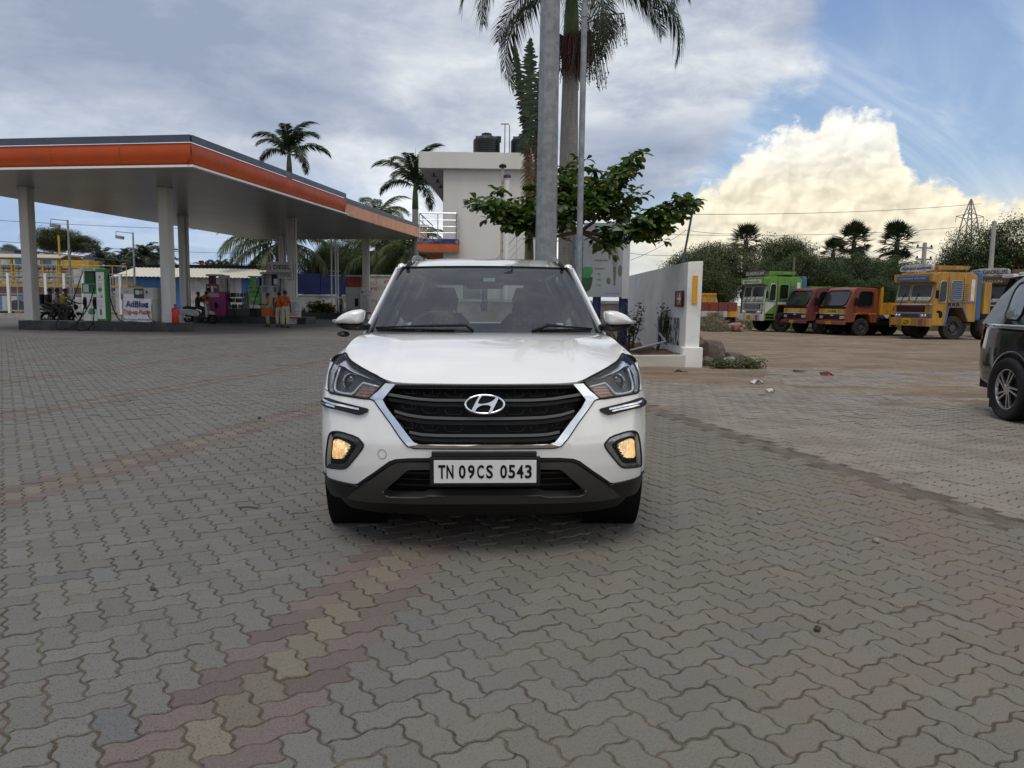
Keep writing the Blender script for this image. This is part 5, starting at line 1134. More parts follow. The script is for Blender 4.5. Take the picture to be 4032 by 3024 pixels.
# cylinder truck behind the fence
M_yel = pm('yellow gantry paint', (.52, .31, .02), .5, var=.1, dirt=(.2, .12, .05), dirtamt=.3); M_cyl = pm('dusty white cylinder', (.52, .50, .45), .6, var=.2)
CY = 48.; c0 = A(-8, 600, CY); c1 = A(127, 600, CY)
ct = thing('cylinder_trailer', 'yellow-framed trailer stacked with white gas cylinders', 'trailer', (c0.x, CY, 0), 0); L = c1.x-c0.x
zb = A(60, 610, CY).z; zt = A(60, 568, CY).z
m = MB(); m.box(-1, L+2.2, 0, 2.2, zb-.28, zb-.08); m.build('deck', M_yel, ct); MB().box(-1, L+2.0, .1, 2.1, zb-.85, zb-.282).build('chassis', pm('dark red chassis', (.10, .02, .02), .7), ct)
for k in range(4):
    for yy in (.2,): 
        pass
cyl_me = MB(); cyl_me.lathe([(.03, -.24), (.04, -.22), (.04, -.18), (.11, -.12), (.14, -.02), (.148, .08), (.148, 1.6)], n=14, axis='y'); cyl_me = cyl_me.mesh('cylinder', M_cyl, smooth=40)
nr = 4; nc = int(L/.31)
for r in range(nr):
    for k in range(nc): o = linkobj(bpy.data.objects.new('cylinder', cyl_me), ct); o.location = (.16+k*.31, .35, zb+.16+r*(zt-zb-.1)/nr)
for x in np.linspace(0, L, 5): MB().box(x-.05, x+.05, .0, .12, zb-.1, zt+.25).build('upright', M_yel, ct)
for z in (zt+.2, zb+.02): MB().box(-.1, L+.1, -.02, .1, z, z+.12).build('rail', M_yel, ct)
MB().prism([(-.2, zt+.34), (.4, zt+.56), (1.8, zt+.56), (2.4, zt+.36), (2.4, zt+.31), (1.8, zt+.50), (.4, zt+.50), (-.2, zt+.29)], -.2, L+.3, 'yz').build('cover', pm('tan cover', (.40, .36, .28), .8), ct)
MB().box(L+.25, L+1.9, .0, 1.2, zb+.9, zt+.2).build('valve_cabinet', M_yel, ct, bev=.03)
for k in range(2): MB().box(L+.5+k*.75, L+.9+k*.75, -.02, .0, zb+1.15, zt-.1).build('cabinet_window', M_pgrey, ct)
MB().cyl((L+.05, .1, zb), (L+.05, .1, zt+1.7), .06, n=8).build('vent_pipe', M_yel, ct); MB().cyl((-.6, .1, zb), (-.6, .1, zt+1.2), .06, n=8).build('vent_pipe', M_yel, ct)
gz = [zb+.05, zb+.55, zb+1.05]
m = MB()
for z in gz[1:]: m.cyl((-1, -.6, z), (L+4.5, -.6, z), .025, n=6)
m.build('guard_rail', pm('rail cream', (.48, .36, .16), .6), ct)
for x in np.linspace(-1, L+4.5, 12): MB().cyl((x, -.6, zb-.1), (x, -.6, gz[2]), .025, n=6).build('guard_post', pm('rail cream', (.48, .36, .16), .6), ct)
MB().box(L+2.2, L+4.6, -.7, 1.2, zb-.26, zb-.12).build('walkway', M_yel, ct)
for xw in (1., 2.2, L): MB().lathe([(.5, -.15), (.52, 0), (.5, .15)], (xw, .3, .5), n=20, axis='y').build('wheel', M_rub, ct)
# blue and white sheds
M_bsh = pm('blue corrugated sheet', (.04, .15, .36), .5, var=.15, scale=2); M_gsh = pm('pale corrugated sheet', (.46, .46, .45), .55, var=.2, scale=1.2, dirt=(.25, .23, .2), dirtamt=.4, streak=True); M_roofc = pm('cream roof sheet', (.55, .52, .44), .6, var=.12)
SY = 60.; sx0 = A(-40, 600, SY).x
sd = thing('storage_shed', 'tall blue and white striped shed behind the cylinder trailer', 'shed', (sx0, SY, 0), 0)
zL, zR = A(0, 533, SY).z, A(205, 560, SY).z; xe = A(205, 560, SY).x-sx0
bands = [(0, .17, 0), (.17, .30, 1), (.30, .40, 0), (.40, .52, 1), (.52, .62, 0), (.62, .72, 1), (.72, .79, 0), (.79, 1., 1)]
for a, b, c in bands:
    w = xe*(b-a); h = zL+(zR-zL)*(a+b)/2; corr('wall_panel', w, h, [M_bsh, M_gsh][c], sd, xe*a, 0, .35, .04)
m = MB(); m.add([(-.5, -.3, zL+.15), (xe+.3, -.3, zR+.12), (xe+.3, 8, zR+.05), (-.5, 8, zL+.05)], [(0, 1, 2, 3)]); m.add([(-.5, -.3, zL+.02), (xe+.3, -.3, zR), (xe+.3, -.3, zR+.12), (-.5, -.3, zL+.15)], [(0, 1, 2, 3)]); m.build('roof', M_navy, sd)
def lowshed(label, a0, a1, Y, b_eave, b_top, b_ridge, wallm, nbands):
    p, q = A(a0, b_eave, Y), A(a1, b_eave, Y); L = q.x-p.x; ze = p.z; zt_ = A(a0, b_top, Y).z+.4; zr = A(a0, b_ridge, Y+4).z
    t = thing('low_shed', label, 'shed', (p.x, Y, 0), 0)
    for k in range(nbands): corr('wall_panel', L/nbands, ze, wallm[k % len(wallm)], t, L*k/nbands, 0, .4, .04)
    ns = int(L/1.1)
    me = corr('roof_sheet', L/ns, 1., M_roofc, t, 0, 0, .28, .035).data; bpy.data.objects.remove(bpy.data.objects['roof_sheet'])
    for lvl, (y0, z0, y1, z1) in enumerate(((-.6, ze-.05, 3.0, zt_), (3.0, zt_+.25, 4.6, zr))):
        sl_ = math.hypot(y1-y0, z1-z0); ang = math.atan2(z1-z0, y1-y0)
        for k in range(ns): o = linkobj(bpy.data.objects.new('roof_sheet', me), t); o.location = (L*k/ns, y0, z0); o.rotation_euler = (ang-math.pi/2, 0, 0); o.scale = (1, 1, sl_)
    MB().box(0, L, 3.02, 3.2, zt_-.2, zt_+.3).build('vent_gap', M_ink, t); return t
lowshed('long cream-roofed shed with blue walls behind the banner pump', 248, 560, 58., 596, 586, 576, [M_gsh, M_bsh, M_bsh, M_bsh, M_wwall, M_wwall], 8)
gb_ = thing('gabled_shed', 'small white gabled building with a red roof edge far behind', 'shed', (A(412, 585, 75.).x, 75., 0), 0); w = A(470, 585, 75.).x-A(412, 585, 75.).x; zt = A(440, 571, 75.).z
MB().prism([(0, 0), (w, 0), (w, zt-1.2), (w/2, zt-.15), (0, zt-1.2)], 0, 5, 'xz').build('wall', M_wht, gb_); m = MB(); m.bar((-.6, -.2, zt-1.3), (w/2, -.2, zt), .5, .18); m.bar((w/2, -.2, zt), (w+.6, -.2, zt-1.3), .5, .18); m.build('roof_edge', M_red, gb_)
# yard lamps
for a, bt, bb, Y, lab in ((146, 475, 670, 46., 'taller grey yard lamp on a bracket pole left of the green pump'), (287, 502, 660, 54., 'grey yard lamp on a bracket pole above the banner pump')):
    p = A(a, bt, Y); t = thing('yard_lamp', lab, 'lamp post', (p.x, Y, 0), 0); arm = (110-146 if a < 200 else 251-287)/1662*Y
    m = MB(); m.tube([(0, 0, 0), (0, 0, p.z)], [.09, .055], 8); m.build('pole', M_galv, t, smooth=40); MB().tube([(0, 0, p.z-.05), (arm, 0, p.z+.05)], .03, 6).build('arm', M_galv, t); MB().cbox((arm+.25, 0, p.z-.35), (.5, .3, .22), ry=R_(10)).build('floodlight', M_galv, t, bev=.03); MB().bar((arm, 0, p.z), (arm, 0, p.z-.35), .03, .03).build('bracket', M_galv, t)
# ------------------------------------------------------------------ white two-storey building
M_bld = pm('cream-white render', (.66, .645, .60), .85, var=.05, scale=1.5, bump=.15, bscale=30, dirt=(.40, .36, .31), dirtamt=.25, dscale=.7, streak=True)
M_bsof = pm('render with painted shade', (.50, .48, .45), .85, var=.06)  # darker copy of the wall render, with shade put into its colour
M_band = pm('flaking orange band', (.50, .10, .025), .7, var=.2, dirt=(.50, .42, .34), dirtamt=.25, dscale=3); M_nvb = pm('flaking navy band', (.02, .03, .13), .7, var=.2, dirt=(.45, .40, .34), dirtamt=.4, dscale=3)
bd = thing('white_building', 'cream-white two-storey station building behind the car', 'building', (0, 29.4, 0), 0)
MB().box(-2.66, .98, 0, 12.5, -.04, 6.17).build('wall', M_bld, bd); rf = MB().box(-3.56, 1.05, -.25, 12.6, 6.18, 6.77).build('roof_slab', M_bld, bd, bev=.01)
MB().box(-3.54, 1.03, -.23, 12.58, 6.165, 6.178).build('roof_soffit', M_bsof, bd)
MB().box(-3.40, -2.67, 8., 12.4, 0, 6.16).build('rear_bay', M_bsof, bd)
for k in range(5):
    m = MB(); y = .8+k*1.5; m.cbox((-3.1, y, 6.10), (.06, .06, .12)); m.bar((-3.2, y, 6.05), (-3.0, y+.04, 6.05), .03, .03); m.build('soffit_hook', M_blk, bd)
bl = MB().box(-3.54, -2.06, -.75, .0, 3.12, 3.38).box(-3.54, -2.665, .001, 12.4, 3.12, 3.38).build('balcony', M_band, bd)
MB().box(-3.545, -2.055, -.755, .0, 3.381, 3.56).box(-3.545, -2.665, .001, 12.4, 3.381, 3.56).build('balcony_kerb', M_nvb, bl)
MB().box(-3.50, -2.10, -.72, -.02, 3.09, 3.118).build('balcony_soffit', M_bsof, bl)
def rail(par, pts, zs, posts=True, r=.022):
    for z in zs: m = MB(); m.tube([(x, y, zz+z) for x, y, zz in pts], r if z == zs[-1] else .013, 6); m.build('handrail' if z == zs[-1] else 'rail', M_stl, par, smooth=40)
    for x, y, zz in pts: MB().cyl((x, y, zz), (x, y, zz+zs[-1]), .02, n=8).build('baluster', M_stl, par, smooth=40)
rl = thing('balcony_railing', 'steel balcony railing above the orange band', 'railing', (0, 29.4, 0), 0)
rail(rl, [(-3.48, 4, 3.56), (-3.48, 0.4, 3.56), (-3.48, -.69, 3.56), (-2.8, -.69, 3.56), (-2.12, -.69, 3.56)], (.22, .45, .68, .93))
for x in (-2.12,): rail(rl, [(x, -.69, 3.56), (x, -.05, 3.56)], (.22, .45, .68, .93))
MB().box(-1.9, -1.0, -.02, .03, .0, 2.2).build('door', pm('grey door', (.18, .18, .17), .5), bd)
# outdoor stair with steel handrail
stx = thing('outdoor_stair', 'white outdoor stair rising to the right with a steel handrail', 'staircase', (0, 27.6, 0), 0)
sx0, sx1 = A(1040, 600, 27.6).x, A(1190, 600, 27.6).x; n = 15
for k in range(n):
    a, b = sx0+(sx1-sx0)*k/n, sx0+(sx1-sx0)*(k+1)/n; MB().box(a, b-.002, 0, 1.2, max(0, .2*(k-3)), 1.3+.2*k).build('step', M_bld, stx)
zz = lambda x: 1.3+.2*n*(x-sx0)/(sx1-sx0)
P = [(x, -.02, zz(x)) for x in np.linspace(sx0, sx1, 5)]
rail(stx, P, (.3, .55, .85))
# standpipes
for a, bt, mat_, lab, cap in ((1086, 362, pm('rusty white pipe', (.48, .42, .36), .7, var=.2, dirt=(.22, .09, .04), dirtamt=.5, dscale=6), 'rust-stained standpipe with a black cap before the white building', M_blk), (1096, 384, M_wht, 'white standpipe with a blue cap before the white building', M_nvb)):
    q = A(a, bt, 26.5); t = thing('standpipe', lab, 'pipe', (q.x, 26.5, 0)); MB().cyl((0, 0, 0), (0, 0, q.z), .05 if cap is M_blk else .075, n=10).build('pipe', mat_, t, smooth=40); MB().lathe([(.02, q.z-.02), (.12, q.z), (.13, q.z+.07), (.05, q.z+.12)], n=14).build('cap', cap, t, smooth=40)
# water tanks on the roof
M_tank = pm('black water tank', (.010, .011, .013), .38, var=.2)
for a0, a1, lab in ((1022, 1080, 'black ribbed water tank on the roof, left of the palm'), (1103, 1158, 'black ribbed water tank on the roof, partly behind the ragged leaves')):
    p, q = A(a0, 332, 31.), A(a1, 332, 31.); r = (q.x-p.x)/2; t = thing('water_tank', lab, 'water tank', ((p.x+q.x)/2, 31., 6.77), 0, 'roof water tanks')
    pr = [(r*.96, 0)]
    for k in range(9): z = .03+k*.085; pr += [(r, z), (r, z+.045), (r*.955, z+.06), (r*.955, z+.075)]
    pr += [(r*.97, .80), (r*.8, .90), (r*.45, .97), (r*.42, .98)]
    MB().lathe(pr, n=36).build('tank_body', M_tank, t, smooth=25); MB().lathe([(r*.38, .97), (r*.38, 1.05), (r*.2, 1.08), (.01, 1.08)], n=20).build('lid', M_tank, t, smooth=30)
    for s in (-1, 1): MB().box(s*r*.72-.05, s*r*.98+.05 if s > 0 else s*r*.72+.05, -.05, .05, .72, .96).build('lifting_lug', M_tank, t)
for a, bt, lab in ((1091, 268, 'thin roof rod with a small cross arm between the water tanks'), (1101, 270, 'plain thin roof rod beside the second water tank')):
    q = A(a, bt, 31.3); t = thing('roof_rod', lab, 'rod', (q.x, 31.3, 6.77)); MB().cyl((0, 0, 0), (0, 0, q.z-6.77), .022, n=6).build('rod', M_galv, t)
    if a < 1095: MB().box(-.16, .16, -.02, .02, q.z-6.79, q.z-6.75).build('cross_arm', M_galv, t)
# ------------------------------------------------------------------ masts
q = A(1179, 560, 14.6); hm = thing('lighting_mast', 'thick galvanised lighting mast rising behind the car roof', 'mast', (q.x, 14.6, 0))
m = MB(); m.lathe([(.215, .35), (.205, 2.), (.190, 4.), (.175, 7.), (.155, 12.)], n=12); m.build('shaft', M_galv, hm, smooth=20)
m = MB(); m.box(.06, .085, -.22, -.19, 0.4, 3.); 
MB().lathe([(.34, 0), (.34, .035)], n=24).build('base_flange', M_galv, hm); MB().tube([(.09, -.178, .4), (.086, -.166, 4.), (.08, -.150, 7.), (.07, -.135, 11.)], .010, 5).build('weld_seam', M_galv, hm)
MB().lathe([(.28, .0), (.28, .36), (.2, .36)], n=16).build('footing', M_crt, hm)
q = A(1251, 560, 14.2); q2 = A(1256, 0, 14.2)
tp = thing('slim_pole', 'slim galvanised pole right of the thick mast', 'pole', (q.x, 14.2, 0)); MB().tube([(0, 0, 0), (0, 0, 6.4)], [.058, .052], 12).build('lower_tube', M_galv, tp, smooth=40); MB().tube([(0, 0, 6.36), (0, 0, 9.)], [.042, .04], 12).build('upper_tube', M_galv, tp, smooth=40); MB().lathe([(.062, 6.30), (.062, 6.42)], n=14).build('collar', M_galv, tp, smooth=40)
q = A(1474, 572, 19.5); q2 = A(1499, 440, 19.5); lp = thing('leaning_rod', 'dark thin rod leaning behind the end of the white wall', 'rod', (q.x, 19.5, 0)); d = (q2-q); MB().tube([(-d.x*q.z/d.z, 0, 0), (d.x*1.0, 0, q2.z)], .028, 8).build('rod', M_navy, lp, smooth=40); MB().lathe([(.09, 0), (.09, .05)], (-d.x*q.z/d.z, 0, 0), n=10).build('foot', M_crt, lp)
# ------------------------------------------------------------------ foliage helpers
def leafm(name, c, tr=.25, var=.5, rough=.45, back=None):
    if name in MATS: return MATS[name]
    m = bpy.data.materials.new(name); m.use_nodes = True; nt = m.node_tree; nt.nodes.clear(); T = NT(nt)
    gi = nd(nt, 'NewGeometry'); n = T.noise(gi.outputs['Position'], 1.3, 3, .6); r = gi.outputs['Random Per Island']
    k = T.m('ADD', T.ramp(r, 0, 1, 1-var, 1+var, 'LINEAR'), T.ramp(n, .3, .7, -.22, .22, 'LINEAR'))
    hue = T.mix(T.m('MULTIPLY', T.ramp(r, .82, 1.), .7), c, (min(1, c[0]*2.4+.03), c[1]*1.35, c[2]*.8, 1))
    col = T.vm('SCALE', hue, scale=k)
    d = nd(nt, 'BsdfPrincipled'); T._in(d.inputs['Base Color'], col); d.inputs['Roughness'].default_value = rough; d.inputs['Specular IOR Level'].default_value = .4
    t = nd(nt, 'BsdfTranslucent'); T._in(t.inputs[0], T.vm('MULTIPLY', col, (1.3, 1.5, .5)))
    mx = nd(nt, 'MixShader'); mx.inputs[0].default_value = tr; lk(nt, d.outputs[0], mx.inputs[1]); lk(nt, t.outputs[0], mx.inputs[2]); o = nd(nt, 'OutputMaterial'); lk(nt, mx.outputs[0], o.inputs[0])
    MATS[name] = m; return m
M_bark = pm('rough bark', (.16, .12, .085), .9, var=.3, scale=12, bump=.6, bscale=50); M_bark2 = pm('dark bark', (.06, .05, .04), .9, var=.3, scale=10)
def palmtrunk_mat(name, c, f):
    m = bpy.data.materials.new(name); m.use_nodes = True; nt = m.node_tree; T = NT(nt); p = nt.nodes['Principled BSDF']
    co = nd(nt, 'TexCoord').outputs['Object']; x, y, z = T.sep(co); w = T.m('SINE', T.m('ADD', T.m('MULTIPLY', z, f), T.m('MULTIPLY', T.noise(co, 3., 4, .6), 9.)))
    ln = T.ramp(w, .6, 1., 1., .78); n = T.ramp(T.noise(T.vm('MULTIPLY', co, (6, 6, 1.2)), 3., 5, .65), .3, .7, .75, 1.2, 'LINEAR')
    T._in(p.inputs['Base Color'], T.vm('SCALE', c, scale=T.m('MULTIPLY', ln, n))); p.inputs['Roughness'].default_value = .9
    b = nd(nt, 'Bump'); b.inputs['Strength'].default_value = .5; b.inputs['Distance'].default_value = .02; lk(nt, T.m('ADD', ln, n), b.inputs['Height']); lk(nt, b.outputs[0], p.inputs['Normal']); return m
M_ptr = palmtrunk_mat('ringed palm trunk', (.27, .255, .235), 120.)
M_fr = leafm('palm leaflet', (.021, .040, .014, 1), .2, .4); M_frd = leafm('dark palm leaflet', (.020, .036, .016, 1), .18, .4); M_dry = leafm('dry brown leaf', (.13, .085, .05, 1), .2, .4, .8)
def frond_mesh(name, L, arch, droop, nl, ll, lw, mat, rach=.018, hang=.35, seed=0, spread=1., twist=0.):
    """pinnate leaf along +x: the midrib rises, then bows down; narrow leaflets on both sides"""
    rs = np.random.default_rng(seed); m = MB(); pts = []
    for i in range(15):
        t = i/14; x = L*(math.sin(min(t*droop*.5+.0, 1.7)) / max(.3, math.sin(min(droop*.5, 1.57))))*(.98) if False else None
        pts.append(None)
    ang = arch; p = Vector((0, 0, 0)); pts = [p.copy()]
    for i in range(16): p = p+Vector((math.cos(ang), 0, math.sin(ang)))*(L/16); pts.append(p.copy()); ang -= droop/16*(.5+1.0*i/16)
    m.tube(pts, [rach*(1-.85*i/16) for i in range(17)], 5, m=0)
    for i in range(nl):
        t = .10+.90*(i+.5)/nl; k = min(int(t*16), 15); a = pts[k]; b = pts[k+1]; w = t*16-k; o = a*(1-w)+b*w; d = (b-a).normalized()
        env = math.sin(math.pi*min(1, .12+t*.86))**.6*ll
        for s in (-1, 1):
            l = env*rs.uniform(.85, 1.12); up = Vector((0, 0, 1)); sd = Vector((0, s, 0))
            v = (d*(.55+.25*t)+sd*spread*rs.uniform(.75, 1.05)+up*rs.uniform(-.05, .35)).normalized()
            n1 = v.cross(d).normalized(); wv = d*lw*.5
            mid = o+v*l*.5+Vector((0, 0, -hang*l*.18)); tip = o+v*l*.9+Vector((0, 0, -hang*l*rs.uniform(.7, 1.2)))
            q = len(m.v); m.v += [tuple(o-wv*.5), tuple(o+wv*.5), tuple(mid+wv), tuple(mid-wv), tuple(tip)]; m.f += [(q, q+1, q+2, q+3), (q+3, q+2, q+4)]; m.mi += [0, 0]
    return m.mesh(name, mat, recalc=False)
def palm(name, label, loc, h, r0, r1, meshes, nf, tilt=(.9, -.3), lean=(0, 0), trunkm=None, group=None, seed=0, bulge=0., shaft=0., sc=1., dead=0, skirt=None):
    rs = np.random.default_rng(seed); t = thing(name, label, 'palm tree', loc, 0, group)
    top = Vector((lean[0], lean[1], h)); P = []; Rr = []
    for i in range(13):
        k = i/12; P.append(Vector((lean[0]*k*k, lean[1]*k*k, h*k))); Rr.append((r0*(1-k)+r1*k)*(1+bulge*math.exp(-((k-.62)/.22)**2))*(1+.5*max(0, .08-k)/.08))
    m = MB(); m.tube(P, Rr, 14); m.build('trunk', trunkm or M_ptr, t, smooth=True)
    z = h
    if shaft: m = MB(); m.tube([top, top+Vector((0, 0, shaft*.5)), top+Vector((0, 0, shaft))], [r1*1.1, r1*.95, r1*.55], 14); m.build('crownshaft', pm('green crownshaft', (.055, .095, .022), .45, var=.25), t, smooth=True); z = h+shaft
    for i in range(nf):
        a = i*2.39996+rs.uniform(-.2, .2); k = i/nf; el = tilt[0]*(1-k)+tilt[1]*k+rs.uniform(-.12, .12)
        o = linkobj(bpy.data.objects.new('frond', meshes[i % len(meshes)]), t); o.location = (lean[0], lean[1], z-.25*k*min(1, sc)); o.rotation_euler = Euler((rs.uniform(-.3, .3), -el, a), 'XYZ'); s = sc*rs.uniform(.88, 1.1); o.scale = (s, s, s)
    return t
# the tall royal palm
RPY = 19.; q = A(1224, 560, RPY)
fr_near = [frond_mesh('frond', 4.2, .50, 2.5, 120, .80, .042, M_fr, .035, .75, k, .62) for k in range(3)]
ztop = A(1224, 118, RPY).z
rp = palm('royal_palm', 'tall royal palm with grey ringed trunk behind the thick mast', (q.x, RPY, 0), ztop, .215, .185, fr_near, 24, (1.05, -.36), (0, 0), seed=4, bulge=.16, shaft=1.7, sc=.90)
def fruit(par, c, n, ln, spread, mat, name, seed):
    rs = np.random.default_rng(seed); m = MB()
    for i in range(n):
        a = rs.uniform(0, 2*math.pi); r = spread*rs.uniform(.2, 1); p = Vector(c); d = Vector((math.cos(a)*r, math.sin(a)*r, -ln*rs.uniform(.5, 1)))
        mid = p+d*.45+Vector((d.x*.25, d.y*.25, ln*.12)); e = p+d; m.tube([p, mid, e], .009, 3, False)
        for k in range(5): w = p*(1-(.4+.13*k))+e*(.4+.13*k)+Vector(rs.normal(0, .035, 3)); m.ell(w, (.017, .017, .02), 5, 4)
    return stuff(m.build(name, mat, par))
fruit(rp, (-.02, -.22, ztop+.45), 150, 1.05, .26, pm('red-brown palm fruit', (.10, .028, .02), .6, var=.4), 'fruit_cluster', 1)
fruit(rp, (.30, -.10, ztop+.55), 130, 1.35, .62, pm('brown palm fruit', (.085, .055, .035), .7, var=.4), 'fruit_cluster', 2)
fruit(rp, (-.25, .1, ztop+.5), 70, .9, .35, pm('brown palm fruit', (.085, .055, .035), .7, var=.4), 'fruit_cluster', 3)
for (dx, ln, s_) in ((1.0, .75, .1), (.6, .9, .3)): 
    m = MB(); rs = np.random.default_rng(int(dx*9)); base = Vector((.2, -.1, ztop+.6)); tip = base+Vector((dx, -.2, .25)); m.tube([base, (base+tip)/2+Vector((0, 0, .1)), tip], .015, 4)
    for i in range(46):
        k = rs.uniform(.25, 1); p = base*(1-k)+tip*k; e = p+Vector((rs.normal(.05, .1), rs.normal(0, .1), -ln*rs.uniform(.4, 1))); m.tube([p, (p+e)/2+Vector((.03, 0, 0)), e], .006, 3, False)
        for j in range(6): w = p+(e-p)*rs.uniform(.2, 1); m.ell(w, (.014, .014, .014), 5, 4)
    stuff(m.build('fruit_stalk', pm('brown palm fruit', (.085, .055, .035), .7, var=.4), rp))
# ragged upright leaves left of the mast
q = A(1142, 600, 17.4); tv = thing('travellers_palm', 'ragged upright banana-like plant left of the thick mast', 'plant', (q.x, 17.4, 0))
def paddle(name, P, W, mat, seed, teeth=58, tear=.5, fold=.25):
    rs = np.random.default_rng(seed); m = MB(); P = [Vector(p) for p in P]
    def at_(t): i = min(int(t*(len(P)-1)), len(P)-2); w = t*(len(P)-1)-i; return P[i]*(1-w)+P[i+1]*w, (P[i+1]-P[i]).normalized()
    m.tube([at_(t)[0] for t in np.linspace(0, 1, 14)], [.035*(1-.8*t) for t in np.linspace(0, 1, 14)], 5)
    for i in range(teeth):
        t = .38+.62*i/teeth; o, d = at_(t); w = W*math.sin(math.pi*min(1, (t-.36)/.66))**.7
        for s in (-1, 1):
            sd = Vector((s, 0, 0)) if abs(d.x) < .8 else Vector((0, 0, s)); sd = (sd-d*sd.dot(d)).normalized(); l = w*.8*rs.uniform(.6, 1.1); h = .62*1.5/teeth*(P[-1]-P[0]).length*rs.uniform(.9, 1.25)
            tip = o+sd*l+d*l*.55+Vector((0, rs.normal(0, .06), -tear*l*rs.uniform(.2, 1.)))
            q_ = len(m.v); m.v += [tuple(o), tuple(o+d*h), tuple(tip+d*h*.35), tuple(tip)]; m.f.append((q_, q_+1, q_+2, q_+3)); m.mi.append(0)
    return m.build(name, mat, tv)
M_pad = leafm('paddle leaf', (.034, .056, .026, 1), .2, .45)
def rel(a, b, dy=0): w = A(a, b, 17.4+dy); return (w.x-q.x, dy, w.z)
paddle('leaf', [rel(1143, 540), rel(1146, 330), rel(1144, 210), rel(1146, 85)], .30, M_pad, 1); paddle('leaf', [rel(1140, 540, .1), rel(1140, 330, .1), rel(1130, 220, .1), rel(1112, 100, .1)], .20, M_pad, 2, tear=.9); paddle('leaf', [rel(1148, 540, .2), rel(1156, 360, .2), rel(1164, 240, .2), rel(1172, 130, .3)], .26, M_pad, 3)
paddle('leaf', [rel(1142, 520, -.1), rel(1142, 360, -.1), rel(1136, 290, -.15), rel(1130, 330, -.2)], .20, M_pad, 4, tear=1.2); paddle('dry_leaf', [rel(1143, 300, -.1), rel(1140, 300, -.15), rel(1136, 360, -.2), rel(1137, 470, -.2)], .17, M_dry, 5, tear=1.); paddle('dry_leaf', [rel(1146, 290, .1), rel(1156, 290, .15), rel(1158, 380, .2), rel(1150, 490, .2)], .2, M_dry, 6, tear=1.); paddle('dry_leaf', [rel(1143, 330, -.05), rel(1147, 320, -.25), rel(1147, 400, -.3), rel(1144, 505, -.3)], .22, M_dry, 7, tear=.8)
MB().tube([(0, .1, 0), rel(1143, 560, .1), rel(1144, 400, .1)], [.16, .11, .06], 10).build('stem', pm('fibrous stem', (.16, .15, .08), .8, var=.3, scale=10), tv, smooth=True)
# ------------------------------------------------------------------ broad-leaved almond tree
TY = 16.3; q = A(1253, 640, TY); at_ = thing('almond_tree', 'broad-leaved young tree spreading behind the slim pole', 'tree', (q.x, TY, 0))
def rt(a, b, dy=0.): w = A(a, b, TY+dy); return Vector((w.x-q.x, dy, w.z))
fork = rt(1254, 500); tr = MB(); M_tw = pm('brown twig bark', (.12, .075, .05), .85, var=.3, scale=14, bump=.3)
tr.tube([(0, 0, 0), rt(1253, 640), rt(1253, 560), fork], [.075, .06, .055, .05], 10)
tips = [(1028, 440, -.5), (1075, 428, -.2), (1110, 462, .3), (1060, 452, -.8), (1145, 468, -.6), (1160, 410, .3), (1190, 440, -.7), (1215, 392, .2), (1240, 362, .6), (1285, 362, -.3), (1268, 400, .8), (1325, 378, .4), (1372, 336, -.1), (1350, 362, .5), (1330, 425, -.6), (1375, 432, .4), (1410, 455, -.4), (1425, 478, .5), (1470, 440, .0), (1495, 436, -.2), (1480, 462, .3), (1440, 500, -.3), (1400, 505, .5), (1350, 500, -.6), (1310, 475, .7), (1300, 528, -.4), (1265, 470, -.9), (1225, 500, .5), (1180, 492, -.3), (1230, 445, -.8), (1290, 440, -.9), (1355, 468, .8), (1195, 468, .8), (1318, 402, -.2), (1385, 482, -.7), (1120, 448, .6), (1255, 430, .2), (1210, 470, .1), (1335, 455, .2), (1300, 500, .3)]
rs = np.random.default_rng(12); ros = []
mains = [rt(1150, 500, -.2), rt(1210, 450, .3), rt(1262, 430, -.2), rt(1310, 440, .3), rt(1370, 500, 0.), rt(1330, 520, -.2)]
for mm_ in mains: tr.tube([fork, (fork+mm_)/2+Vector((0, 0, -.10)), mm_], [.045, .035, .026], 7)
for (a, b, dy) in tips:
    e = rt(a, b, dy); st = min(mains, key=lambda w: (w-e).length+.5*max(0, w.z-e.z)); k = Vector(rs.normal(0, .08, 3)); mid = (st+e)/2+Vector((k.x, k.y, -.07+k.z*.4))
    tr.tube([st, mid, e], [.022, .015, .008], 5); n = max(3, int((e-st).length/.10))
    for i in range(n):
        t = .12+.88*(i+1)/n; p = (st*(1-t)**2+mid*2*t*(1-t)+e*t*t); dirv = (e-mid).normalized()
        ros.append((p+Vector(rs.normal(0, .05, 3))+Vector((0, 0, .03)), dirv, 1. if i < n-1 else 1.15))
        for _q in range(2 if rs.random() < .6 else 1): ros.append((p+Vector((rs.normal(0, .14), rs.normal(0, .24), rs.normal(.02, .10))), dirv, .9))
tr.build('trunk', M_tw, at_, smooth=True)
M_alm = leafm('almond leaf', (.052, .092, .022, 1), .30, .5, .38)
def leaf_mesh(k):
    L, W = .225, .118; m = MB(); prof = [(0, .01), (.2, .35), (.45, .75), (.72, 1.), (.9, .8), (1., .12)]; vs = []
    for t, w in prof:
        z = .02*math.sin(t*2.6)-.05*t*t*(1+k*.3); vs += [(L*t, -W/2*w, z+.018*w), (L*t, 0, z), (L*t, W/2*w, z+.018*w)]
    m.add(vs, [(3*i+j, 3*i+j+1, 3*i+j+4, 3*i+j+3) for i in range(5) for j in range(2)]); return m
lms = [leaf_mesh(k) for k in range(3)]; lmesh = [l.mesh('leaf', M_alm, smooth=True, recalc=False) for l in lms]
leaves = []
for p, dv, s in ros:
    n = rs.integers(5, 9); a0 = rs.uniform(0, 6.28)
    for i in range(n):
        a = a0+i*2*math.pi/n+rs.normal(0, .25); el = rs.uniform(-.55, .65); sc = s*rs.uniform(.7, 1.15)
        leaves.append((p, Euler((rs.normal(0, .35), -el, a), 'XYZ').to_matrix(), sc, rs.integers(3)))
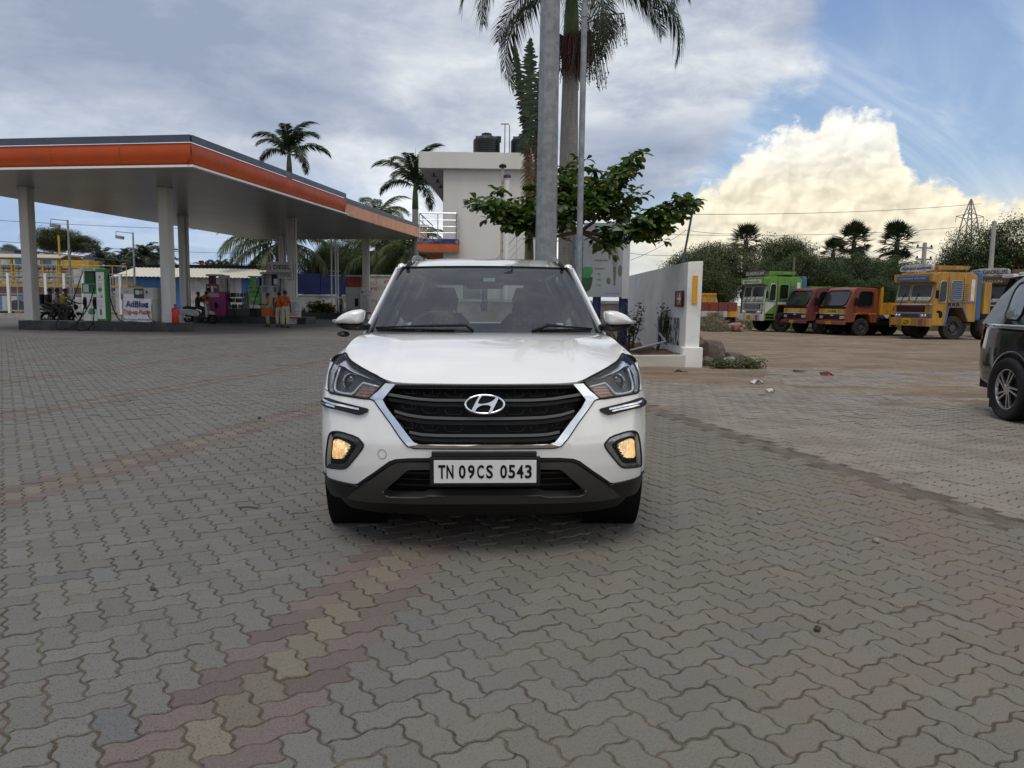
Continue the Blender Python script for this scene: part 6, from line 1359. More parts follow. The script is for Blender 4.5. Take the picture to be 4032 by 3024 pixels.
leaves.sort(key=lambda l: l[0].y)
crown = MB()
for i, (p, M, sc, k) in enumerate(leaves[300:]): crown.add([M @ Vector(v)*sc+p for v in lms[k].v], lms[k].f)
cr_ = crown.build('crown', M_alm, at_, smooth=True, recalc=False); stuff(cr_)
for (p, M, sc, k) in leaves[:300]:
    o = linkobj(bpy.data.objects.new('leaf', lmesh[k]), cr_); o.location = p; o.rotation_euler = M.to_euler(); o.scale = (sc,)*3
# ------------------------------------------------------------------ billboard
BY = 18.6; p, w = A(1258, 641, BY), A(1346, 505, BY); bx0, bx1, bz0, bz1 = p.x, w.x, p.z, w.z+.25
bb = thing('billboard', 'pale grey billboard with a green bowl and a gas advert on blue posts', 'billboard', (bx0, BY, 0), R_(-3)); W = bx1-bx0
M_bbw = pm('printed vinyl', (.40, .43, .47), .45, var=.08, scale=2)
MB().box(0, W, 0, .10, bz0, bz1).build('panel', M_bbw, bb); MB().box(W+.002, W+.17, .0, .14, bz0-.03, bz1).build('edge_flap', pm('plain vinyl', (.62, .63, .65), .5), bb)
for x, r in ((W*.38, .10), (W+.06, .11)): MB().cyl((x, .16, 0), (x, .16, bz1+.2 if x > W else bz0+.1), r, n=12).build('post', pm('blue post paint', (.022, .035, .15), .5), bb, smooth=40)
H_ = bz1-bz0
fr_ = MB(); fr_.box(W*.30, W*.68, -.012, -.002, bz0+H_*.66, bz0+H_*.96); fr_.build('green_frame', pm('green print', (.07, .30, .12), .6), bb, bev=.004)
MB().box(W*.33, W*.65, -.018, -.013, bz0+H_*.70, bz0+H_*.93).build('frame_inner', M_bbw, bb); text('Eco fuel', pm('purple print', (.10, .07, .25), .6), bb, (W*.49, -.019, bz0+H_*.87), width=W*.26, height=.10); text('for all', pm('purple print', (.10, .07, .25), .6), bb, (W*.49, -.019, bz0+H_*.76), width=W*.22, height=.09)
text('Low noise & better combustion', pm('grey print', (.18, .19, .19), .7), bb, (W*.46, -.004, bz0+H_*.50), width=W*.36, height=.045); text('Reduced emissions*', pm('grey print', (.18, .19, .19), .7), bb, (W*.42, -.004, bz0+H_*.39), width=W*.26, height=.045)
for k, t_ in enumerate(('- CNG', '- HSD', '- LPG, per km')): text(t_, pm('grey print', (.18, .19, .19), .7), bb, (W*.34, -.004, bz0+H_*(.31-.075*k)), width=W*(.10+.02*k), height=.045, align='LEFT')
text('* terms and conditions apply', pm('grey print', (.18, .19, .19), .7), bb, (W*.78, -.004, bz0+H_*.05), width=W*.34, height=.03)
m = MB(); m.prism([(.10*W+.15*W*math.cos(t)*(1 if math.sin(t) < 0 else 1), bz0+H_*.27+H_*.20*math.sin(t)) for t in np.linspace(math.pi, 2*math.pi, 13)], -.006, -.002, 'xz'); m.build('bowl_print', pm('bowl green print', (.035, .10, .04), .6), bb)
m = MB()
for k in range(9): m.ell((W*(.02+.02*k), -.004, bz0+H_*(.30+.03*(k % 3))), (.07, .004, .09), 8, 6)
m.build('greens_print', pm('green print', (.07, .30, .12), .6), bb)
fg = MB(); fg.prism(chaikin([(W*.74, bz0+H_*.42), (W*.72, bz0+H_*.60), (W*.76, bz0+H_*.72), (W*.84, bz0+H_*.72), (W*.89, bz0+H_*.58), (W*.87, bz0+H_*.42)], 1), -.006, -.002, 'xz'); fg.build('figure_print', pm('olive print', (.27, .26, .19), .6), bb); fg = MB(); fg.prism([(W*.76, bz0+H_*.415), (W*.85, bz0+H_*.415), (W*.83, bz0+H_*.16), (W*.79, bz0+H_*.16)], -.006, -.002, 'xz'); fg.ell((W*.80, -.004, bz0+H_*.77), (.06, .003, .075)); fg.ell((W*.67, -.004, bz0+H_*.62), (.035, .003, .2)); fg.build('figure_print', pm('dull brown print', (.17, .14, .12), .6), bb)
MB().ell((W*.94, -.004, bz0+H_*.36), (.05, .003, .14)).ell((W*.66, -.004, bz0+H_*.22), (.05, .003, .08)).build('figure_print', pm('grey green print', (.14, .17, .13), .6), bb)
b2 = thing('billboard', 'light blue poster board seen past the palm trunk', 'billboard', (A(1218, 600, 20.).x, 20., 0), R_(-14)); w2 = A(1266, 600, 20.).x-A(1218, 600, 20.).x
MB().box(0, w2, 0, .08, 1.3, 3.2).build('panel', pm('light blue vinyl', (.26, .50, .62), .5, var=.15, scale=1.5), b2); text('CNG', pm('dark red print', (.30, .03, .04), .6), b2, (w2*.5, -.004, 2.7), width=w2*.7, height=.22); text('49', pm('pink print', (.45, .12, .22), .6), b2, (w2*.45, -.004, 2.15), width=w2*.4, height=.26)
for x in (.12, w2-.12): MB().cyl((x, .14, 0), (x, .14, 1.4), .05, n=10).build('post', pm('blue post paint', (.022, .035, .15), .5), b2)
# ------------------------------------------------------------------ wall, planter, things about it
M_wl = pm('weathered white wall', (.76, .75, .72), .9, var=.10, scale=2.5, bump=.25, bscale=25, dirt=(.44, .43, .40), dirtamt=.35, dscale=1.1)
wl = thing('end_wall', 'whitewashed wall running back from the planter corner', 'wall', (0, 0, 0))
m = MB(); m.add([(3.50, 15.6, -.04), (3.78, 15.6, -.04), (3.52, 23.4, -.04), (3.26, 23.4, -.04), (3.50, 15.6, 2.13), (3.80, 15.6, 2.15), (3.52, 23.4, 2.10), (3.26, 23.4, 2.06)], [(0, 3, 2, 1), (4, 5, 6, 7), (0, 1, 5, 4), (1, 2, 6, 5), (2, 3, 7, 6), (3, 0, 4, 7)]); m.build('masonry', M_wl, wl, bev=.012)
MB().box(3.44, 3.84, 15.50, 15.80, 0, .42).build('plinth', M_wl, wl, bev=.02)
def peel_mat():
    m = bpy.data.materials.new('peeling dark paint'); m.use_nodes = True; nt = m.node_tree; T = NT(nt); p = nt.nodes['Principled BSDF']
    co = nd(nt, 'TexCoord').outputs['Object']; n = T.ramp(T.noise(T.vm('MULTIPLY', co, (1, 5, 2.)), 2.2, 6, .7), .46, .54); T._in(p.inputs['Base Color'], T.mix(n, (.03, .03, .034, 1), (.55, .54, .51, 1))); p.inputs['Roughness'].default_value = .9; return m
MB().add([(3.478, 16.1, .42), (3.42, 18.2, .42), (3.42, 18.2, 1.0), (3.478, 16.1, 1.0)], [(0, 1, 2, 3)]).build('peeling_patch', peel_mat(), wl)
MB().box(3.60, 3.70, 15.57, 15.598, 1.30, 1.86).build('reflector_strip', pm('amber reflector strip', (.60, .30, .01), .5, var=.1), wl)
sg = thing('arrow_sign', 'dark sign with a white arrow on an orange field, on the wall', 'sign', (3.485, 16.2, 1.40), math.atan2(-.24, 7.8)); 
MB().box(-.03, -.002, -.42, .42, -.17, .16).build('plate', M_blk, sg, bev=.005); MB().box(-.036, -.031, -.34, .16, -.14, .13).build('orange_field', pm('sign orange red', (.42, .09, .03), .5), sg)
m = MB(); m.box(-.042, -.037, -.30, .10, -.02, .02); m.add([(-.0425, -.30, .02), (-.0425, -.18, .11), (-.0425, -.14, .085), (-.0425, -.22, 0), (-.0425, -.14, -.085), (-.0425, -.18, -.11), (-.0425, -.30, -.02)], [tuple(range(7))]); m.build('arrow', M_wht, sg)
pk = thing('planter_kerb', 'low cream concrete kerb round the planted bed', 'kerb', (0, 0, 0)); kb = [G(1375, 800), Vector((3.52, 15.46, 0))]
m = MB(); a, b = Vector((.4, 14.55, 0)), Vector((3.5, 15.5, 0)); d = (b-a).normalized(); n_ = Vector((-d.y, d.x, 0)); m.add([a, b, b+n_*.22, a+n_*.22]+[v+Vector((0, 0, .26)) for v in (a, b, b+n_*.22, a+n_*.22)], [(0, 3, 2, 1), (4, 5, 6, 7), (0, 1, 5, 4), (1, 2, 6, 5), (2, 3, 7, 6), (3, 0, 4, 7)]); m.build('kerb', pm('cream kerb paint', (.50, .485, .43), .85, var=.12, bump=.2, dirt=(.28, .24, .19), dirtamt=.4), pk, bev=.02)
MB().grid(lambda s, t: Vector((.3+3.2*s, 14.75+s*.9+t*(8.2-s*.9), .16+.10*vnoise(np.array(s*9), np.array(t*14), 1., 2)+.05*vnoise(np.array(s*30), np.array(t*40), 1., 3))), 40, 50).build('soil', ground_mat('bed soil', (.10, .065, .04, 1), (.14, .10, .065, 1), (.07, .05, .035, 1), 2., .8), pk, smooth=True)
lw_ = thing('low_wall', 'low stained compound wall beneath the billboard', 'wall', (0, 23.5, 0)); MB().box(-3, 3.3, 0, .2, 0, 1.28).build('masonry', pm('stained wall', (.40, .36, .30), .9, var=.15, dirt=(.26, .18, .10), dirtamt=.6, dscale=1.5), lw_); MB().box(-3, 3.3, -.05, .25, 1.281, 1.36).build('coping', M_wwall, lw_)
def bush(name, label, loc, rad, nst, nl, ls, mat, seed, stemm=None, cat='shrub', base=.25):
    rs = np.random.default_rng(seed); t = thing(name, label, cat, loc); st = MB(); cr = MB()
    for i in range(nst):
        a = rs.uniform(0, 6.28); r = rs.uniform(.3, .95); e = Vector((rad[0]*math.cos(a)*r, rad[1]*math.sin(a)*r, rad[2]*rs.uniform(.55, 1.))); b0 = Vector((rs.normal(0, .05), rs.normal(0, .05), 0)); mid = (b0+e)/2+Vector(rs.normal(0, .06, 3)); st.tube([b0, mid, e], [.014, .010, .004], 4)
        for k in range(nl):
            u = rs.uniform(base, 1.05); p = b0*(1-u)**2+mid*2*u*(1-u)+e*u*u+Vector(rs.normal(0, .06, 3)); M = Euler(rs.uniform(-1, 1, 3)*np.array([.8, .8, 3.14])).to_matrix(); s = ls*rs.uniform(.6, 1.2)
            cr.add([M @ Vector(v)*s+p for v in ((0, 0, 0), (.5, -.3, .05), (1, 0, -.08), (.5, .3, .05))], [(0, 1, 2, 3)])
    st.build('stems', stemm or M_tw, t); stuff(cr.build('foliage', mat, t, recalc=False)); return t
M_shr = leafm('shrub leaf', (.045, .075, .02, 1), .25, .5)
q = G(1392, 742, .2); bush('flowering_shrub', 'leafy shrub in the bed beside the right door mirror', (q.x, 17.2, .2), (.42, .4, 1.05), 16, 46, .085, M_shr, 5, base=.42); q = G(1365, 735, .2)
bush('flowering_shrub', 'darker shrub by the blue billboard post', (A(1362, 700, 17.8).x, 17.8, .2), (.35, .35, 1.1), 12, 40, .08, M_shr, 6, base=.4); bush('twiggy_shrub', 'thin twiggy shrub low in the planted bed', (A(1330, 700, 18.5).x, 18.5, .2), (.5, .4, .75), 16, 5, .07, M_shr, 8)
m = MB(); m.tube([(3.36, 17.6, .95), (3.30, 17.3, .98), (3.25, 17.0, .90), (3.22, 16.9, .45), (3.15, 16.8, .2)], .035, 8); tag(m.build('black_pipe', pm('black hose pipe', (.02, .02, .02), .5), smooth=True), 'bent black pipe coming out of the peeling wall', 'pipe')
m = MB(); m.tube([(3.30, 17.9, .80), (3.2, 17.0, .68), (3.3, 16.6, .48), (2.5, 16.3, .30)], .022, 8); tag(m.build('grey_pipe', M_pgrey, smooth=True), 'thin grey pipe sloping down across the planted bed', 'pipe')
q = G(1442, 745, .28); m = MB(); m.tube([(q.x, 16.0, .22), (q.x-.05, 15.98, .42)], .07, 12); tag(m.build('pipe_stub', M_wht, smooth=40), 'short white pipe stub lying in the bed by the wall', 'pipe')
# rocks, weeds, litter
M_rock = pm('brown boulder', (.135, .105, .078), .95, var=.45, scale=5, bump=1., bscale=18, dirt=(.07, .055, .042), dirtamt=.55, dscale=4); M_rockg = pm('grey stone', (.24, .22, .20), .95, var=.3, scale=6, bump=.7, bscale=16)
def rock(loc, r, seed, mat, label, rz=0.):
    rs = np.random.default_rng(seed); bm = bmesh.new(); bmesh.ops.create_icosphere(bm, subdivisions=3, radius=1.); pl_ = [(Vector(rs.normal(0, 1, 3)).normalized(), rs.uniform(.72, 1.1)) for _ in range(18)]
    for v in bm.verts:
        c = v.co.copy(); c = Vector([math.copysign(abs(q_)**.6, q_) for q_ in c])
        for n, d in pl_:
            e = c.dot(n)-d
            if e > 0: c -= n*e*.98
        c += c.normalized()*float(rs.normal(0, .022)); v.co = Vector((c.x*r[0], c.y*r[1], c.z*r[2]))
    me = bpy.data.meshes.new('boulder'); bm.to_mesh(me); bm.free(); me.materials.append(mat); finish(me, 16); o = linkobj(bpy.data.objects.new('boulder', me)); o.location = loc; o.rotation_euler = (0, 0, rz); return tag(o, label, 'rock', 'stones by the wall end')
rock((4.28, 16.5, .20), (.27, .26, .34), 1, M_rock, 'largest brown boulder leaning by the wall end'); rock((4.04, 16.9, .26), (.25, .24, .36), 2, M_rock, 'brown boulder wedged between the wall end and the largest boulder'); rock((4.80, 16.5, .10), (.30, .22, .18), 3, M_rock, 'low flat-topped stone right of the largest boulder'); rock((4.55, 16.0, .08), (.17, .15, .15), 4, M_rockg, 'small grey stone in front of the boulders'); rock((4.92, 15.9, .06), (.13, .12, .13), 5, M_rock, 'small brown stone beside the weeds'); rock((4.05, 16.0, .08), (.14, .12, .14), 6, M_rock, 'small brown stone at the foot of the wall')
for k, (x, y, s) in enumerate(((4.45, 15.5, .42), (4.85, 15.6, .36), (4.2, 15.35, .3))): bush('weed_patch', ('low green weeds in front of the boulders', 'low green weeds by the flat stone', 'thin green weeds nearest the wall end')[k], (x, y, -.0), (s, s*.6, .16), 22, 16, .06, leafm('weed leaf', (.035, .085, .025, 1), .25, .5), 20+k, cat='weeds', base=.3)
q = G(1470, 806); sdl = thing('sandal', 'dark worn sandal lying on the earth by the planter', 'sandal', (q.x, q.y, .012), R_(100)); o2 = [(-.04, -.13), (-.045, 0), (-.05, .08), (-.03, .13), (.03, .13), (.05, .07), (.035, 0), (.04, -.12), (0, -.145)]; MB().prism(chaikin(o2, 1), 0, .022, 'xy').build('sole', pm('worn rubber sole', (.05, .045, .04), .8), sdl); MB().tube([(-.045, -.01, .02), (-.02, .04, .05), (0, .09, .03), (.02, .04, .05), (.045, -.01, .02)], .009, 6).build('strap', M_blk, sdl, smooth=True)
M_lit = pm('pale litter', (.60, .57, .52), .9)
def scrap(a, b, r, mat, label, seed, name='litter', fl=.25):
    p = G(a, b); rs = np.random.default_rng(seed); m = MB(); n = 9; vs = [(0, 0, r*fl*2)]+[(r*math.cos(t)*rs.uniform(.3, 1.2), r*.7*math.sin(t)*rs.uniform(.3, 1.2), r*rs.uniform(0, fl*2.2)*(k_ % 2)) for k_, t in enumerate(np.linspace(0, 2*math.pi, n+1)[:-1])]
    m.add(vs, [(0, i+1, (i+1) % n+1) for i in range(n)]); m.add([(v[0], v[1], .001) for v in vs], [(0, (i+1) % n+1, i+1) for i in range(n)]); m.add([], []); o = m.build(name, mat); o.location = (p.x, p.y, .012); return tag(o, label, 'litter', 'scraps on the ground')
scrap(1632, 830, .14, M_lit, 'pale crumpled scrap below the weeds', 1); scrap(1665, 848, .11, M_lit, 'smaller pale scrap further from the weeds', 2); scrap(1787, 812, .15, pm('red cloth scrap', (.13, .018, .022), .95), 'crumpled dark red rag on the pale paving', 3); scrap(1725, 803, .16, M_bark2, 'short brown stick-like scrap above the red rag', 4, fl=.08)
for k, (a, b, s, lab) in enumerate(((1765, 1362, .016, 'small dark pebble on the paving low at the right'), (1892, 1172, .022, 'larger dark pebble on the paving below the black car'), (330, 1275, .012, 'small dark pebble on the paving left of the red and yellow band'), (1640, 1110, .014, 'small pebble between the white car and the drain strip'), (560, 905, .02, 'dark pebble far left on the paving beside a colour band'))):
    rs = np.random.default_rng(k); p = G(a, b); m = MB(); m.ell((0, 0, s*.6), (s, s*.85, s*.7), 8, 6); m.v = [tuple(np.array(v)*rs.uniform(.8, 1.15)) for v in m.v]; o = m.build('pebble', M_rockg if k % 2 else M_bark2, smooth=True); o.location = (p.x, p.y, .0); tag(o, lab, 'pebble', 'loose pebbles on the paving')
p = G(515, 1098); m = MB(); m.tube([(0, 0, .006), (.06, .01, .008), (.12, -.005, .006)], .004, 5); o = m.build('twig', M_bark2); o.location = (p.x, p.y, 0); tag(o, 'short dark twig lying on the paving left of the car', 'twig')
# ------------------------------------------------------------------ lorries in the yard
M_tyre2 = pm('dusty lorry tyre', (.020, .018, .017), .9, var=.3, dirt=(.08, .062, .048), dirtamt=.35, dscale=6)
M_dgl = pm('dark lorry glass', (.018, .021, .022), .12, var=.3, scale=2, dirt=(.05, .05, .045), dirtamt=.3, dscale=2.)
M_chas = pm('dark chassis', (.020, .018, .017), .8, var=.3)
def lpaint(n, c, d=.55): return pm(n, c, .5, var=.10, scale=2.5, dirt=(c[0]*.35+.05, c[1]*.35+.045, c[2]*.35+.04), dirtamt=d, dscale=3.5, streak=True)
L_yel, L_grn, L_red, L_org, L_brn = lpaint('lorry yellow', (.42, .215, .022)), lpaint('lorry green', (.10, .27, .025)), lpaint('lorry maroon', (.15, .013, .020)), lpaint('lorry orange red', (.27, .052, .02)), lpaint('lorry brown', (.13, .038, .026))
L_blu, L_wht, L_amb = lpaint('lorry blue', (.03, .12, .30)), lpaint('lorry white', (.55, .55, .52)), lpaint('lorry amber', (.62, .33, .02))
M_hl = pm('headlamp glass', (.55, .56, .55), .12, .5); M_np = pm('yellow number plate', (.62, .36, .02), .5)
def lwheel(par, x, y, r, w, s, mat=None):
    e = bpy.data.objects.new('wheel', None); COL.objects.link(e); e.parent = par; e.location = (x, y, r)
    h = w/2; MB().lathe([(r*.55, -h), (r*.93, -h), (r, -h*.75), (r, h*.75), (r*.93, h), (r*.55, h)], n=30, axis='x', caps=False).build('tyre', M_tyre2, e, smooth=35)
    MB().lathe([(r*.56, s*h*.9), (r*.50, s*h*.35), (r*.30, s*h*.30), (r*.28, s*h*.75), (r*.12, s*h*.8), (.01, s*h*.82)], n=24, axis='x', caps=False).build('rim', mat or pm('dull rim', (.05, .047, .044), .6), e, smooth=30)
    for k in range(8): a = k*math.pi/4; MB().cbox((s*h*.42, r*.40*math.cos(a), r*.40*math.sin(a)), (.05, .05, .05)).build('wheel_nut', pm('dull rim', (.05, .047, .044), .6), e)
    return e
def window(par, P, fn, framem, name='window', fw=.035, pane=None, dp=.03):
    """P: 2-D outline; fn(a, b, out): pane set back behind a proud frame"""
    P = chaikin(P, 1, .12); pn = [fn(a, b, .010) for a, b in P]; m = MB(); m.add(pn, [tuple(range(len(pn)))]); w = m.build(name, pane or M_dgl, par, recalc=False)
    m = MB(); m.tube([fn(a, b, .016) for a, b in P], fw/2, 6, closed=True); m.build('frame', framem, w, smooth=True); return w
def big_lorry(label, P, near, rz, main, frontm, trim, board, boardtxt, boardm, txtm, visortxt, visorm, style, plate, sidetxt=None, plate_m=None, bedL=5.7):
    W = 1.18; lx = .98 if near else -.98; M = Matrix.Rotation(rz, 3, 'Z'); loc = Vector((P.x, P.y, 0))-M @ Vector((lx, 1.12, 0))*.92
    t = thing('lorry', label, 'lorry', loc, rz, 'lorries parked in the yard'); t.scale = (.92,)*3
    prof = [(.0, .62), (.62, .62), (.78, 1.42), (1.45, 1.42), (1.78, .80), (2.15, .80), (2.15, 2.78), (1.9, 2.90), (.30, 2.92), (.10, 2.80), (.12, 2.42), (0, 1.60)]
    MB().prism(prof, -W, W, 'yz').build('cab', main, t, bev=.035)
    fz = lambda z: (0 if z < 1.6 else .12*(z-1.6)/.82 if z < 2.42 else .12)
    F = lambda a, b, o: Vector((a, fz(b)-o, b)); S = lambda a, b, o: Vector((W+o, a, b))
    MB().grid(lambda a, b: F(-W+.01+(2*W-.02)*a, .98+1.42*b, .002), 3, 12).build('front_skin', frontm, t)
    # windscreen in two panes with painted lower strip
    for x0, x1 in ((-1.08, -.30), (-.22, 1.04)):
        w = window(t, [(x0, 1.66), (x1, 1.66), (x1-.01, 2.40), (x0+.03, 2.40)], F, trim, 'windscreen_pane', .05)
        MB().grid(lambda a, b: F(x0+.04+(x1-x0-.08)*a, 1.70+.15*b, .018), 4, 2).build('sticker_strip', pm('floral sticker', (.40, .45, .36), .6, var=.7, scale=14), w)
        MB().bar(F(x0+.3, 1.60, .03), F(x0+.5, 2.0, .04), .02, .02).build('wiper', M_blk, w)
    vis = MB(); vis.prism([(.10, 2.42), (-.10, 2.50), (-.12, 2.86), (.10, 2.80)], -W-.02, W+.02, 'yz'); vis = vis.build('visor', main, t, bev=.03)
    MB().box(-.98, .98, -.142, -.118, 2.54, 2.76).build('visor_panel', visorm, vis, bev=.02); text(visortxt, txtm if visorm is not L_wht else M_ink, vis, (0, -.145, 2.65), width=1.6, height=.11)
    b = MB(); b.prism(chaikin([(-1.02, 0), (1.02, 0), (1.02, .26), (.5, .34), (-.5, .34), (-1.02, .26)], 1), .02, .07, 'xz'); bo = b.build('name_board', board, t); bo.location = (0, 0, 2.94); text(boardtxt, boardm, bo, (0, .014, .15), width=1.84, height=.19, bold=.02)
    for (x, y) in ((-.9, .3), (.9, .3), (-.9, 1.8), (.9, 1.8)): MB().cyl((x, y, 2.88), (x, y, 3.08), .025, n=6).build('rack_post', main, t)
    m = MB(); m.box(-.98, .98, .25, .31, 3.06, 3.14); m.box(-.98, .98, 1.8, 1.86, 3.06, 3.20); m.box(.92, .98, .3, 1.82, 3.04, 3.20); m.box(-.98, -.92, .3, 1.82, 3.04, 3.20); m.build('roof_rack', main, t)
    # grille, lamps, bumper
    g = MB().box(-1.0, .72, -.03, .0, 1.20, 1.46).build('grille', M_ink, t)
    for k in range(5): MB().box(-.98, .70, -.045, -.031, 1.225+k*.05, 1.245+k*.05).build('slat', trim if style == 'chrome' else pm('dark red slat', (.10, .02, .02), .5), g)
    MB().box(-1.1, 1.14, -.05, -.001, 1.50, 1.56).build('bright_band', L_wht, t); MB().box(-1.12, 1.14, -.045, -.001, 1.13, 1.185).build('maker_band', trim, t)
    lp_ = MB().box(-1.12, 1.14, -.04, .0, .94, 1.12).build('lamp_panel', visorm, t)
    for x in (-1.0, -.82, .60, .80): MB().lathe([(.01, -.075), (.055, -.07), (.075, -.05), (.08, -.03)], (x, 0, 1.03), n=16, axis='y', caps=False).build('headlamp', M_hl, lp_, smooth=40)
    MB().box(-.62, .40, -.06, -.041, .97, 1.10).build('lower_grille', pm('dark grille', (.03, .035, .04), .4), lp_); MB().box(.90, 1.02, -.06, -.041, .96, 1.10).build('indicator', pm('red lens', (.22, .03, .02), .3), lp_)
    MB().box(-W-.02, W+.02, -.16, .0, .58, .93).build('bumper', frontm if style != 'plain' else main, t, bev=.03)
    np_ = MB().box(-.42, .10, -.175, -.161, .62, .88).build('number_plate', plate_m or M_np, t)
    for k, s_ in enumerate(plate): text(s_, M_ink, np_, (-.16, -.178, .80-.11*k), width=.40, height=.09, bold=.02)
    MB().box(.55, .80, -.172, -.161, .62, .90).build('painted_badge', pm('painted badge', (.25, .05, .05), .6, var=.8, scale=18), t)
    # near flank: quarter light, door window, louvres
    window(t, [(.22, 1.62), (.62, 1.62), (.62, 2.52), (.30, 2.52)], S, trim, 'quarter_window', .05)
    if style == 'chrome': window(t, [(.82, 1.72), (1.34, 1.72), (1.34, 2.50), (.82, 2.50)], S, main, 'door_window', .05, M_ink)
    else: window(t, [(.82, 1.72), (1.40, 1.72), (1.40, 2.54), (.82, 2.54)], S, trim, 'door_window', .04, pm('shade behind louvres', (.03, .035, .05), .7))
    for k in range(9 if style != 'chrome' else 0): MB().cbox((W+.016, 1.11, 1.76+k*.086), (.03, .56, .035), ry=R_(-35)).build('louvre', pm('blue-grey louvre', (.16, .22, .30), .5), t)
    for k in range(9): MB().cbox((W+.012, 1.60, 1.76+k*.086), (.02, .22, .03), ry=R_(-35)).build('louvre', main if style != 'chrome' else L_blu, t)
    MB().box(W+.002, W+.012, .70, .712, .85, 2.7).build('door_seam', M_chas, t); MB().box(W+.002, W+.012, 1.46, 1.472, .95, 2.7).build('door_seam', M_chas, t); MB().box(W+.001, W+.014, .72, 2.1, 1.60, 1.645).build('side_band', L_blu, t)
    MB().box(W+.002, W+.012, 1.84, 2.02, 1.70, 2.62).build('picture_panel', pm('white painted panel', (.60, .60, .58), .6, var=.25, scale=9), t, bev=.003)
    arch = [(.62, .62), (.78, 1.42), (1.45, 1.42), (1.78, .80)]; m = MB(); m.tube([S(a, b_, .0) for a, b_ in arch], .045, 6); m.build('arch_trim', L_blu if style != 'chrome' else pm('dark red slat', (.10, .02, .02), .5), t)
    if sidetxt: text(sidetxt, M_ink, t, (W+.006, 1.05, 1.44+.08), rot=(math.pi/2, 0, math.pi/2), width=.62, height=.15, bold=.03)
    if style == 'chrome':
        MB().add([S(.02, .95, .004), S(.62, 1.45, .004), S(.62, 1.58, .004), S(.02, 1.58, .004)], [(0, 1, 2, 3)]).build('white_flash', L_wht, t); MB().add([S(.74, 1.46, .004), S(2.1, 1.46, .004), S(2.1, 1.59, .004), S(.74, 1.59, .004)], [(0, 1, 2, 3)]).build('white_flash', L_wht, t)
        for z in (.70, .86): MB().box(W+.0, W+.02, .08, .55, z, z+.10).build('step_hole', M_ink, t)
    for sm in (-1, 1): MB().tube([(sm*W, .12, 2.2), (sm*(W+.22), .0, 2.15), (sm*(W+.22), .0, 1.75)], .015, 5).build('mirror_arm', M_blk, t); MB().cbox((sm*(W+.22), -.01, 1.95), (.18, .04, .34)).build('mirror', M_blk, t, bev=.02)
    # dark horse-like transfer is only a smudge of black paint at this distance
    if sidetxt: MB().ell((W+.004, .40, 1.10), (.004, .10, .16), 9, 6).ell((W+.004, .30, 1.22), (.004, .12, .06), 9, 6).build('dark_transfer', M_ink, t)
    # chassis, tank, body behind
    MB().box(-W, W, 2.16, 2.42, .85, 2.95).build('headboard', L_blu, t, bev=.12); MB().box(-.5, .5, .5, 2.5+bedL, .72, .98).build('chassis', M_chas, t)
    bd_ = MB(); bd_.box(-W-.04, W+.04, 2.5, 2.5+bedL, 1.15, 2.42 if style != 'plain' else 2.5).build('load_bed', main if style == 'chrome' else lpaint('tipper yellow', (.50, .27, .02)), t, bev=.03)
    for k in range(int(bedL/.95)): MB().box(W+.041, W+.09, 2.6+k*1.05, 2.72+k*1.05, 1.15, 2.45).build('bed_rib', main, t)
    for s in (-1, 1):
        lwheel(t, s*.98, 1.12, .52, .30, s)
        for y in ((5.6, 6.9) if bedL > 4 else (2.9,)): lwheel(t, s*.92, y, .52, .55, s)
    MB().cyl((.75, 2.8, .75), (.75, 3.9, .75), .28, n=14).build('fuel_tank', M_chas, t)
    return t
LZ = R_(-78)
big_lorry('yellow lorry with a blue rear band and black lettering on its door', G(2051, 734.7), True, LZ, L_yel, L_yel, pm('dull bright trim', (.32, .32, .30), .4, .5), L_wht, 'ஸ்ரீ அரியநாயகி அம்மன் துணை', M_blue, L_wht, 'ஸ்ரீ ராமஜெயம்   ஸ்ரீ அம்மன்', L_blu, 'plain', ('TN64', 'B8679'), 'RRR', bedL=.35)
big_lorry('bright green lorry with a white front and a dark roof board', G(1686, 717), True, LZ, L_grn, L_wht, pm('bright trim', (.42, .42, .40), .35, .6), pm('dark name board', (.06, .035, .03), .6), 'SRI MURUGAN', L_wht, L_wht, 'SRI VINAYAGAR', L_wht, 'chrome', ('TN57', 'AJ45'), bedL=4.3)
big_lorry('brown lorry with a white name board behind the black car', G(2126, 727.5), False, R_(-72), L_brn, L_brn, pm('dark bright trim', (.14, .15, .14), .4, .4), L_wht, 'MURUGANDRILLERS', M_ink, L_wht, 'MURUGAN', pm('dark olive panel', (.05, .07, .045), .5), 'plain', ('TN-28', 'AB 9024'), None, M_plate)
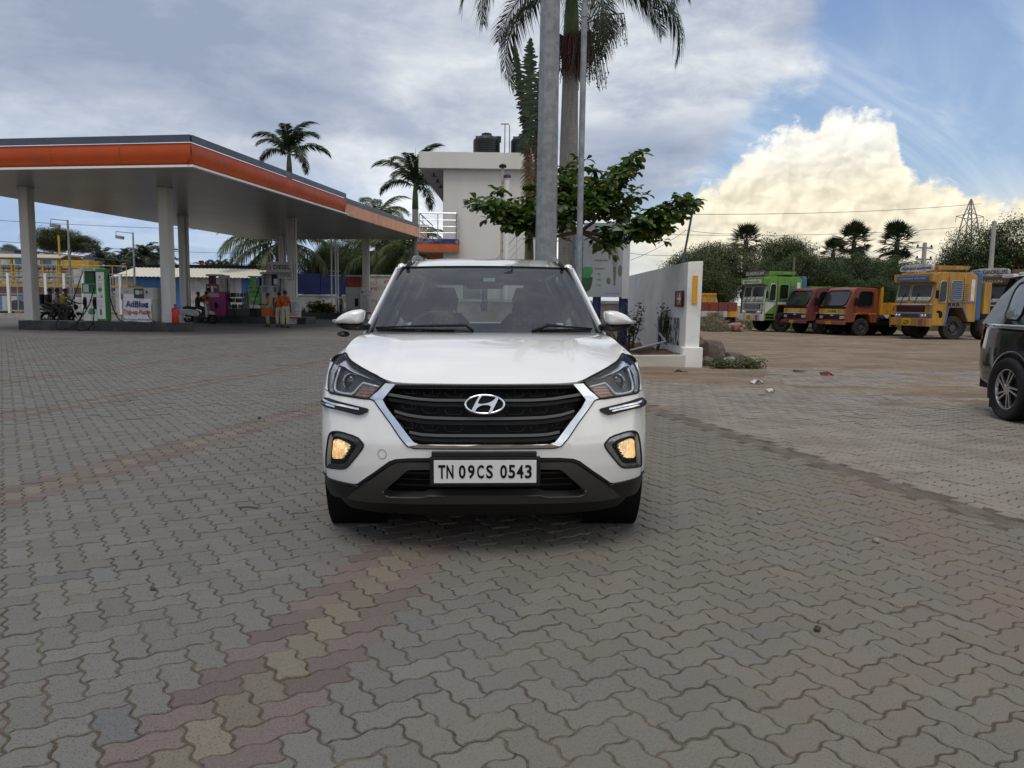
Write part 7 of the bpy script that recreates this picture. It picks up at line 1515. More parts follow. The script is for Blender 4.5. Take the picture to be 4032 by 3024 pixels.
def small_lorry(label, P, rz, main, bandtxt, bandm, bodym, side_p=None, bed='tipper'):
    W = .98; M = Matrix.Rotation(rz, 3, 'Z'); loc = Vector((P.x, P.y, 0))-M @ Vector((.84, .86, 0))*.96; t = thing('light_lorry', label, 'lorry', loc, rz, 'lorries parked in the yard'); t.scale = (.96,)*3
    prof = [(0, .62), (.42, .62), (.50, .95), (.66, 1.06), (1.08, 1.06), (1.26, .90), (1.30, .62), (1.62, .62), (1.64, 2.10), (1.55, 2.18), (.55, 2.20), (.42, 2.12), (.02, 1.32)]
    MB().prism(prof, -W, W, 'yz').build('cab', main, t, bev=.03)
    F = lambda a, b, o: Vector((a, (.02+.40*(b-1.32)/.80 if b > 1.32 else .0)-o, b)); S = lambda a, b, o: Vector((W+o, a, b))
    window(t, [(-.90, 1.36), (.90, 1.36), (.86, 2.06), (-.86, 2.06)], F, M_blk, 'windscreen', .06)
    MB().box(-.94, .94, -.02, .0, 1.24, 1.33).build('scuttle', M_blk, t); bd_ = MB().box(-.97, .97, -.016, .0, 1.02, 1.22).build('name_band', L_amb, t); text(bandtxt, bandm, bd_, (0, -.018, 1.12), width=.60, height=.13, bold=.02); MB().box(-.97, .97, -.018, .0, .98, 1.018).build('white_line', L_wht, t)
    g = MB().box(-.97, .97, -.014, .0, .74, .978).build('grille_panel', M_drk, t); MB().box(-.10, .10, -.02, -.015, .90, .95).build('maker_mark', L_wht, g)
    for k in range(4): MB().box(-.60, .60, -.024, -.015, .76+k*.035, .775+k*.035).build('slat', M_blk, g)
    for x in (-.80, .72): MB().box(x-.12, x+.12, -.035, -.015, .77, .90).build('headlamp', M_hl, g, bev=.02)
    MB().box(.86, .955, -.035, -.015, .77, .92).build('indicator', pm('amber lens', (.55, .20, .02), .3), g, bev=.01)
    MB().box(-W-.03, W+.03, -.14, .02, .50, .66).build('bumper', main, t, bev=.03); np_ = MB().box(-.24, .12, -.152, -.141, .52, .64).build('number_plate', M_np, t); text('TN 59 7666', M_ink, np_, (-.06, -.154, .58), width=.32, height=.07)
    window(t, [(.56, 1.34), (1.34, 1.34), (1.34, 2.02), (.68, 2.02)], S, M_drk, 'door_window', .05, M_ink)
    MB().cbox((W+.14, .40, 1.55), (.05, .20, .36), rz=R_(20)).build('mirror', M_blk, t, bev=.03); MB().bar((W, .45, 1.55), (W+.14, .42, 1.55), .02, .02).build('mirror_arm', M_blk, t); MB().box(W+.001, W+.01, .45, 1.6, 1.0, 1.04).build('side_line', L_amb, t); MB().box(W+.001, W+.012, 1.40, 1.412, .70, 2.05).build('door_seam', M_chas, t); MB().box(W+.0, W+.012, .46, .472, .98, 2.05).build('door_seam', M_chas, t)
    m = MB(); m.tube([S(a, b, 0) for a, b in ((.42, .66), (.50, .95), (.66, 1.06), (1.08, 1.06), (1.26, .90), (1.30, .66))], .03, 6); m.build('arch_trim', main, t)
    MB().box(-.4, .4, .4, 5., .50, .70).build('chassis', M_chas, t)
    MB().box(-W-.06, W+.06, 1.85, 5., .98, 1.52).build('load_bed', bodym, t, bev=.02); MB().box(-W-.06, W+.06, 1.72, 1.84, .98, 2.22).build('headboard', bodym, t); MB().add([(W+.06, 1.8, 2.22), (W+.06, 1.45, 2.24), (-W-.06, 1.45, 2.24), (-W-.06, 1.8, 2.22)], [(0, 1, 2, 3)]).build('headboard_lip', bodym, t)
    for k in range(4): MB().box(W+.061, W+.10, 2.1+k*.8, 2.2+k*.8, .98, 1.54).build('bed_rib', bodym, t)
    if side_p: text(side_p, M_red, t, (W+.064, 2.45, 1.25), rot=(math.pi/2, 0, math.pi/2), width=.16, height=.22, bold=.03)
    m = MB(); m.tube([(W+.05, 2.25, 1.0), (W+.10, 2.25, .45), (W+.10, 2.60, .45), (W+.05, 2.60, 1.0)], .018, 5); m.bar((W+.1, 2.25, .7), (W+.1, 2.6, .7), .02, .02); m.build('side_ladder', bodym, t)
    for s in (-1, 1): lwheel(t, s*.84, .86, .40, .24, s); lwheel(t, s*.80, 3.6, .40, .42, s)
    return t
small_lorry('maroon light lorry between the green and orange lorries', G(1771, 721.5), LZ, L_red, 'சிவன்', L_wht, L_yel)
small_lorry('orange-red light lorry with an amber name band and yellow tipper bed', G(1855.5, 726), LZ, L_org, 'P.K.சாமி', M_ink, lpaint('tipper amber', (.58, .29, .015)), 'P')
# far bodies past the wall end
FY2 = 46.; p, w = A(1490, 690, FY2), A(1592, 690, FY2); t = thing('lorry', 'red and white lorry body far beyond the wall end', 'lorry', ((p.x+w.x)/2, FY2, 0), 0, 'lorries parked in the yard'); hw = (w.x-p.x)/2; zt, zb = A(1540, 653, FY2).z, A(1540, 688, FY2).z
n = 5
for k in range(n): MB().box(-hw+2*hw*k/n+.02, -hw+2*hw*(k+1)/n-.02, 0, .06, zb+.45, zt).build('side_board', lpaint('lorry dark red', (.22, .03, .02)), t); MB().box(-hw+2*hw*k/n+.02, -hw+2*hw*(k+1)/n-.02, -.02, .06, zb+.1, zb+.44).build('lower_board', L_wht if k != n-1 else L_amb, t)
MB().box(-hw, hw, .07, 2.3, zb+.05, zt-.1).build('bed', L_red, t); MB().box(-hw, hw, .3, 1.9, zb-.35, zb+.04).build('chassis', M_chas, t)
for x in (-hw*.5, hw*.1): MB().box(x-.1, x+.1, -.05, .1, .3, zb+.1).build('painted_post', [L_wht, L_blu][x > -1], t)
for x in (-hw*.6, hw*.5): lwheel(t, x, 1., .5, .4, 1)
p, w = A(1480, 655, 52.), A(1546, 634, 52.); t = thing('tipper', 'yellow tipper body raised behind the red lorry body', 'lorry', ((p.x+w.x)/2, 52., 0), 0, 'lorries parked in the yard'); hw = (w.x-p.x)/2
MB().prism([(-hw, p.z-.4), (hw+.3, p.z-.4), (hw, w.z), (-hw, w.z)], 0, 2.2, 'xz').build('bed', lpaint('tipper amber', (.58, .29, .015)), t); MB().box(-hw, hw+.05, -.06, .0, w.z-.12, w.z+.02).build('rim', lpaint('tipper amber', (.58, .29, .015)), t); MB().box(-hw, hw, .3, 1.8, .5, p.z-.42).build('chassis', M_chas, t)
for k in range(3): MB().box(-hw+2*hw*(k+1)/4-.04, -hw+2*hw*(k+1)/4+.04, -.05, 0, p.z-.3, w.z-.13).build('rib', lpaint('tipper amber', (.58, .29, .015)), t)
for x in (-hw*.6, hw*.5): lwheel(t, x, 1., .5, .4, 1)
# heap of cut grass and rubble by the far lorry
hp_ = A(1543, 712, 37.); rs = np.random.default_rng(4); m = MB(); bx = (A(1572, 700, 37.).x-A(1514, 700, 37.).x)/2
m.grid(lambda a, b: Vector((bx*math.cos(2*math.pi*a)*math.sin(b*math.pi/2), .8*math.sin(2*math.pi*a)*math.sin(b*math.pi/2), .8*math.cos(b*math.pi/2)**1.3)), 26, 9, closed_u=True)
hg = m.build('grass_heap', pm('dry grass heap', (.09, .085, .05), .95, var=.5, scale=14, bump=1., bscale=30)); hg.location = (hp_.x, 37., 0); tag(hg, 'heap of cut dry grass beyond the wall end', 'heap')
m = MB()
for i in range(1500):
    a, b = rs.uniform(0, 6.28), rs.uniform(.1, 1.); p = Vector((bx*math.cos(a)*math.sin(b*1.57), .8*math.sin(a)*math.sin(b*1.57), .8*math.cos(b*1.57)**1.3)); d = Vector(rs.normal(0, .12, 3)); m.add([p, p+d+Vector((0, 0, .06)), p+d*.5+Vector((.02, .02, .05))], [(0, 1, 2)])
stuff(m.build('grass_stalks', leafm('dry stalk', (.12, .11, .06, 1), .1, .5), hg, recalc=False))
ORD = ('leftmost', 'second', 'third', 'fourth', 'fifth', 'sixth', 'seventh', 'eighth', 'ninth', 'rightmost')
for k in range(10):
    p = A(1568+k*3.8, 712, 37.5+random.uniform(-.8, .8)); red = k % 3 == 0; o = rock((p.x, p.y, random.uniform(.05, .28)), (random.uniform(.16, .34),)*2+(random.uniform(.1, .25),), 50+k, pm('red rubble', (.26, .12, .09), .95) if red else M_rockg, '%s lump of %s rubble beside the grass heap, counted from the left' % (ORD[k], 'red' if red else 'grey')); o.name = 'rubble'; o['category'] = 'rubble'; o['group'] = 'rubble lumps'
# ------------------------------------------------------------------ black people-carrier on the right
M_bcar = pm('black car paint', (.004, .004, .0045), .12, var=.0, coat=.7, spec=.3)
bc = thing('black_car', 'glossy black people-carrier cut off by the right picture edge', 'car', (5.72+.92, 8.72, 0), math.atan2(.1, .995)-0.0)
bc.rotation_euler = (0, 0, R_(-4))
# local frame: the flank seen from here is x = -.92, the tail is at +y, the nose at -y; rear axle at y = 0
st = [(-3.6, .55, .55, .80), (-3.3, .80, .50, .98), (-2.8, .90, .45, 1.06), (-2.2, .92, .42, 1.10), (-1., .92, .42, 1.10), (0, .92, .42, 1.10), (.45, .915, .42, 1.10), (.75, .885, .45, 1.10), (.92, .82, .48, 1.09), (1.0, .70, .52, 1.07)]
def sect(a, t):
    y = -3.6+4.6*a; w = np.interp(y, [s[0] for s in st], [s[1] for s in st]); zl = np.interp(y, [s[0] for s in st], [s[2] for s in st]); zb = np.interp(y, [s[0] for s in st], [s[3] for s in st])
    pts = [(.86, zl-.14), (.97, zl-.05), (1.005, zl+.12), (1.0, .80), (.985, .90), (.965, zb-.06), (.93, zb)]
    i = t*(len(pts)-1); k = min(int(i), len(pts)-2); f = i-k; return y, w*(pts[k][0]*(1-f)+pts[k+1][0]*f), pts[k][1]*(1-f)+pts[k+1][1]*f
for s in (-1, 1):
    m = MB(); m.grid(lambda a, t: Vector((s*sect(a, t)[1], sect(a, t)[0], sect(a, t)[2])), 47, 19); m.build('body_side', M_bcar, bc, smooth=True)
m = MB(); m.grid(lambda a, t: Vector(((2*a-1)*.70, 1.0-.0*t, .38+.70*t)), 5, 5); m.build('tailgate', M_bcar, bc); MB().grid(lambda a, t: Vector(((2*a-1)*np.interp(t, [0, .25, .5, 1], [.5, .8, .86, .86]), -3.6+1.9*t, .80+.32*t**.6)), 9, 9).build('bonnet', M_bcar, bc, smooth=True); MB().box(-.55, .55, -3.62, -3.5, .40, .80).build('front_bumper', M_bcar, bc, bev=.04)
# upper body
def up(a, t, s=-1, o=0.):
    yb = -1.55+2.50*a; yt = -.75+1.42*a; k = t; y = yb*(1-k)+yt*k; x = .858*(1-k)+.66*k-.16*max(0, a-.78)*1.6; return Vector((s*(x+o), y, 1.09*(1-k)+1.66*k))
for s in (-1, 1):
    MB().grid(lambda a, t: up(a, t, s), 20, 6).build('upper_side', M_bcar, bc, smooth=True)
    q_ = [(.60, .10), (.585, .84), (.62, .90), (.76, .88), (.80, .10)] if False else [(.05, .08), (.15, .9), (.60, .92), (.62, .08)]
    for o_ in ([(.10, .10), (.16, .88), (.36, .88), (.36, .10)], [(.39, .10), (.39, .88), (.60, .90), (.61, .10)], [(.645, .10), (.63, .86), (.67, .90), (.80, .86), (.83, .70), (.78, .12)]):
        wn = surf_panel('side_window', chaikin(o_, 1, .15), lambda a, t, o: up(a, t, s, .004), pm('smoked car glass', (.02, .024, .026), .03, coat=1.) if o_[0][0] < .6 else pm('glass with painted sky sheen', (.16, .18, .18), .03, coat=1.), bc, .1, .2, 0)  # rearmost pane: pale sky reflection is put into its base colour
        MB().tube([up(a, t, s, .006) for a, t in chaikin(o_, 1, .15)], .011, 6, closed=True).build('window_seal', M_blk, wn, smooth=True)
    MB().tube([up(a, -.015, s, .012) for a in np.linspace(0, .86, 18)], .014, 6).build('chrome_strip', M_chr, bc, smooth=True)
    MB().tube([up(a, 1.02, s, -.03)+Vector((0, 0, .03)) for a in np.linspace(.1, .95, 12)], .018, 6).build('roof_rail', M_stl, bc, smooth=True)
MB().grid(lambda a, t: Vector(((2*a-1)*.665, -.75+1.45*t, 1.655+.055*math.sin(math.pi*t)*(1-(2*a-1)**2*.6))), 11, 9).build('roof', pm('roof painted with sky sheen', (.55, .55, .54), .2, var=0, coat=1.), bc, smooth=True)  # sky reflection on the black gloss roof, put in as pale paint
MB().grid(lambda a, t: Vector(((2*a-1)*(.66*(1-t)+.72*t), .66+.30*t, 1.65-.56*t)), 7, 6).build('rear_window', pm('smoked car glass', (.02, .024, .026), .03, coat=1.), bc, smooth=True)
MB().grid(lambda a, t: Vector(((2*a-1)*(.64*(1-t)+.82*t), -.77-.85*t, 1.655-.55*t)), 7, 6).build('windscreen', M_dgl, bc, smooth=True)
MB().box(-.66, .66, .60, .84, 1.655, 1.70).build('roof_spoiler', pm('roof painted with sky sheen', (.55, .55, .54), .2, var=0, coat=1.), bc, bev=.015)
for s in (-1, 1):
    m = MB(); m.grid(lambda a, t: Vector((s*(np.interp(.78+.24*a, [s_[0] for s_ in st], [s_[1] for s_ in st])*(.99-.03*t)+.012), .78+.235*a, .80+.30*t)), 8, 6); m.build('tail_light', pm('red tail lens', (.42, .02, .03), .1, coat=1.), bc, smooth=True)
    for yw, rr in ((0., .36), (-2.75, .36)):
        m = MB(); m.prism([(yw+(rr+.075)*math.cos(t_), rr-.02+(rr+.085)*math.sin(t_)) for t_ in np.linspace(-.35, math.pi+.35, 26)], s*.905, s*.93, 'yz'); m.build('wheel_liner', M_ink, bc)
        m = MB(); m.tube([(s*.932, yw+(rr+.075)*math.cos(t_), rr-.02+(rr+.085)*math.sin(t_)) for t_ in np.linspace(-.30, math.pi+.30, 26)], .016, 6); m.build('arch_lip', M_bcar, bc, smooth=True)
        wh = wheel(bc, (s*.875, yw, rr), rr, .235, .235, s, 5, pm('machined alloy', (.50, .50, .50), .28, .9, var=.05), twist=.42)
    MB().box(s*.90-.02, s*.90+.02, .38, .43, .10, .40).build('mud_flap', M_blk, bc)
    MB().cbox((s*.935, -.50, .93), (.03, .20, .03)).build('door_handle', M_chr, bc, bev=.008)
    MB().box(s*.938-.003, s*.938+.003, -.62, -.612, .45, 1.06).build('door_seam', M_ink, bc)
MB().box(-.80, .80, -3.2, .9, .30, .42).build('underbody', M_ink, bc); MB().box(-.84, .84, -1.4, .8, .43, 1.05).build('cabin_fill', M_ink, bc)
# ------------------------------------------------------------------ people, motorcycle, scooter
def skinmesh(name, verts, edges, radii, mat, parent, sub=2, root=0):
    me = bpy.data.meshes.new(name); me.from_pydata([tuple(v) for v in verts], edges, []); me.materials.append(mat)
    o = linkobj(bpy.data.objects.new(name, me), parent); md = o.modifiers.new('skin', 'SKIN'); md.use_smooth_shade = True
    for i, r in enumerate(radii):
        sv = me.skin_vertices[0].data[i]; sv.radius = (r, r) if not hasattr(r, '__len__') else r; sv.use_root = (i == root)
    s = o.modifiers.new('sub', 'SUBSURF'); s.levels = sub; s.render_levels = sub; return o
def person(label, loc, rz, J, shirt, trousers, h=1.66, hair=True, extra=None, cap=None):
    """J: joint positions for a figure facing -y (metres at 1.66 m); missing ones fall back to standing"""
    t = thing('person', label, 'person', loc, rz, 'people at the fuel station'); k = h/1.66
    D = dict(pel=(0, 0, .90), bel=(0, .0, 1.04), che=(0, .0, 1.24), nec=(0, .01, 1.40), hed=(0, -.01, 1.50), top=(0, .0, 1.60), nose=(0, -.10, 1.52),
             ls=(-.17, .01, 1.34), le=(-.23, .03, 1.08), lw=(-.23, -.04, .86), lh=(-.23, -.06, .76), rs=(.17, .01, 1.34), re=(.23, .03, 1.08), rw=(.23, -.04, .86), rh=(.23, -.06, .76),
             lp=(-.09, 0, .86), lk=(-.10, -.02, .48), la=(-.10, .02, .09), lt=(-.11, -.13, .03), rp=(.09, 0, .86), rk=(.10, -.02, .48), ra=(.10, .02, .09), rt=(.11, -.13, .03))
    D.update(J); P = {a: Vector(b)*k for a, b in D.items()}
    names = ['pel', 'bel', 'che', 'nec', 'hed', 'top', 'nose', 'ls', 'le', 'lw', 'lh', 'rs', 're', 'rw', 'rh', 'lp', 'lk', 'la', 'lt', 'rp', 'rk', 'ra', 'rt']
    rad = dict(pel=(.13, .10), bel=(.13, .095), che=(.15, .10), nec=.052, hed=(.075, .09), top=(.06, .07), nose=.014, ls=.055, le=.040, lw=.028, lh=.034, rs=.055, re=.040, rw=.028, rh=.034, lp=.085, lk=.056, la=.036, lt=.032, rp=.085, rk=.056, ra=.036, rt=.032)
    E = [('pel', 'bel'), ('bel', 'che'), ('che', 'nec'), ('nec', 'hed'), ('hed', 'top'), ('hed', 'nose'), ('che', 'ls'), ('ls', 'le'), ('le', 'lw'), ('lw', 'lh'), ('che', 'rs'), ('rs', 're'), ('re', 'rw'), ('rw', 'rh'), ('pel', 'lp'), ('lp', 'lk'), ('lk', 'la'), ('la', 'lt'), ('pel', 'rp'), ('rp', 'rk'), ('rk', 'ra'), ('ra', 'rt')]
    V = [P[n] for n in names]; Rr = [rad[n] if not hasattr(rad[n], '__len__') else rad[n] for n in names]; ed = [(names.index(a), names.index(b)) for a, b in E]
    for s in ('l', 'r'):       # fingers and thumb
        hnd = P[s+'h']; d = (hnd-P[s+'w']).normalized(); sd = d.cross(Vector((0, 1, .3))).normalized()
        for i, (f, ln) in enumerate(((-.6, .065), (-.2, .078), (.2, .075), (.6, .060))):
            V.append(hnd+d*.02+sd*f*.035); Rr.append(.010); V.append(hnd+d*(.02+ln)+sd*f*.04+Vector((0, -.02, 0))); Rr.append(.008); ed += [(names.index(s+'h'), len(V)-2), (len(V)-2, len(V)-1)]
        V.append(hnd+sd*.05+d*.01); Rr.append(.011); V.append(hnd+sd*.065+d*.05); Rr.append(.008); ed += [(names.index(s+'h'), len(V)-2), (len(V)-2, len(V)-1)]
    Rr = [(r*k, r*k) if not hasattr(r, '__len__') else (r[0]*k, r[1]*k) for r in Rr]
    skinmesh('body', V, ed, Rr, M_skin, t)
    def shell(nm, seq, ed, rr, mat): return skinmesh(nm, [P[a] if isinstance(a, str) else a for a in seq], ed, [(r*k, r*k) if not hasattr(r, '__len__') else (r[0]*k, r[1]*k) for r in rr], mat, t)
    m1 = P['ls']*.25+P['le']*.75; m2 = P['rs']*.25+P['re']*.75; hem = P['pel']+(P['pel']-P['bel'])*.15
    shell('shirt', [hem, 'bel', 'che', P['che']*.35+P['nec']*.65, 'ls', m1, 'rs', m2], [(0, 1), (1, 2), (2, 3), (2, 4), (4, 5), (2, 6), (6, 7)], [(.155, .125), (.15, .115), (.17, .12), .075, .075, .066, .075, .066], shirt)
    shell('trousers', ['bel', 'pel', 'lp', 'lk', P['lk']*.12+P['la']*.88, 'rp', 'rk', P['rk']*.12+P['ra']*.88], [(0, 1), (1, 2), (2, 3), (3, 4), (1, 5), (5, 6), (6, 7)], [(.135, .10), (.145, .12), .105, .082, .068, .105, .082, .068], trousers)
    for s in ('l', 'r'): a, b = P[s+'a'], P[s+'t']; MB().tube([a+Vector((0, .04, -.05))*k, (a+b)/2+Vector((0, 0, -.02))*k, b], [.045*k, .048*k, .036*k], 8).build('shoe', pm('dark shoe', (.03, .025, .02), .6), t, smooth=True)
    m = MB(); c = P['hed']*.25+P['top']*.75; bk = (P['hed']-P['nose']).normalized(); m.ell(c+bk*.014*k+Vector((0, 0, .008*k)), (.088*k, .10*k, .092*k), 14, 10); m.build('hair', cap or M_hair, t, smooth=True)
    m = MB(); side = (P['top']-P['hed']).normalized().cross(bk).normalized()
    for s in (-1, 1): m.ell(P['hed']+side*s*.085*k+Vector((0, 0, .02*k)), (.014*k, .022*k, .032*k), 8, 6)
    m.build('ears', M_skin, t, smooth=True)
    return t
def cl(n, c): return pm(n, c, .85, var=.15, scale=7, bump=.3, bscale=14)
C_or, C_kh, C_wh, C_yl, C_dk, C_bl, C_cr = cl('orange cotton', (.52, .10, .012)), cl('khaki cotton', (.36, .30, .20)), cl('white shirt cotton', (.52, .54, .55)), cl('yellow cotton', (.38, .33, .06)), cl('dark cotton', (.035, .03, .03)), cl('navy checked cotton', (.03, .04, .10)), cl('cream cotton', (.46, .41, .31))
def gp(a, b): q = G(a, b); return (q.x, q.y, 0)
p1 = person('attendant in khaki vest and orange tunic facing left by the diesel pump', gp(579, 706), R_(-60), dict(le=(-.24, -.05, 1.10), lw=(-.10, -.26, 1.10), lh=(-.04, -.32, 1.10), re=(.24, -.05, 1.10), rw=(.12, -.28, 1.08), rh=(.05, -.34, 1.08)), C_or, C_kh, 1.56)
m = MB(); m.lathe([(.185, .80), (.19, .98), (.18, 1.15), (.16, 1.28)], n=16); m.build('vest', C_kh, p1, smooth=True); m = MB(); m.lathe([(.20, .55), (.18, .80), (.17, .90)], n=16, caps=False); m.build('tunic_skirt', C_or, p1, smooth=True)
person('attendant in orange shirt half hidden behind a colleague', gp(604, 707), R_(-140), dict(le=(-.25, -.04, 1.10), lw=(-.16, -.25, 1.05), lh=(-.12, -.32, 1.04)), C_or, C_cr, 1.60)
p3 = person('attendant in orange shirt and cream trousers seen from behind', gp(617, 708), R_(170), dict(re=(.26, -.03, 1.10), rw=(.18, -.22, 1.0), rh=(.15, -.30, .98)), C_or, C_cr, 1.68)
m = MB(); m.tube([(-.16, .12, 1.36), (-.05, .145, 1.18), (.10, .145, 1.02), (.17, .10, .95)], .012, 5); m.build('bag_strap', M_blk, p3)
person('man in grey shirt and navy wrap by the far pump', gp(735, 688), R_(160), {}, cl('grey shirt cotton', (.30, .30, .29)), C_bl, 1.66)
person('attendant in orange shirt bending beside the far pump', gp(752, 687), R_(120), dict(lw=(-.15, -.25, .95), lh=(-.12, -.32, .92), rw=(.15, -.25, .95), rh=(.12, -.32, .92)), C_or, C_dk, 1.60, cap=cl('white cap cotton', (.5, .5, .48)))
person('man in white shirt between two people at the far pump', gp(762, 687), R_(-150), {}, C_wh, C_bl, 1.64)
person('attendant in orange shirt standing before the red-lettered wall', gp(810, 686), R_(10), {}, C_or, C_dk, 1.60)
# motorcycle with three riders
M_bike = pm('black bike paint', (.012, .012, .013), .25, coat=.6)
def spoke_wheel(par, c, r, w, name='wheel'):
    e = bpy.data.objects.new(name, None); COL.objects.link(e); e.parent = par; e.location = c
    MB().tube([(r*math.cos(t), 0, r*math.sin(t)) for t in np.linspace(0, 2*math.pi, 33)[:-1]], w, 8, closed=True).build('tyre', M_rub, e, smooth=True); m = MB(); m.tube([((r-w*1.2)*math.cos(t), 0, (r-w*1.2)*math.sin(t)) for t in np.linspace(0, 2*math.pi, 33)[:-1]], .014, 6, closed=True)
    for k in range(5): a = k*1.2566; m.bar((0, 0, 0), ((r-w)*math.cos(a), 0, (r-w)*math.sin(a)), .02, .03)
    m.lathe([(.05, -.05), (.05, .05)], n=12, axis='y'); m.build('rim', M_drk, e); return e
MY = 32.2; q = A(135, 690, MY); mc = thing('motorcycle', 'black motorcycle carrying three riders behind the near island', 'motorcycle', (q.x, MY, 0), R_(3))
spoke_wheel(mc, (-.62, 0, .30), .28, .05); spoke_wheel(mc, (.70, 0, .30), .28, .045)
MB().prism([(-.15, .28), (.25, .28), (.32, .50), (.15, .62), (-.12, .58)], -.12, .12, 'xz').build('engine', M_drk, mc, bev=.04); MB().prism(chaikin([(.02, .72), (.42, .70), (.50, .80), (.38, .92), (.10, .90)], 1), -.13, .13, 'xz').build('fuel_tank', M_bike, mc, bev=.05); MB().prism(chaikin([(-.78, .84), (-.70, .76), (.02, .72), (.08, .80), (-.3, .82), (-.72, .92)], 1), -.11, .11, 'xz').build('saddle', M_blk, mc, bev=.03)
MB().prism([(-.80, .80), (-.95, .84), (-.92, .74), (-.6, .62), (-.2, .60), (-.2, .72), (-.6, .74)], -.09, .09, 'xz').build('tail_panel', M_bike, mc, bev=.02); MB().tube([(.48, .08, .86), (.56, .08, .60), (.70, .08, .30)], .022, 6).tube([(.48, -.08, .86), (.56, -.08, .60), (.70, -.08, .30)], .022, 6).build('front_fork', M_stl, mc)
MB().tube([(.36, -.34, 1.0), (.46, -.18, .96), (.48, 0, .94), (.46, .18, .96), (.36, .34, 1.0)], .014, 6).build('handlebar', M_drk, mc); MB().ell((.56, 0, .84), (.10, .11, .11)).build('headlamp', M_drk, mc, smooth=True)
for s in (-1, 1): m = MB(); m.tube([(.42, s*.24, .98), (.38, s*.28, 1.16)], .008, 5); m.ell((.36, s*.30, 1.22), (.03, .07, .05)); m.build('mirror', M_chr if s < 0 else M_blk, mc, smooth=True)
MB().tube([(.1, -.14, .26), (-.3, -.16, .26), (-.75, -.17, .32)], [.03, .045, .05], 8).build('exhaust', M_drk, mc, smooth=True); MB().grid(lambda a, b: Vector((.70+.33*math.cos(.4+1.9*a), -.06+.12*b, .30+.33*math.sin(.4+1.9*a))), 9, 3).build('front_mudguard', M_bike, mc, smooth=True); MB().tube([(-.55, .09, .66), (-.62, .09, .30), (-.1, .09, .32)], .02, 6).build('swing_arm', M_drk, mc)
def rider(x, shirt, trou, label, arms, lean=.0, hd=0.):
    # seated facing +x in the motorcycle's frame -> person frame faces -y, turned by 90 degrees
    w = Matrix.Rotation(R_(3), 3, 'Z') @ Vector((x, 0, 0)); J = dict(pel=(0, 0, .90), bel=(0, -.04-lean*.3, 1.04), che=(0, -.08-lean*.7, 1.24), nec=(0, -.10-lean, 1.38), hed=(0, -.13-lean, 1.48), top=(0, -.12-lean, 1.58), nose=(0, -.23-lean, 1.49),
        lp=(-.10, -.02, .88), lk=(-.17, -.38, .74), la=(-.17, -.20, .36), lt=(-.17, -.33, .32), rp=(.10, -.02, .88), rk=(.17, -.38, .74), ra=(.17, -.20, .36), rt=(.17, -.33, .32))
    for s, k in (('l', -1), ('r', 1)):
        J[s+'s'] = (k*.17, -.08-lean*.8, 1.33)
        if arms == 'bars': J[s+'e'] = (k*.24, -.26-lean, 1.10); J[s+'w'] = (k*.30, -.50, 1.02); J[s+'h'] = (k*.31, -.58, 1.02)
        else: J[s+'e'] = (k*.22, -.08, 1.06); J[s+'w'] = (k*.18, -.32, .98); J[s+'h'] = (k*.16, -.40, .96)
    return person(label, (q.x+w.x, MY+w.y, 0), R_(93), J, shirt, trou, 1.62)
rider(.02, C_yl, C_dk, 'motorcycle driver in a yellow shirt', 'bars', .03); rider(-.30, C_wh, C_dk, 'middle motorcycle rider in a white shirt', 'hug', .02); rr_ = rider(-.62, cl('brown dark cotton', (.06, .045, .035)), C_dk, 'rear motorcycle rider in dark clothes with a blue backpack', 'hug', .04)
MB().cbox((0, .20, 1.15), (.30, .18, .42)).build('backpack', cl('navy nylon', (.012, .02, .06)), rr_, bev=.05)
# scooter, its rider and the attendant
q = G(432, 699); sc_ = thing('scooter', 'silver scooter refuelling beside the magenta pump', 'scooter', (q.x, q.y, 0), R_(-4)); M_sil = pm('silver scooter paint', (.38, .38, .37), .3, .3, coat=.6)
spoke_wheel(sc_, (-.58, 0, .24), .21, .055); spoke_wheel(sc_, (.66, 0, .24), .21, .055)
MB().prism(chaikin([(-.92, .72), (-.80, .48), (-.45, .38), (.02, .34), (.05, .48), (-.05, .66), (-.5, .74)], 1), -.16, .16, 'xz').build('rear_body', M_sil, sc_, bev=.05); MB().prism(chaikin([(-.86, .78), (-.80, .72), (-.1, .70), (.02, .76), (-.2, .84), (-.7, .88)], 1), -.14, .14, 'xz').build('saddle', M_blk, sc_, bev=.04); MB().box(-.02, .42, -.15, .15, .24, .32).build('footboard', M_blk, sc_, bev=.03)
MB().prism(chaikin([(.40, .26), (.52, .40), (.44, .98), (.36, 1.02), (.36, .5)], 1), -.19, .19, 'xz').build('leg_shield', M_sil, sc_, bev=.04); MB().prism(chaikin([(.48, .46), (.86, .44), (.80, .56), (.60, .66), (.48, .6)], 1), -.11, .11, 'xz').build('front_mudguard', M_sil, sc_, bev=.04); MB().ell((.40, 0, 1.04), (.13, .16, .10)).build('headlamp_cowl', M_sil, sc_, smooth=True); MB().tube([(.26, -.32, 1.06), (.36, -.1, 1.04), (.36, .1, 1.04), (.26, .32, 1.06)], .016, 6).build('handlebar', M_blk, sc_)
for s in (-1, 1): m = MB(); m.tube([(.30, s*.22, 1.06), (.28, s*.26, 1.22)], .007, 5); m.ell((.27, s*.28, 1.27), (.02, .06, .045)); m.build('mirror', M_blk, sc_, smooth=True)
MB().tube([(-.35, -.18, .28), (-.85, -.19, .34)], [.05, .06], 10).build('exhaust', M_sil, sc_, smooth=True); MB().tube([(-.85, -.13, .80), (-1.0, -.10, .88), (-1.0, .10, .88), (-.85, .13, .80)], .014, 6).build('grab_rail', M_stl, sc_)
w = sc_.location+Matrix.Rotation(R_(-4), 3, 'Z') @ Vector((-.12, 0, 0))
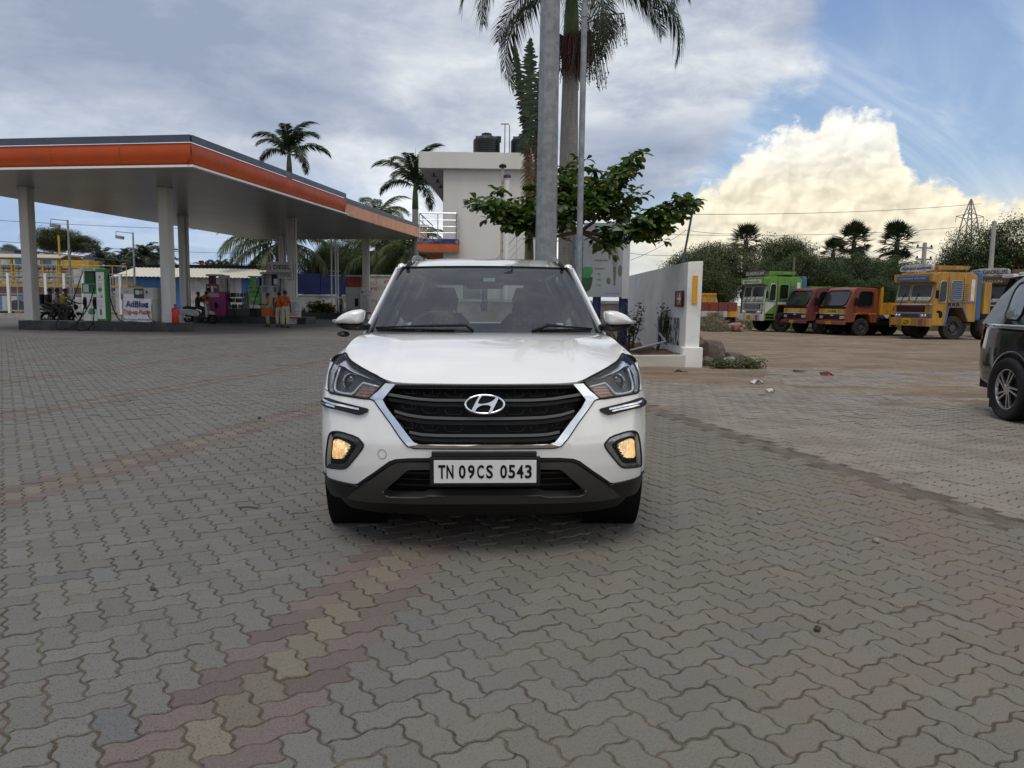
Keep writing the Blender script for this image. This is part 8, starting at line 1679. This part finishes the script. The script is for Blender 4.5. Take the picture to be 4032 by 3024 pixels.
person('scooter rider in dark clothes reaching towards the magenta pump', tuple(w), R_(86), dict(pel=(0, 0, .88), bel=(0, -.03, 1.02), che=(0, -.06, 1.22), nec=(0, -.06, 1.37), hed=(0, -.08, 1.47), top=(0, -.07, 1.57), nose=(0, -.18, 1.48), lp=(-.10, -.02, .86), lk=(-.16, -.40, .72), la=(-.16, -.32, .36), lt=(-.16, -.46, .31), rp=(.10, -.02, .86), rk=(.16, -.40, .72), ra=(.16, -.32, .36), rt=(.16, -.46, .31), ls=(-.17, -.06, 1.31), rs=(.17, -.06, 1.31), le=(-.24, -.3, 1.34), lw=(-.2, -.52, 1.46), lh=(-.18, -.60, 1.5), re=(.24, -.28, 1.1), rw=(.28, -.46, 1.04), rh=(.29, -.53, 1.04)), C_dk, C_dk, 1.62)
person('attendant in orange shirt standing behind the scooter rider', (q.x+.05, q.y+.75, 0), R_(-110), dict(re=(.24, -.1, 1.12), rw=(.2, -.3, 1.2), rh=(.2, -.38, 1.22)), C_or, C_kh, 1.62)
# ------------------------------------------------------------------ trees, palms, wires in the distance
def crown_mesh(name, rx, ry, rz, nclump, nleaf, ls, mat, seed, flat=.75, zc=None, open_=.0):
    """leaf-sized faces gathered in clumps over an uneven crown; gaps stay between the clumps"""
    rs = np.random.default_rng(seed); V = []; F = []
    lobes = [(rs.normal(0, .45, 3)*np.array([rx, ry, rz*.7]), rs.uniform(.45, .75)) for _ in range(6)]
    zc = rz if zc is None else zc
    for c in range(nclump):
        L, lr = lobes[rs.integers(len(lobes))]; d = rs.normal(0, 1, 3); d /= np.linalg.norm(d); r = lr*rs.uniform(.55, 1.0)**.5
        cen = L+d*np.array([rx, ry, rz])*r; cen[2] += zc
        if cen[2] < .25: cen[2] = .25+rs.uniform(0, .5)
        cs = rs.uniform(.35, .75)*min(rx, rz)*.30
        n = rs.integers(int(nleaf*.6), int(nleaf*1.4)); g_ = rs.normal(0, 1, (n, 3)); g_ /= np.linalg.norm(g_, axis=1)[:, None]; p = cen+g_*(rs.random(n)**.45*1.7)[:, None]*np.array([cs, cs, cs*flat])
        a = rs.uniform(0, 2*np.pi, n); t = rs.normal(0, .55, n); s = ls*rs.uniform(.6, 1.3, n)
        u = np.stack([np.cos(a)*np.cos(t), np.sin(a)*np.cos(t), np.sin(t)-.25], 1); w = np.stack([-np.sin(a), np.cos(a), rs.normal(0, .5, n)], 1)
        u *= s[:, None]; w *= (s*.42)[:, None]; k = len(V)*0
        q = np.stack([p, p+u*.5-w*.5, p+u, p+u*.5+w*.5], 1).reshape(-1, 3); b = sum(len(x) for x in V); V.append(q); F.append(np.arange(n*4).reshape(-1, 4)+b)
    me = bpy.data.meshes.new(name); me.from_pydata(np.concatenate(V).tolist(), [], np.concatenate(F).tolist()); me.materials.append(mat); me.update(); return me
M_t1 = leafm('dark tree leaf', (.046, .072, .024, 1), .22, .36); M_t2 = leafm('grey-green tree leaf', (.085, .105, .052, 1), .22, .36); M_t3 = leafm('deep green tree leaf', (.036, .066, .018, 1), .22, .36); M_t4 = leafm('mid green tree leaf', (.066, .105, .03, 1), .22, .36)
CR = [crown_mesh('crown', 4.2, 3., 3.4, 820, 100, .175, M_t1, 1), crown_mesh('crown', 4., 3., 3.2, 760, 96, .185, M_t2, 2), crown_mesh('crown', 4.4, 3., 3.4, 860, 100, .165, M_t3, 3, .6), crown_mesh('crown', 3.6, 3., 3.0, 600, 90, .18, M_t4, 4)]
CRD = [(float(np.percentile([v.co.z for v in c.vertices], 98.5)), float(np.percentile([abs(v.co.x) for v in c.vertices], 97))) for c in CR]
def trunk_mesh(h, r, seed, nb=6, sp=2.2):
    rs = np.random.default_rng(seed); m = MB(); f = Vector((rs.normal(0, .15), 0, h*.42)); m.tube([(0, 0, 0), (rs.normal(0, .1), 0, h*.2), f], [r, r*.8, r*.65], 8)
    for i in range(nb): a = i*6.28/nb+rs.uniform(-.4, .4); e = f+Vector((sp*math.cos(a), sp*math.sin(a), h*rs.uniform(.28, .55))); mid = (f+e)/2+Vector((0, 0, -.2)); m.tube([f, mid, e], [r*.45, r*.3, r*.08], 6)
    return m.mesh('trunk', M_bark2, smooth=True)
TRK = [trunk_mesh(6., .24, k) for k in range(3)]
def tree(label, a, Y, btop, width, k, seed=0, bbase=None, group='trees beyond the yard'):
    p = A(a, btop, Y); h = p.z; w = width/1662*Y/2; t = thing('leafy_tree', label, 'tree', (p.x, Y, 0), 0, group); c = linkobj(bpy.data.objects.new('crown', CR[k]), t); base = [4.2, 4., 4.4, 3.6][k]; hz = [3.4, 3.2, 3.4, 3.0][k]
    rs = np.random.default_rng(seed); mx, mw = CRD[k]
    low = h*.08 if bbase is None else A(a, bbase, Y).z; c.location = (0, 0, low); c.scale = (w/mw*1.05, w/mw*1.0, (h-low)/mx); c.rotation_euler = (0, 0, [0, math.pi][seed % 2]); o = linkobj(bpy.data.objects.new('trunk', TRK[seed % 3]), t); o.scale = (h/6., h/6., h/6.*.95); return t
for i, (lab, a, Y, bt, w, k) in enumerate((('dark leafy tree directly beyond the wall end', 1500, 62., 556, 150, 0), ('grey-green tree left of the green lorry', 1565, 66., 534, 190, 1), ('grey-green open tree above the green lorry', 1680, 70., 524, 180, 1), ('deep green dense tree above the maroon lorry', 1745, 58., 556, 160, 2), ('deep green dense tree above the orange lorry', 1838, 62., 556, 160, 2), ('grey-green tree left of the yellow lorry', 1905, 64., 566, 160, 1), ('dark bushy tree behind the yellow lorry', 1985, 70., 574, 150, 0), ('tall dark tree right of the utility pole', 2115, 62., 505, 150, 0), ('tallest dark tree at the right picture edge', 2210, 60., 490, 180, 0), ('low dark tree filling the gap by the far tipper', 1520, 58., 590, 120, 0), ('low bushy tree between the maroon and orange lorries', 1790, 57., 600, 190, 2), ('low bushy tree behind the brown lorry', 2080, 58., 590, 170, 2))):
    tree(lab, a, Y, bt, w, k, i)
for i, (lab, a, Y, bt, w, k, bb) in enumerate((('green tree left of the canopy behind the blue shed', 115, 82., 497, 130, 1, 560), ('small green tree at the left picture edge', 10, 85., 530, 60, 3, 565), ('dark dense tree under the far canopy, left of the mast', 690, 66., 545, 110, 2, None), ('dark dense tree under the far canopy, right of the mast', 775, 66., 542, 130, 2, None), ('dark tree behind the red-lettered wall', 850, 64., 550, 110, 0, None), ('open branched tree behind the pipe mast', 735, 72., 518, 90, 0, 600))): tree(lab, a, Y, bt, w, k, i, bb, 'trees behind the station')
# small distant coconut palms
fr_far = [frond_mesh('frond', 2.9, .5, 2.1, 26, .85, .13, M_frd, .05, .6, 10+k, .85) for k in range(2)]; fr_mid = [frond_mesh('frond', 3.5, .40, 2.1, 74, .80, .085, M_fr, .035, .7, 20+k, .75) for k in range(2)]
M_coc = leafm('coconut leaflet', (.060, .080, .022, 1), .25, .4); fr_coco = [frond_mesh('frond', 5.6, .25, 1.9, 90, 1.15, .085, M_coc, .045, 1.0, 30+k, .8) for k in range(2)]
def palm_at(label, a, b, Y, meshes, sc, seed, nf=15, tilt=(1.1, -.6), name='coconut_palm', group='distant palms behind the station', r=.16, trunkm=None, shaft=0., lean=(0, 0)):
    q = A(a, b, Y); return palm(name, label, (q.x-lean[0], Y-lean[1], 0), q.z, r*1.2, r, meshes, nf, tilt, lean, trunkm or M_bark, group, seed, 0, shaft, sc)
for i, (a, b, lab) in enumerate(((217, 562, 'distant coconut palm just right of the blue shed'), (255, 578, 'low distant coconut palm beside the yard lamp'), (277, 560, 'distant coconut palm left of the yard lamp'), (311, 557, 'distant coconut palm between the yard lamp and the column'), (330, 570, 'low distant coconut palm left of the front column'), (352, 562, 'distant coconut palm touching the front column'), (298, 580, 'lowest distant coconut palm over the cream roof'), (240, 585, 'small distant coconut palm over the shed end'))): palm_at(lab, a, b, 105+7*(i % 3), fr_far, 1.05+.1*(i % 2), i)
for i, (a, b, lab) in enumerate(((462, 578, 'tiny far palm right of the rear column'), (478, 580, 'tiny far palm over the red-edged roof'), (494, 582, 'tiny far palm beside the drooping fronds'), (440, 580, 'tiny far palm over the gabled shed'))): palm_at(lab, a, b, 170., fr_far, 1., 40+i)
# two royal palms over the canopy, each with a spear leaf
for a, b, Y, sc, seed, spear, lab in ((625, 378, 58., 1.0, 3, 278, 'royal palm rising over the middle of the canopy'), (897, 452, 52., 1.0, 8, 318, 'royal palm beside the white building balcony')):
    q = A(a, b, Y); t = palm_at(lab, a, b, Y, fr_mid, sc, seed, 12, (1.2, -.15), 'royal_palm', 'royal palms behind the canopy', .2, M_ptr, 1.6); zs = A(a, spear, Y).z; MB().tube([(0, 0, q.z+1.2), (0, 0, zs-1.5), (.03, 0, zs)], [.06, .035, .008], 5).build('spear_leaf', pm('young spear leaf', (.12, .14, .05), .6), t)
for a, b, Y, sc, seed, lab in ((600, 520, 63., 1.0, 2, 'drooping coconut palm seen under the canopy by the diesel sign'), (845, 545, 62., .85, 5, 'yellowish coconut palm under the far end of the canopy'), (880, 540, 60., .7, 6, 'coconut palm below the balcony of the white building'), (815, 470, 70., .75, 7, 'coconut palm peeking over the faded canopy end')): palm_at(lab, a, b, Y, fr_coco, sc, seed, 18, (.9, -.75), group='coconut palms behind the station', r=.2)
# palmyra fan palms
def fan_mesh(seed):
    rs = np.random.default_rng(seed); m = MB(); m.tube([(0, 0, 0), (.45, 0, .1), (.9, 0, .05)], [.03, .025, .02], 4); o = Vector((.9, 0, .05))
    for i in range(20):
        a = (i/19-.5)*4.3; l = .75*rs.uniform(.85, 1.1); d = Vector((math.cos(a), math.sin(a), rs.normal(0, .05)-.1*abs(math.sin(a)))); s = Vector((-math.sin(a), math.cos(a), 0))*.055; m.add([o, o+d*l*.55+s, o+d*l, o+d*l*.55-s], [(0, 1, 2, 3)])
    return m.mesh('frond', M_frd, recalc=False)
fans = [fan_mesh(k) for k in range(2)]
for i, (a, b, Y, sc, lab) in enumerate(((1612, 520, 72., 1.15, 'palmyra palm left of the grey-green trees'), (1845, 522, 70., 1.25, 'palmyra palm above the orange lorry'), (1938, 522, 66., 1.25, 'palmyra palm left of the yellow lorry'), (1800, 545, 74., 1.0, 'lower palmyra palm beside the taller one'))):
    q = A(a, b, Y); palm('palmyra_palm', lab, (q.x, Y, 0), q.z, .26, .2, fans, 30, (1.5, -.9), (0, 0), M_bark2, 'palmyra palms beyond the yard', 60+i, 0, 0, sc)
# grass verge under the lorries' trees and low planting on the far island
def tufts(name, label, region, n, h, mat, seed, wd=.02):
    rs = np.random.default_rng(seed); V = []; F = []
    for i in range(n):
        x, y = region(rs); a = rs.uniform(0, 6.28); l = h*rs.uniform(.4, 1.2); d = np.array([math.cos(a), math.sin(a)])*l*rs.uniform(.2, .8); w = np.array([-math.sin(a), math.cos(a)])*wd; k = len(V); V += [(x-w[0], y-w[1], -.02), (x+w[0], y+w[1], -.02), (x+d[0], y+d[1], l)]; F.append((k, k+1, k+2))
    me = bpy.data.meshes.new(name); me.from_pydata(V, [], F); me.materials.append(mat); return stuff(linkobj(bpy.data.objects.new(name, me)), label, 'grass')
def verge(rs): y = rs.uniform(41, 56); return rs.uniform(.24*y, .72*y), y
tufts('verge_grass', 'rough green grass under the trees behind the lorries', verge, 9000, .28, leafm('verge grass', (.055, .075, .025, 1), .2, .5), 1, .03)
for k, (x, y, s) in enumerate(((.0, 0, 1), (.9, .1, .8))):
    q = A(686 if k == 0 else 706, 690, 51.8); bush('spider_plant', ('large grassy clump on the far island', 'smaller grassy clump beside the traffic cone')[k], (q.x, 51.8, .4), (.8*s, .5, .75*s), 30, 14, .28, leafm('yellow-green blade', (.12, .14, .03, 1), .25, .5), 80+k, cat='plant', base=.1)
tufts('island_grass', 'thin grass on the far island', lambda rs: (A(655, 690, 52).x+rs.uniform(-3.4, 4), 51.7+rs.uniform(-.2, 1.)), 900, .35, leafm('verge grass', (.055, .075, .025, 1), .2, .5), 2)
bpy.data.objects['island_grass'].location.z = .40
# poles, wires, pylon, turbine blades
def upole(label, a, bt, Y, r=.13, arms=True, mat=None):
    q = A(a, bt, Y); t = thing('utility_pole', label, 'utility pole', (q.x, Y, 0), R_(20)); MB().tube([(0, 0, 0), (0, 0, q.z)], [r*1.3, r], 8).build('pole', mat or M_crt, t)
    if arms:
        for k, z in enumerate((q.z-.35, q.z-1.1)): ar = MB().bar((-.7, 0, z), (.7, 0, z), .1, .1).build('cross_arm', M_galv, t); [MB().lathe([(.05, z+.05), (.07, z+.12), (.03, z+.22)], (x, 0, 0), n=8).build('insulator', M_blk, ar) for x in (-.6, 0, .6)]
    return q
q1 = upole('concrete utility pole with cross arms left of the yellow lorry board', 1998, 524, 52.); q2 = upole('plain concrete pole among the trees above the brown lorry', 2148, 478, 55., .14, False); q3 = upole('thin brown pole behind the green lorry', 1716, 555, 48., .06, False, M_bark)
wn = 0
def wire(label, p, q, sag=1., r=.018):
    pts = [p*(1-t)+q*t+Vector((0, 0, -sag*4*t*(1-t))) for t in np.linspace(0, 1, 13)]; tag(MB().tube(pts, r, 4).build('wire', M_ink), label, 'wire', 'overhead wires')
wire('upper overhead wire crossing the cloud right of the tree', A(1380, 462, 90.), A(2120, 440, 130.), .6, .03); wire('lower overhead wire across the cloud right of the tree', A(1360, 505, 85.), A(2080, 490, 120.), .6, .025); wire('lowest overhead wire past the wall end', A(1360, 547, 80.), A(1530, 545, 85.), .3, .02); wire('sloping wire from the tree line to the wall end', A(1362, 562, 60.), A(1482, 497, 60.), .2, .015); wire('thin wire running right from the leaning rod top', A(1482, 497, 60.), A(1600, 505, 60.), .1, .015)
wire('wire crossing in front of the trees to the utility pole', A(1660, 585, 50.), q1-Vector((0, 0, .4)), .6, .015); wire('second wire crossing in front of the trees to the utility pole', A(1690, 570, 50.), q1-Vector((0, 0, 1.1)), .5, .015); wire('wire from the utility pole to the right trees', q1-Vector((0, 0, .4)), A(2110, 560, 55.), .3, .015)
wire('high wire crossing the sky under the canopy', A(-20, 475, 70.), A(700, 498, 95.), .3, .02); wire('low wire crossing the sky under the canopy', A(-20, 520, 70.), A(720, 548, 95.), .4, .02); wire('short wire over the red-edged roof', A(400, 567, 100.), A(560, 570, 100.), .2, .025)
PYY = 330.; q = A(2098, 430, PYY); py_ = thing('pylon', 'lattice power pylon far behind the right trees', 'pylon', (q.x, PYY, 0)); z = q.z; zA = A(2098, 468, PYY).z; zb = 0.; m = MB()
wz = lambda zz: np.interp(zz, [0, zA-6, zA, z], [6., 2.6, 1.8, .1])
lv = [0, zA*.25, zA*.5, zA*.7, zA*.85, zA, (zA+z)/2, z]
for s in (-1, 1):
    for d in (-1, 1):
        for a, b in zip(lv, lv[1:]): m.bar((s*wz(a), d*wz(a), a), (s*wz(b), d*wz(b), b), .35, .35); m.bar((s*wz(a), d*wz(a), a), (-s*wz(b), d*wz(b), b), .2, .2)
m.build('tower', pm('pylon steel', (.20, .20, .21), .6), py_)
m = MB(); L = A(2125, 468, PYY).x-q.x
for s in (-1, 1): m.bar((0, 0, zA+1.6), (s*L, 0, zA), .25, .25); m.bar((0, 0, zA-1.2), (s*L, 0, zA), .25, .25); m.bar((s*L*.5, 0, zA-.6), (s*L*.5, 0, zA+.8), .2, .2); m.bar((s*L, 0, zA), (s*L, 0, zA-2.5), .15, .15)
m.build('cross_arm', pm('pylon steel', (.20, .20, .21), .6), py_)
TBY = 700.; q = A(1493, 568, TBY); tb = thing('wind_turbine', 'far wind turbine with blades just above the trees', 'wind turbine', (q.x, TBY, 0)); MB().tube([(0, 0, 0), (0, 0, q.z)], [1.6, .9], 8).build('tower', M_wht, tb); 
for k in range(3): a = R_(70+120*k); MB().bar((0, -2, q.z), (17*math.cos(a), -2, q.z+17*math.sin(a)), .8, .3).build('blade', M_wht, tb)
MB().cbox((0, 0, q.z), (2, 5, 2)).build('nacelle', M_wht, tb)
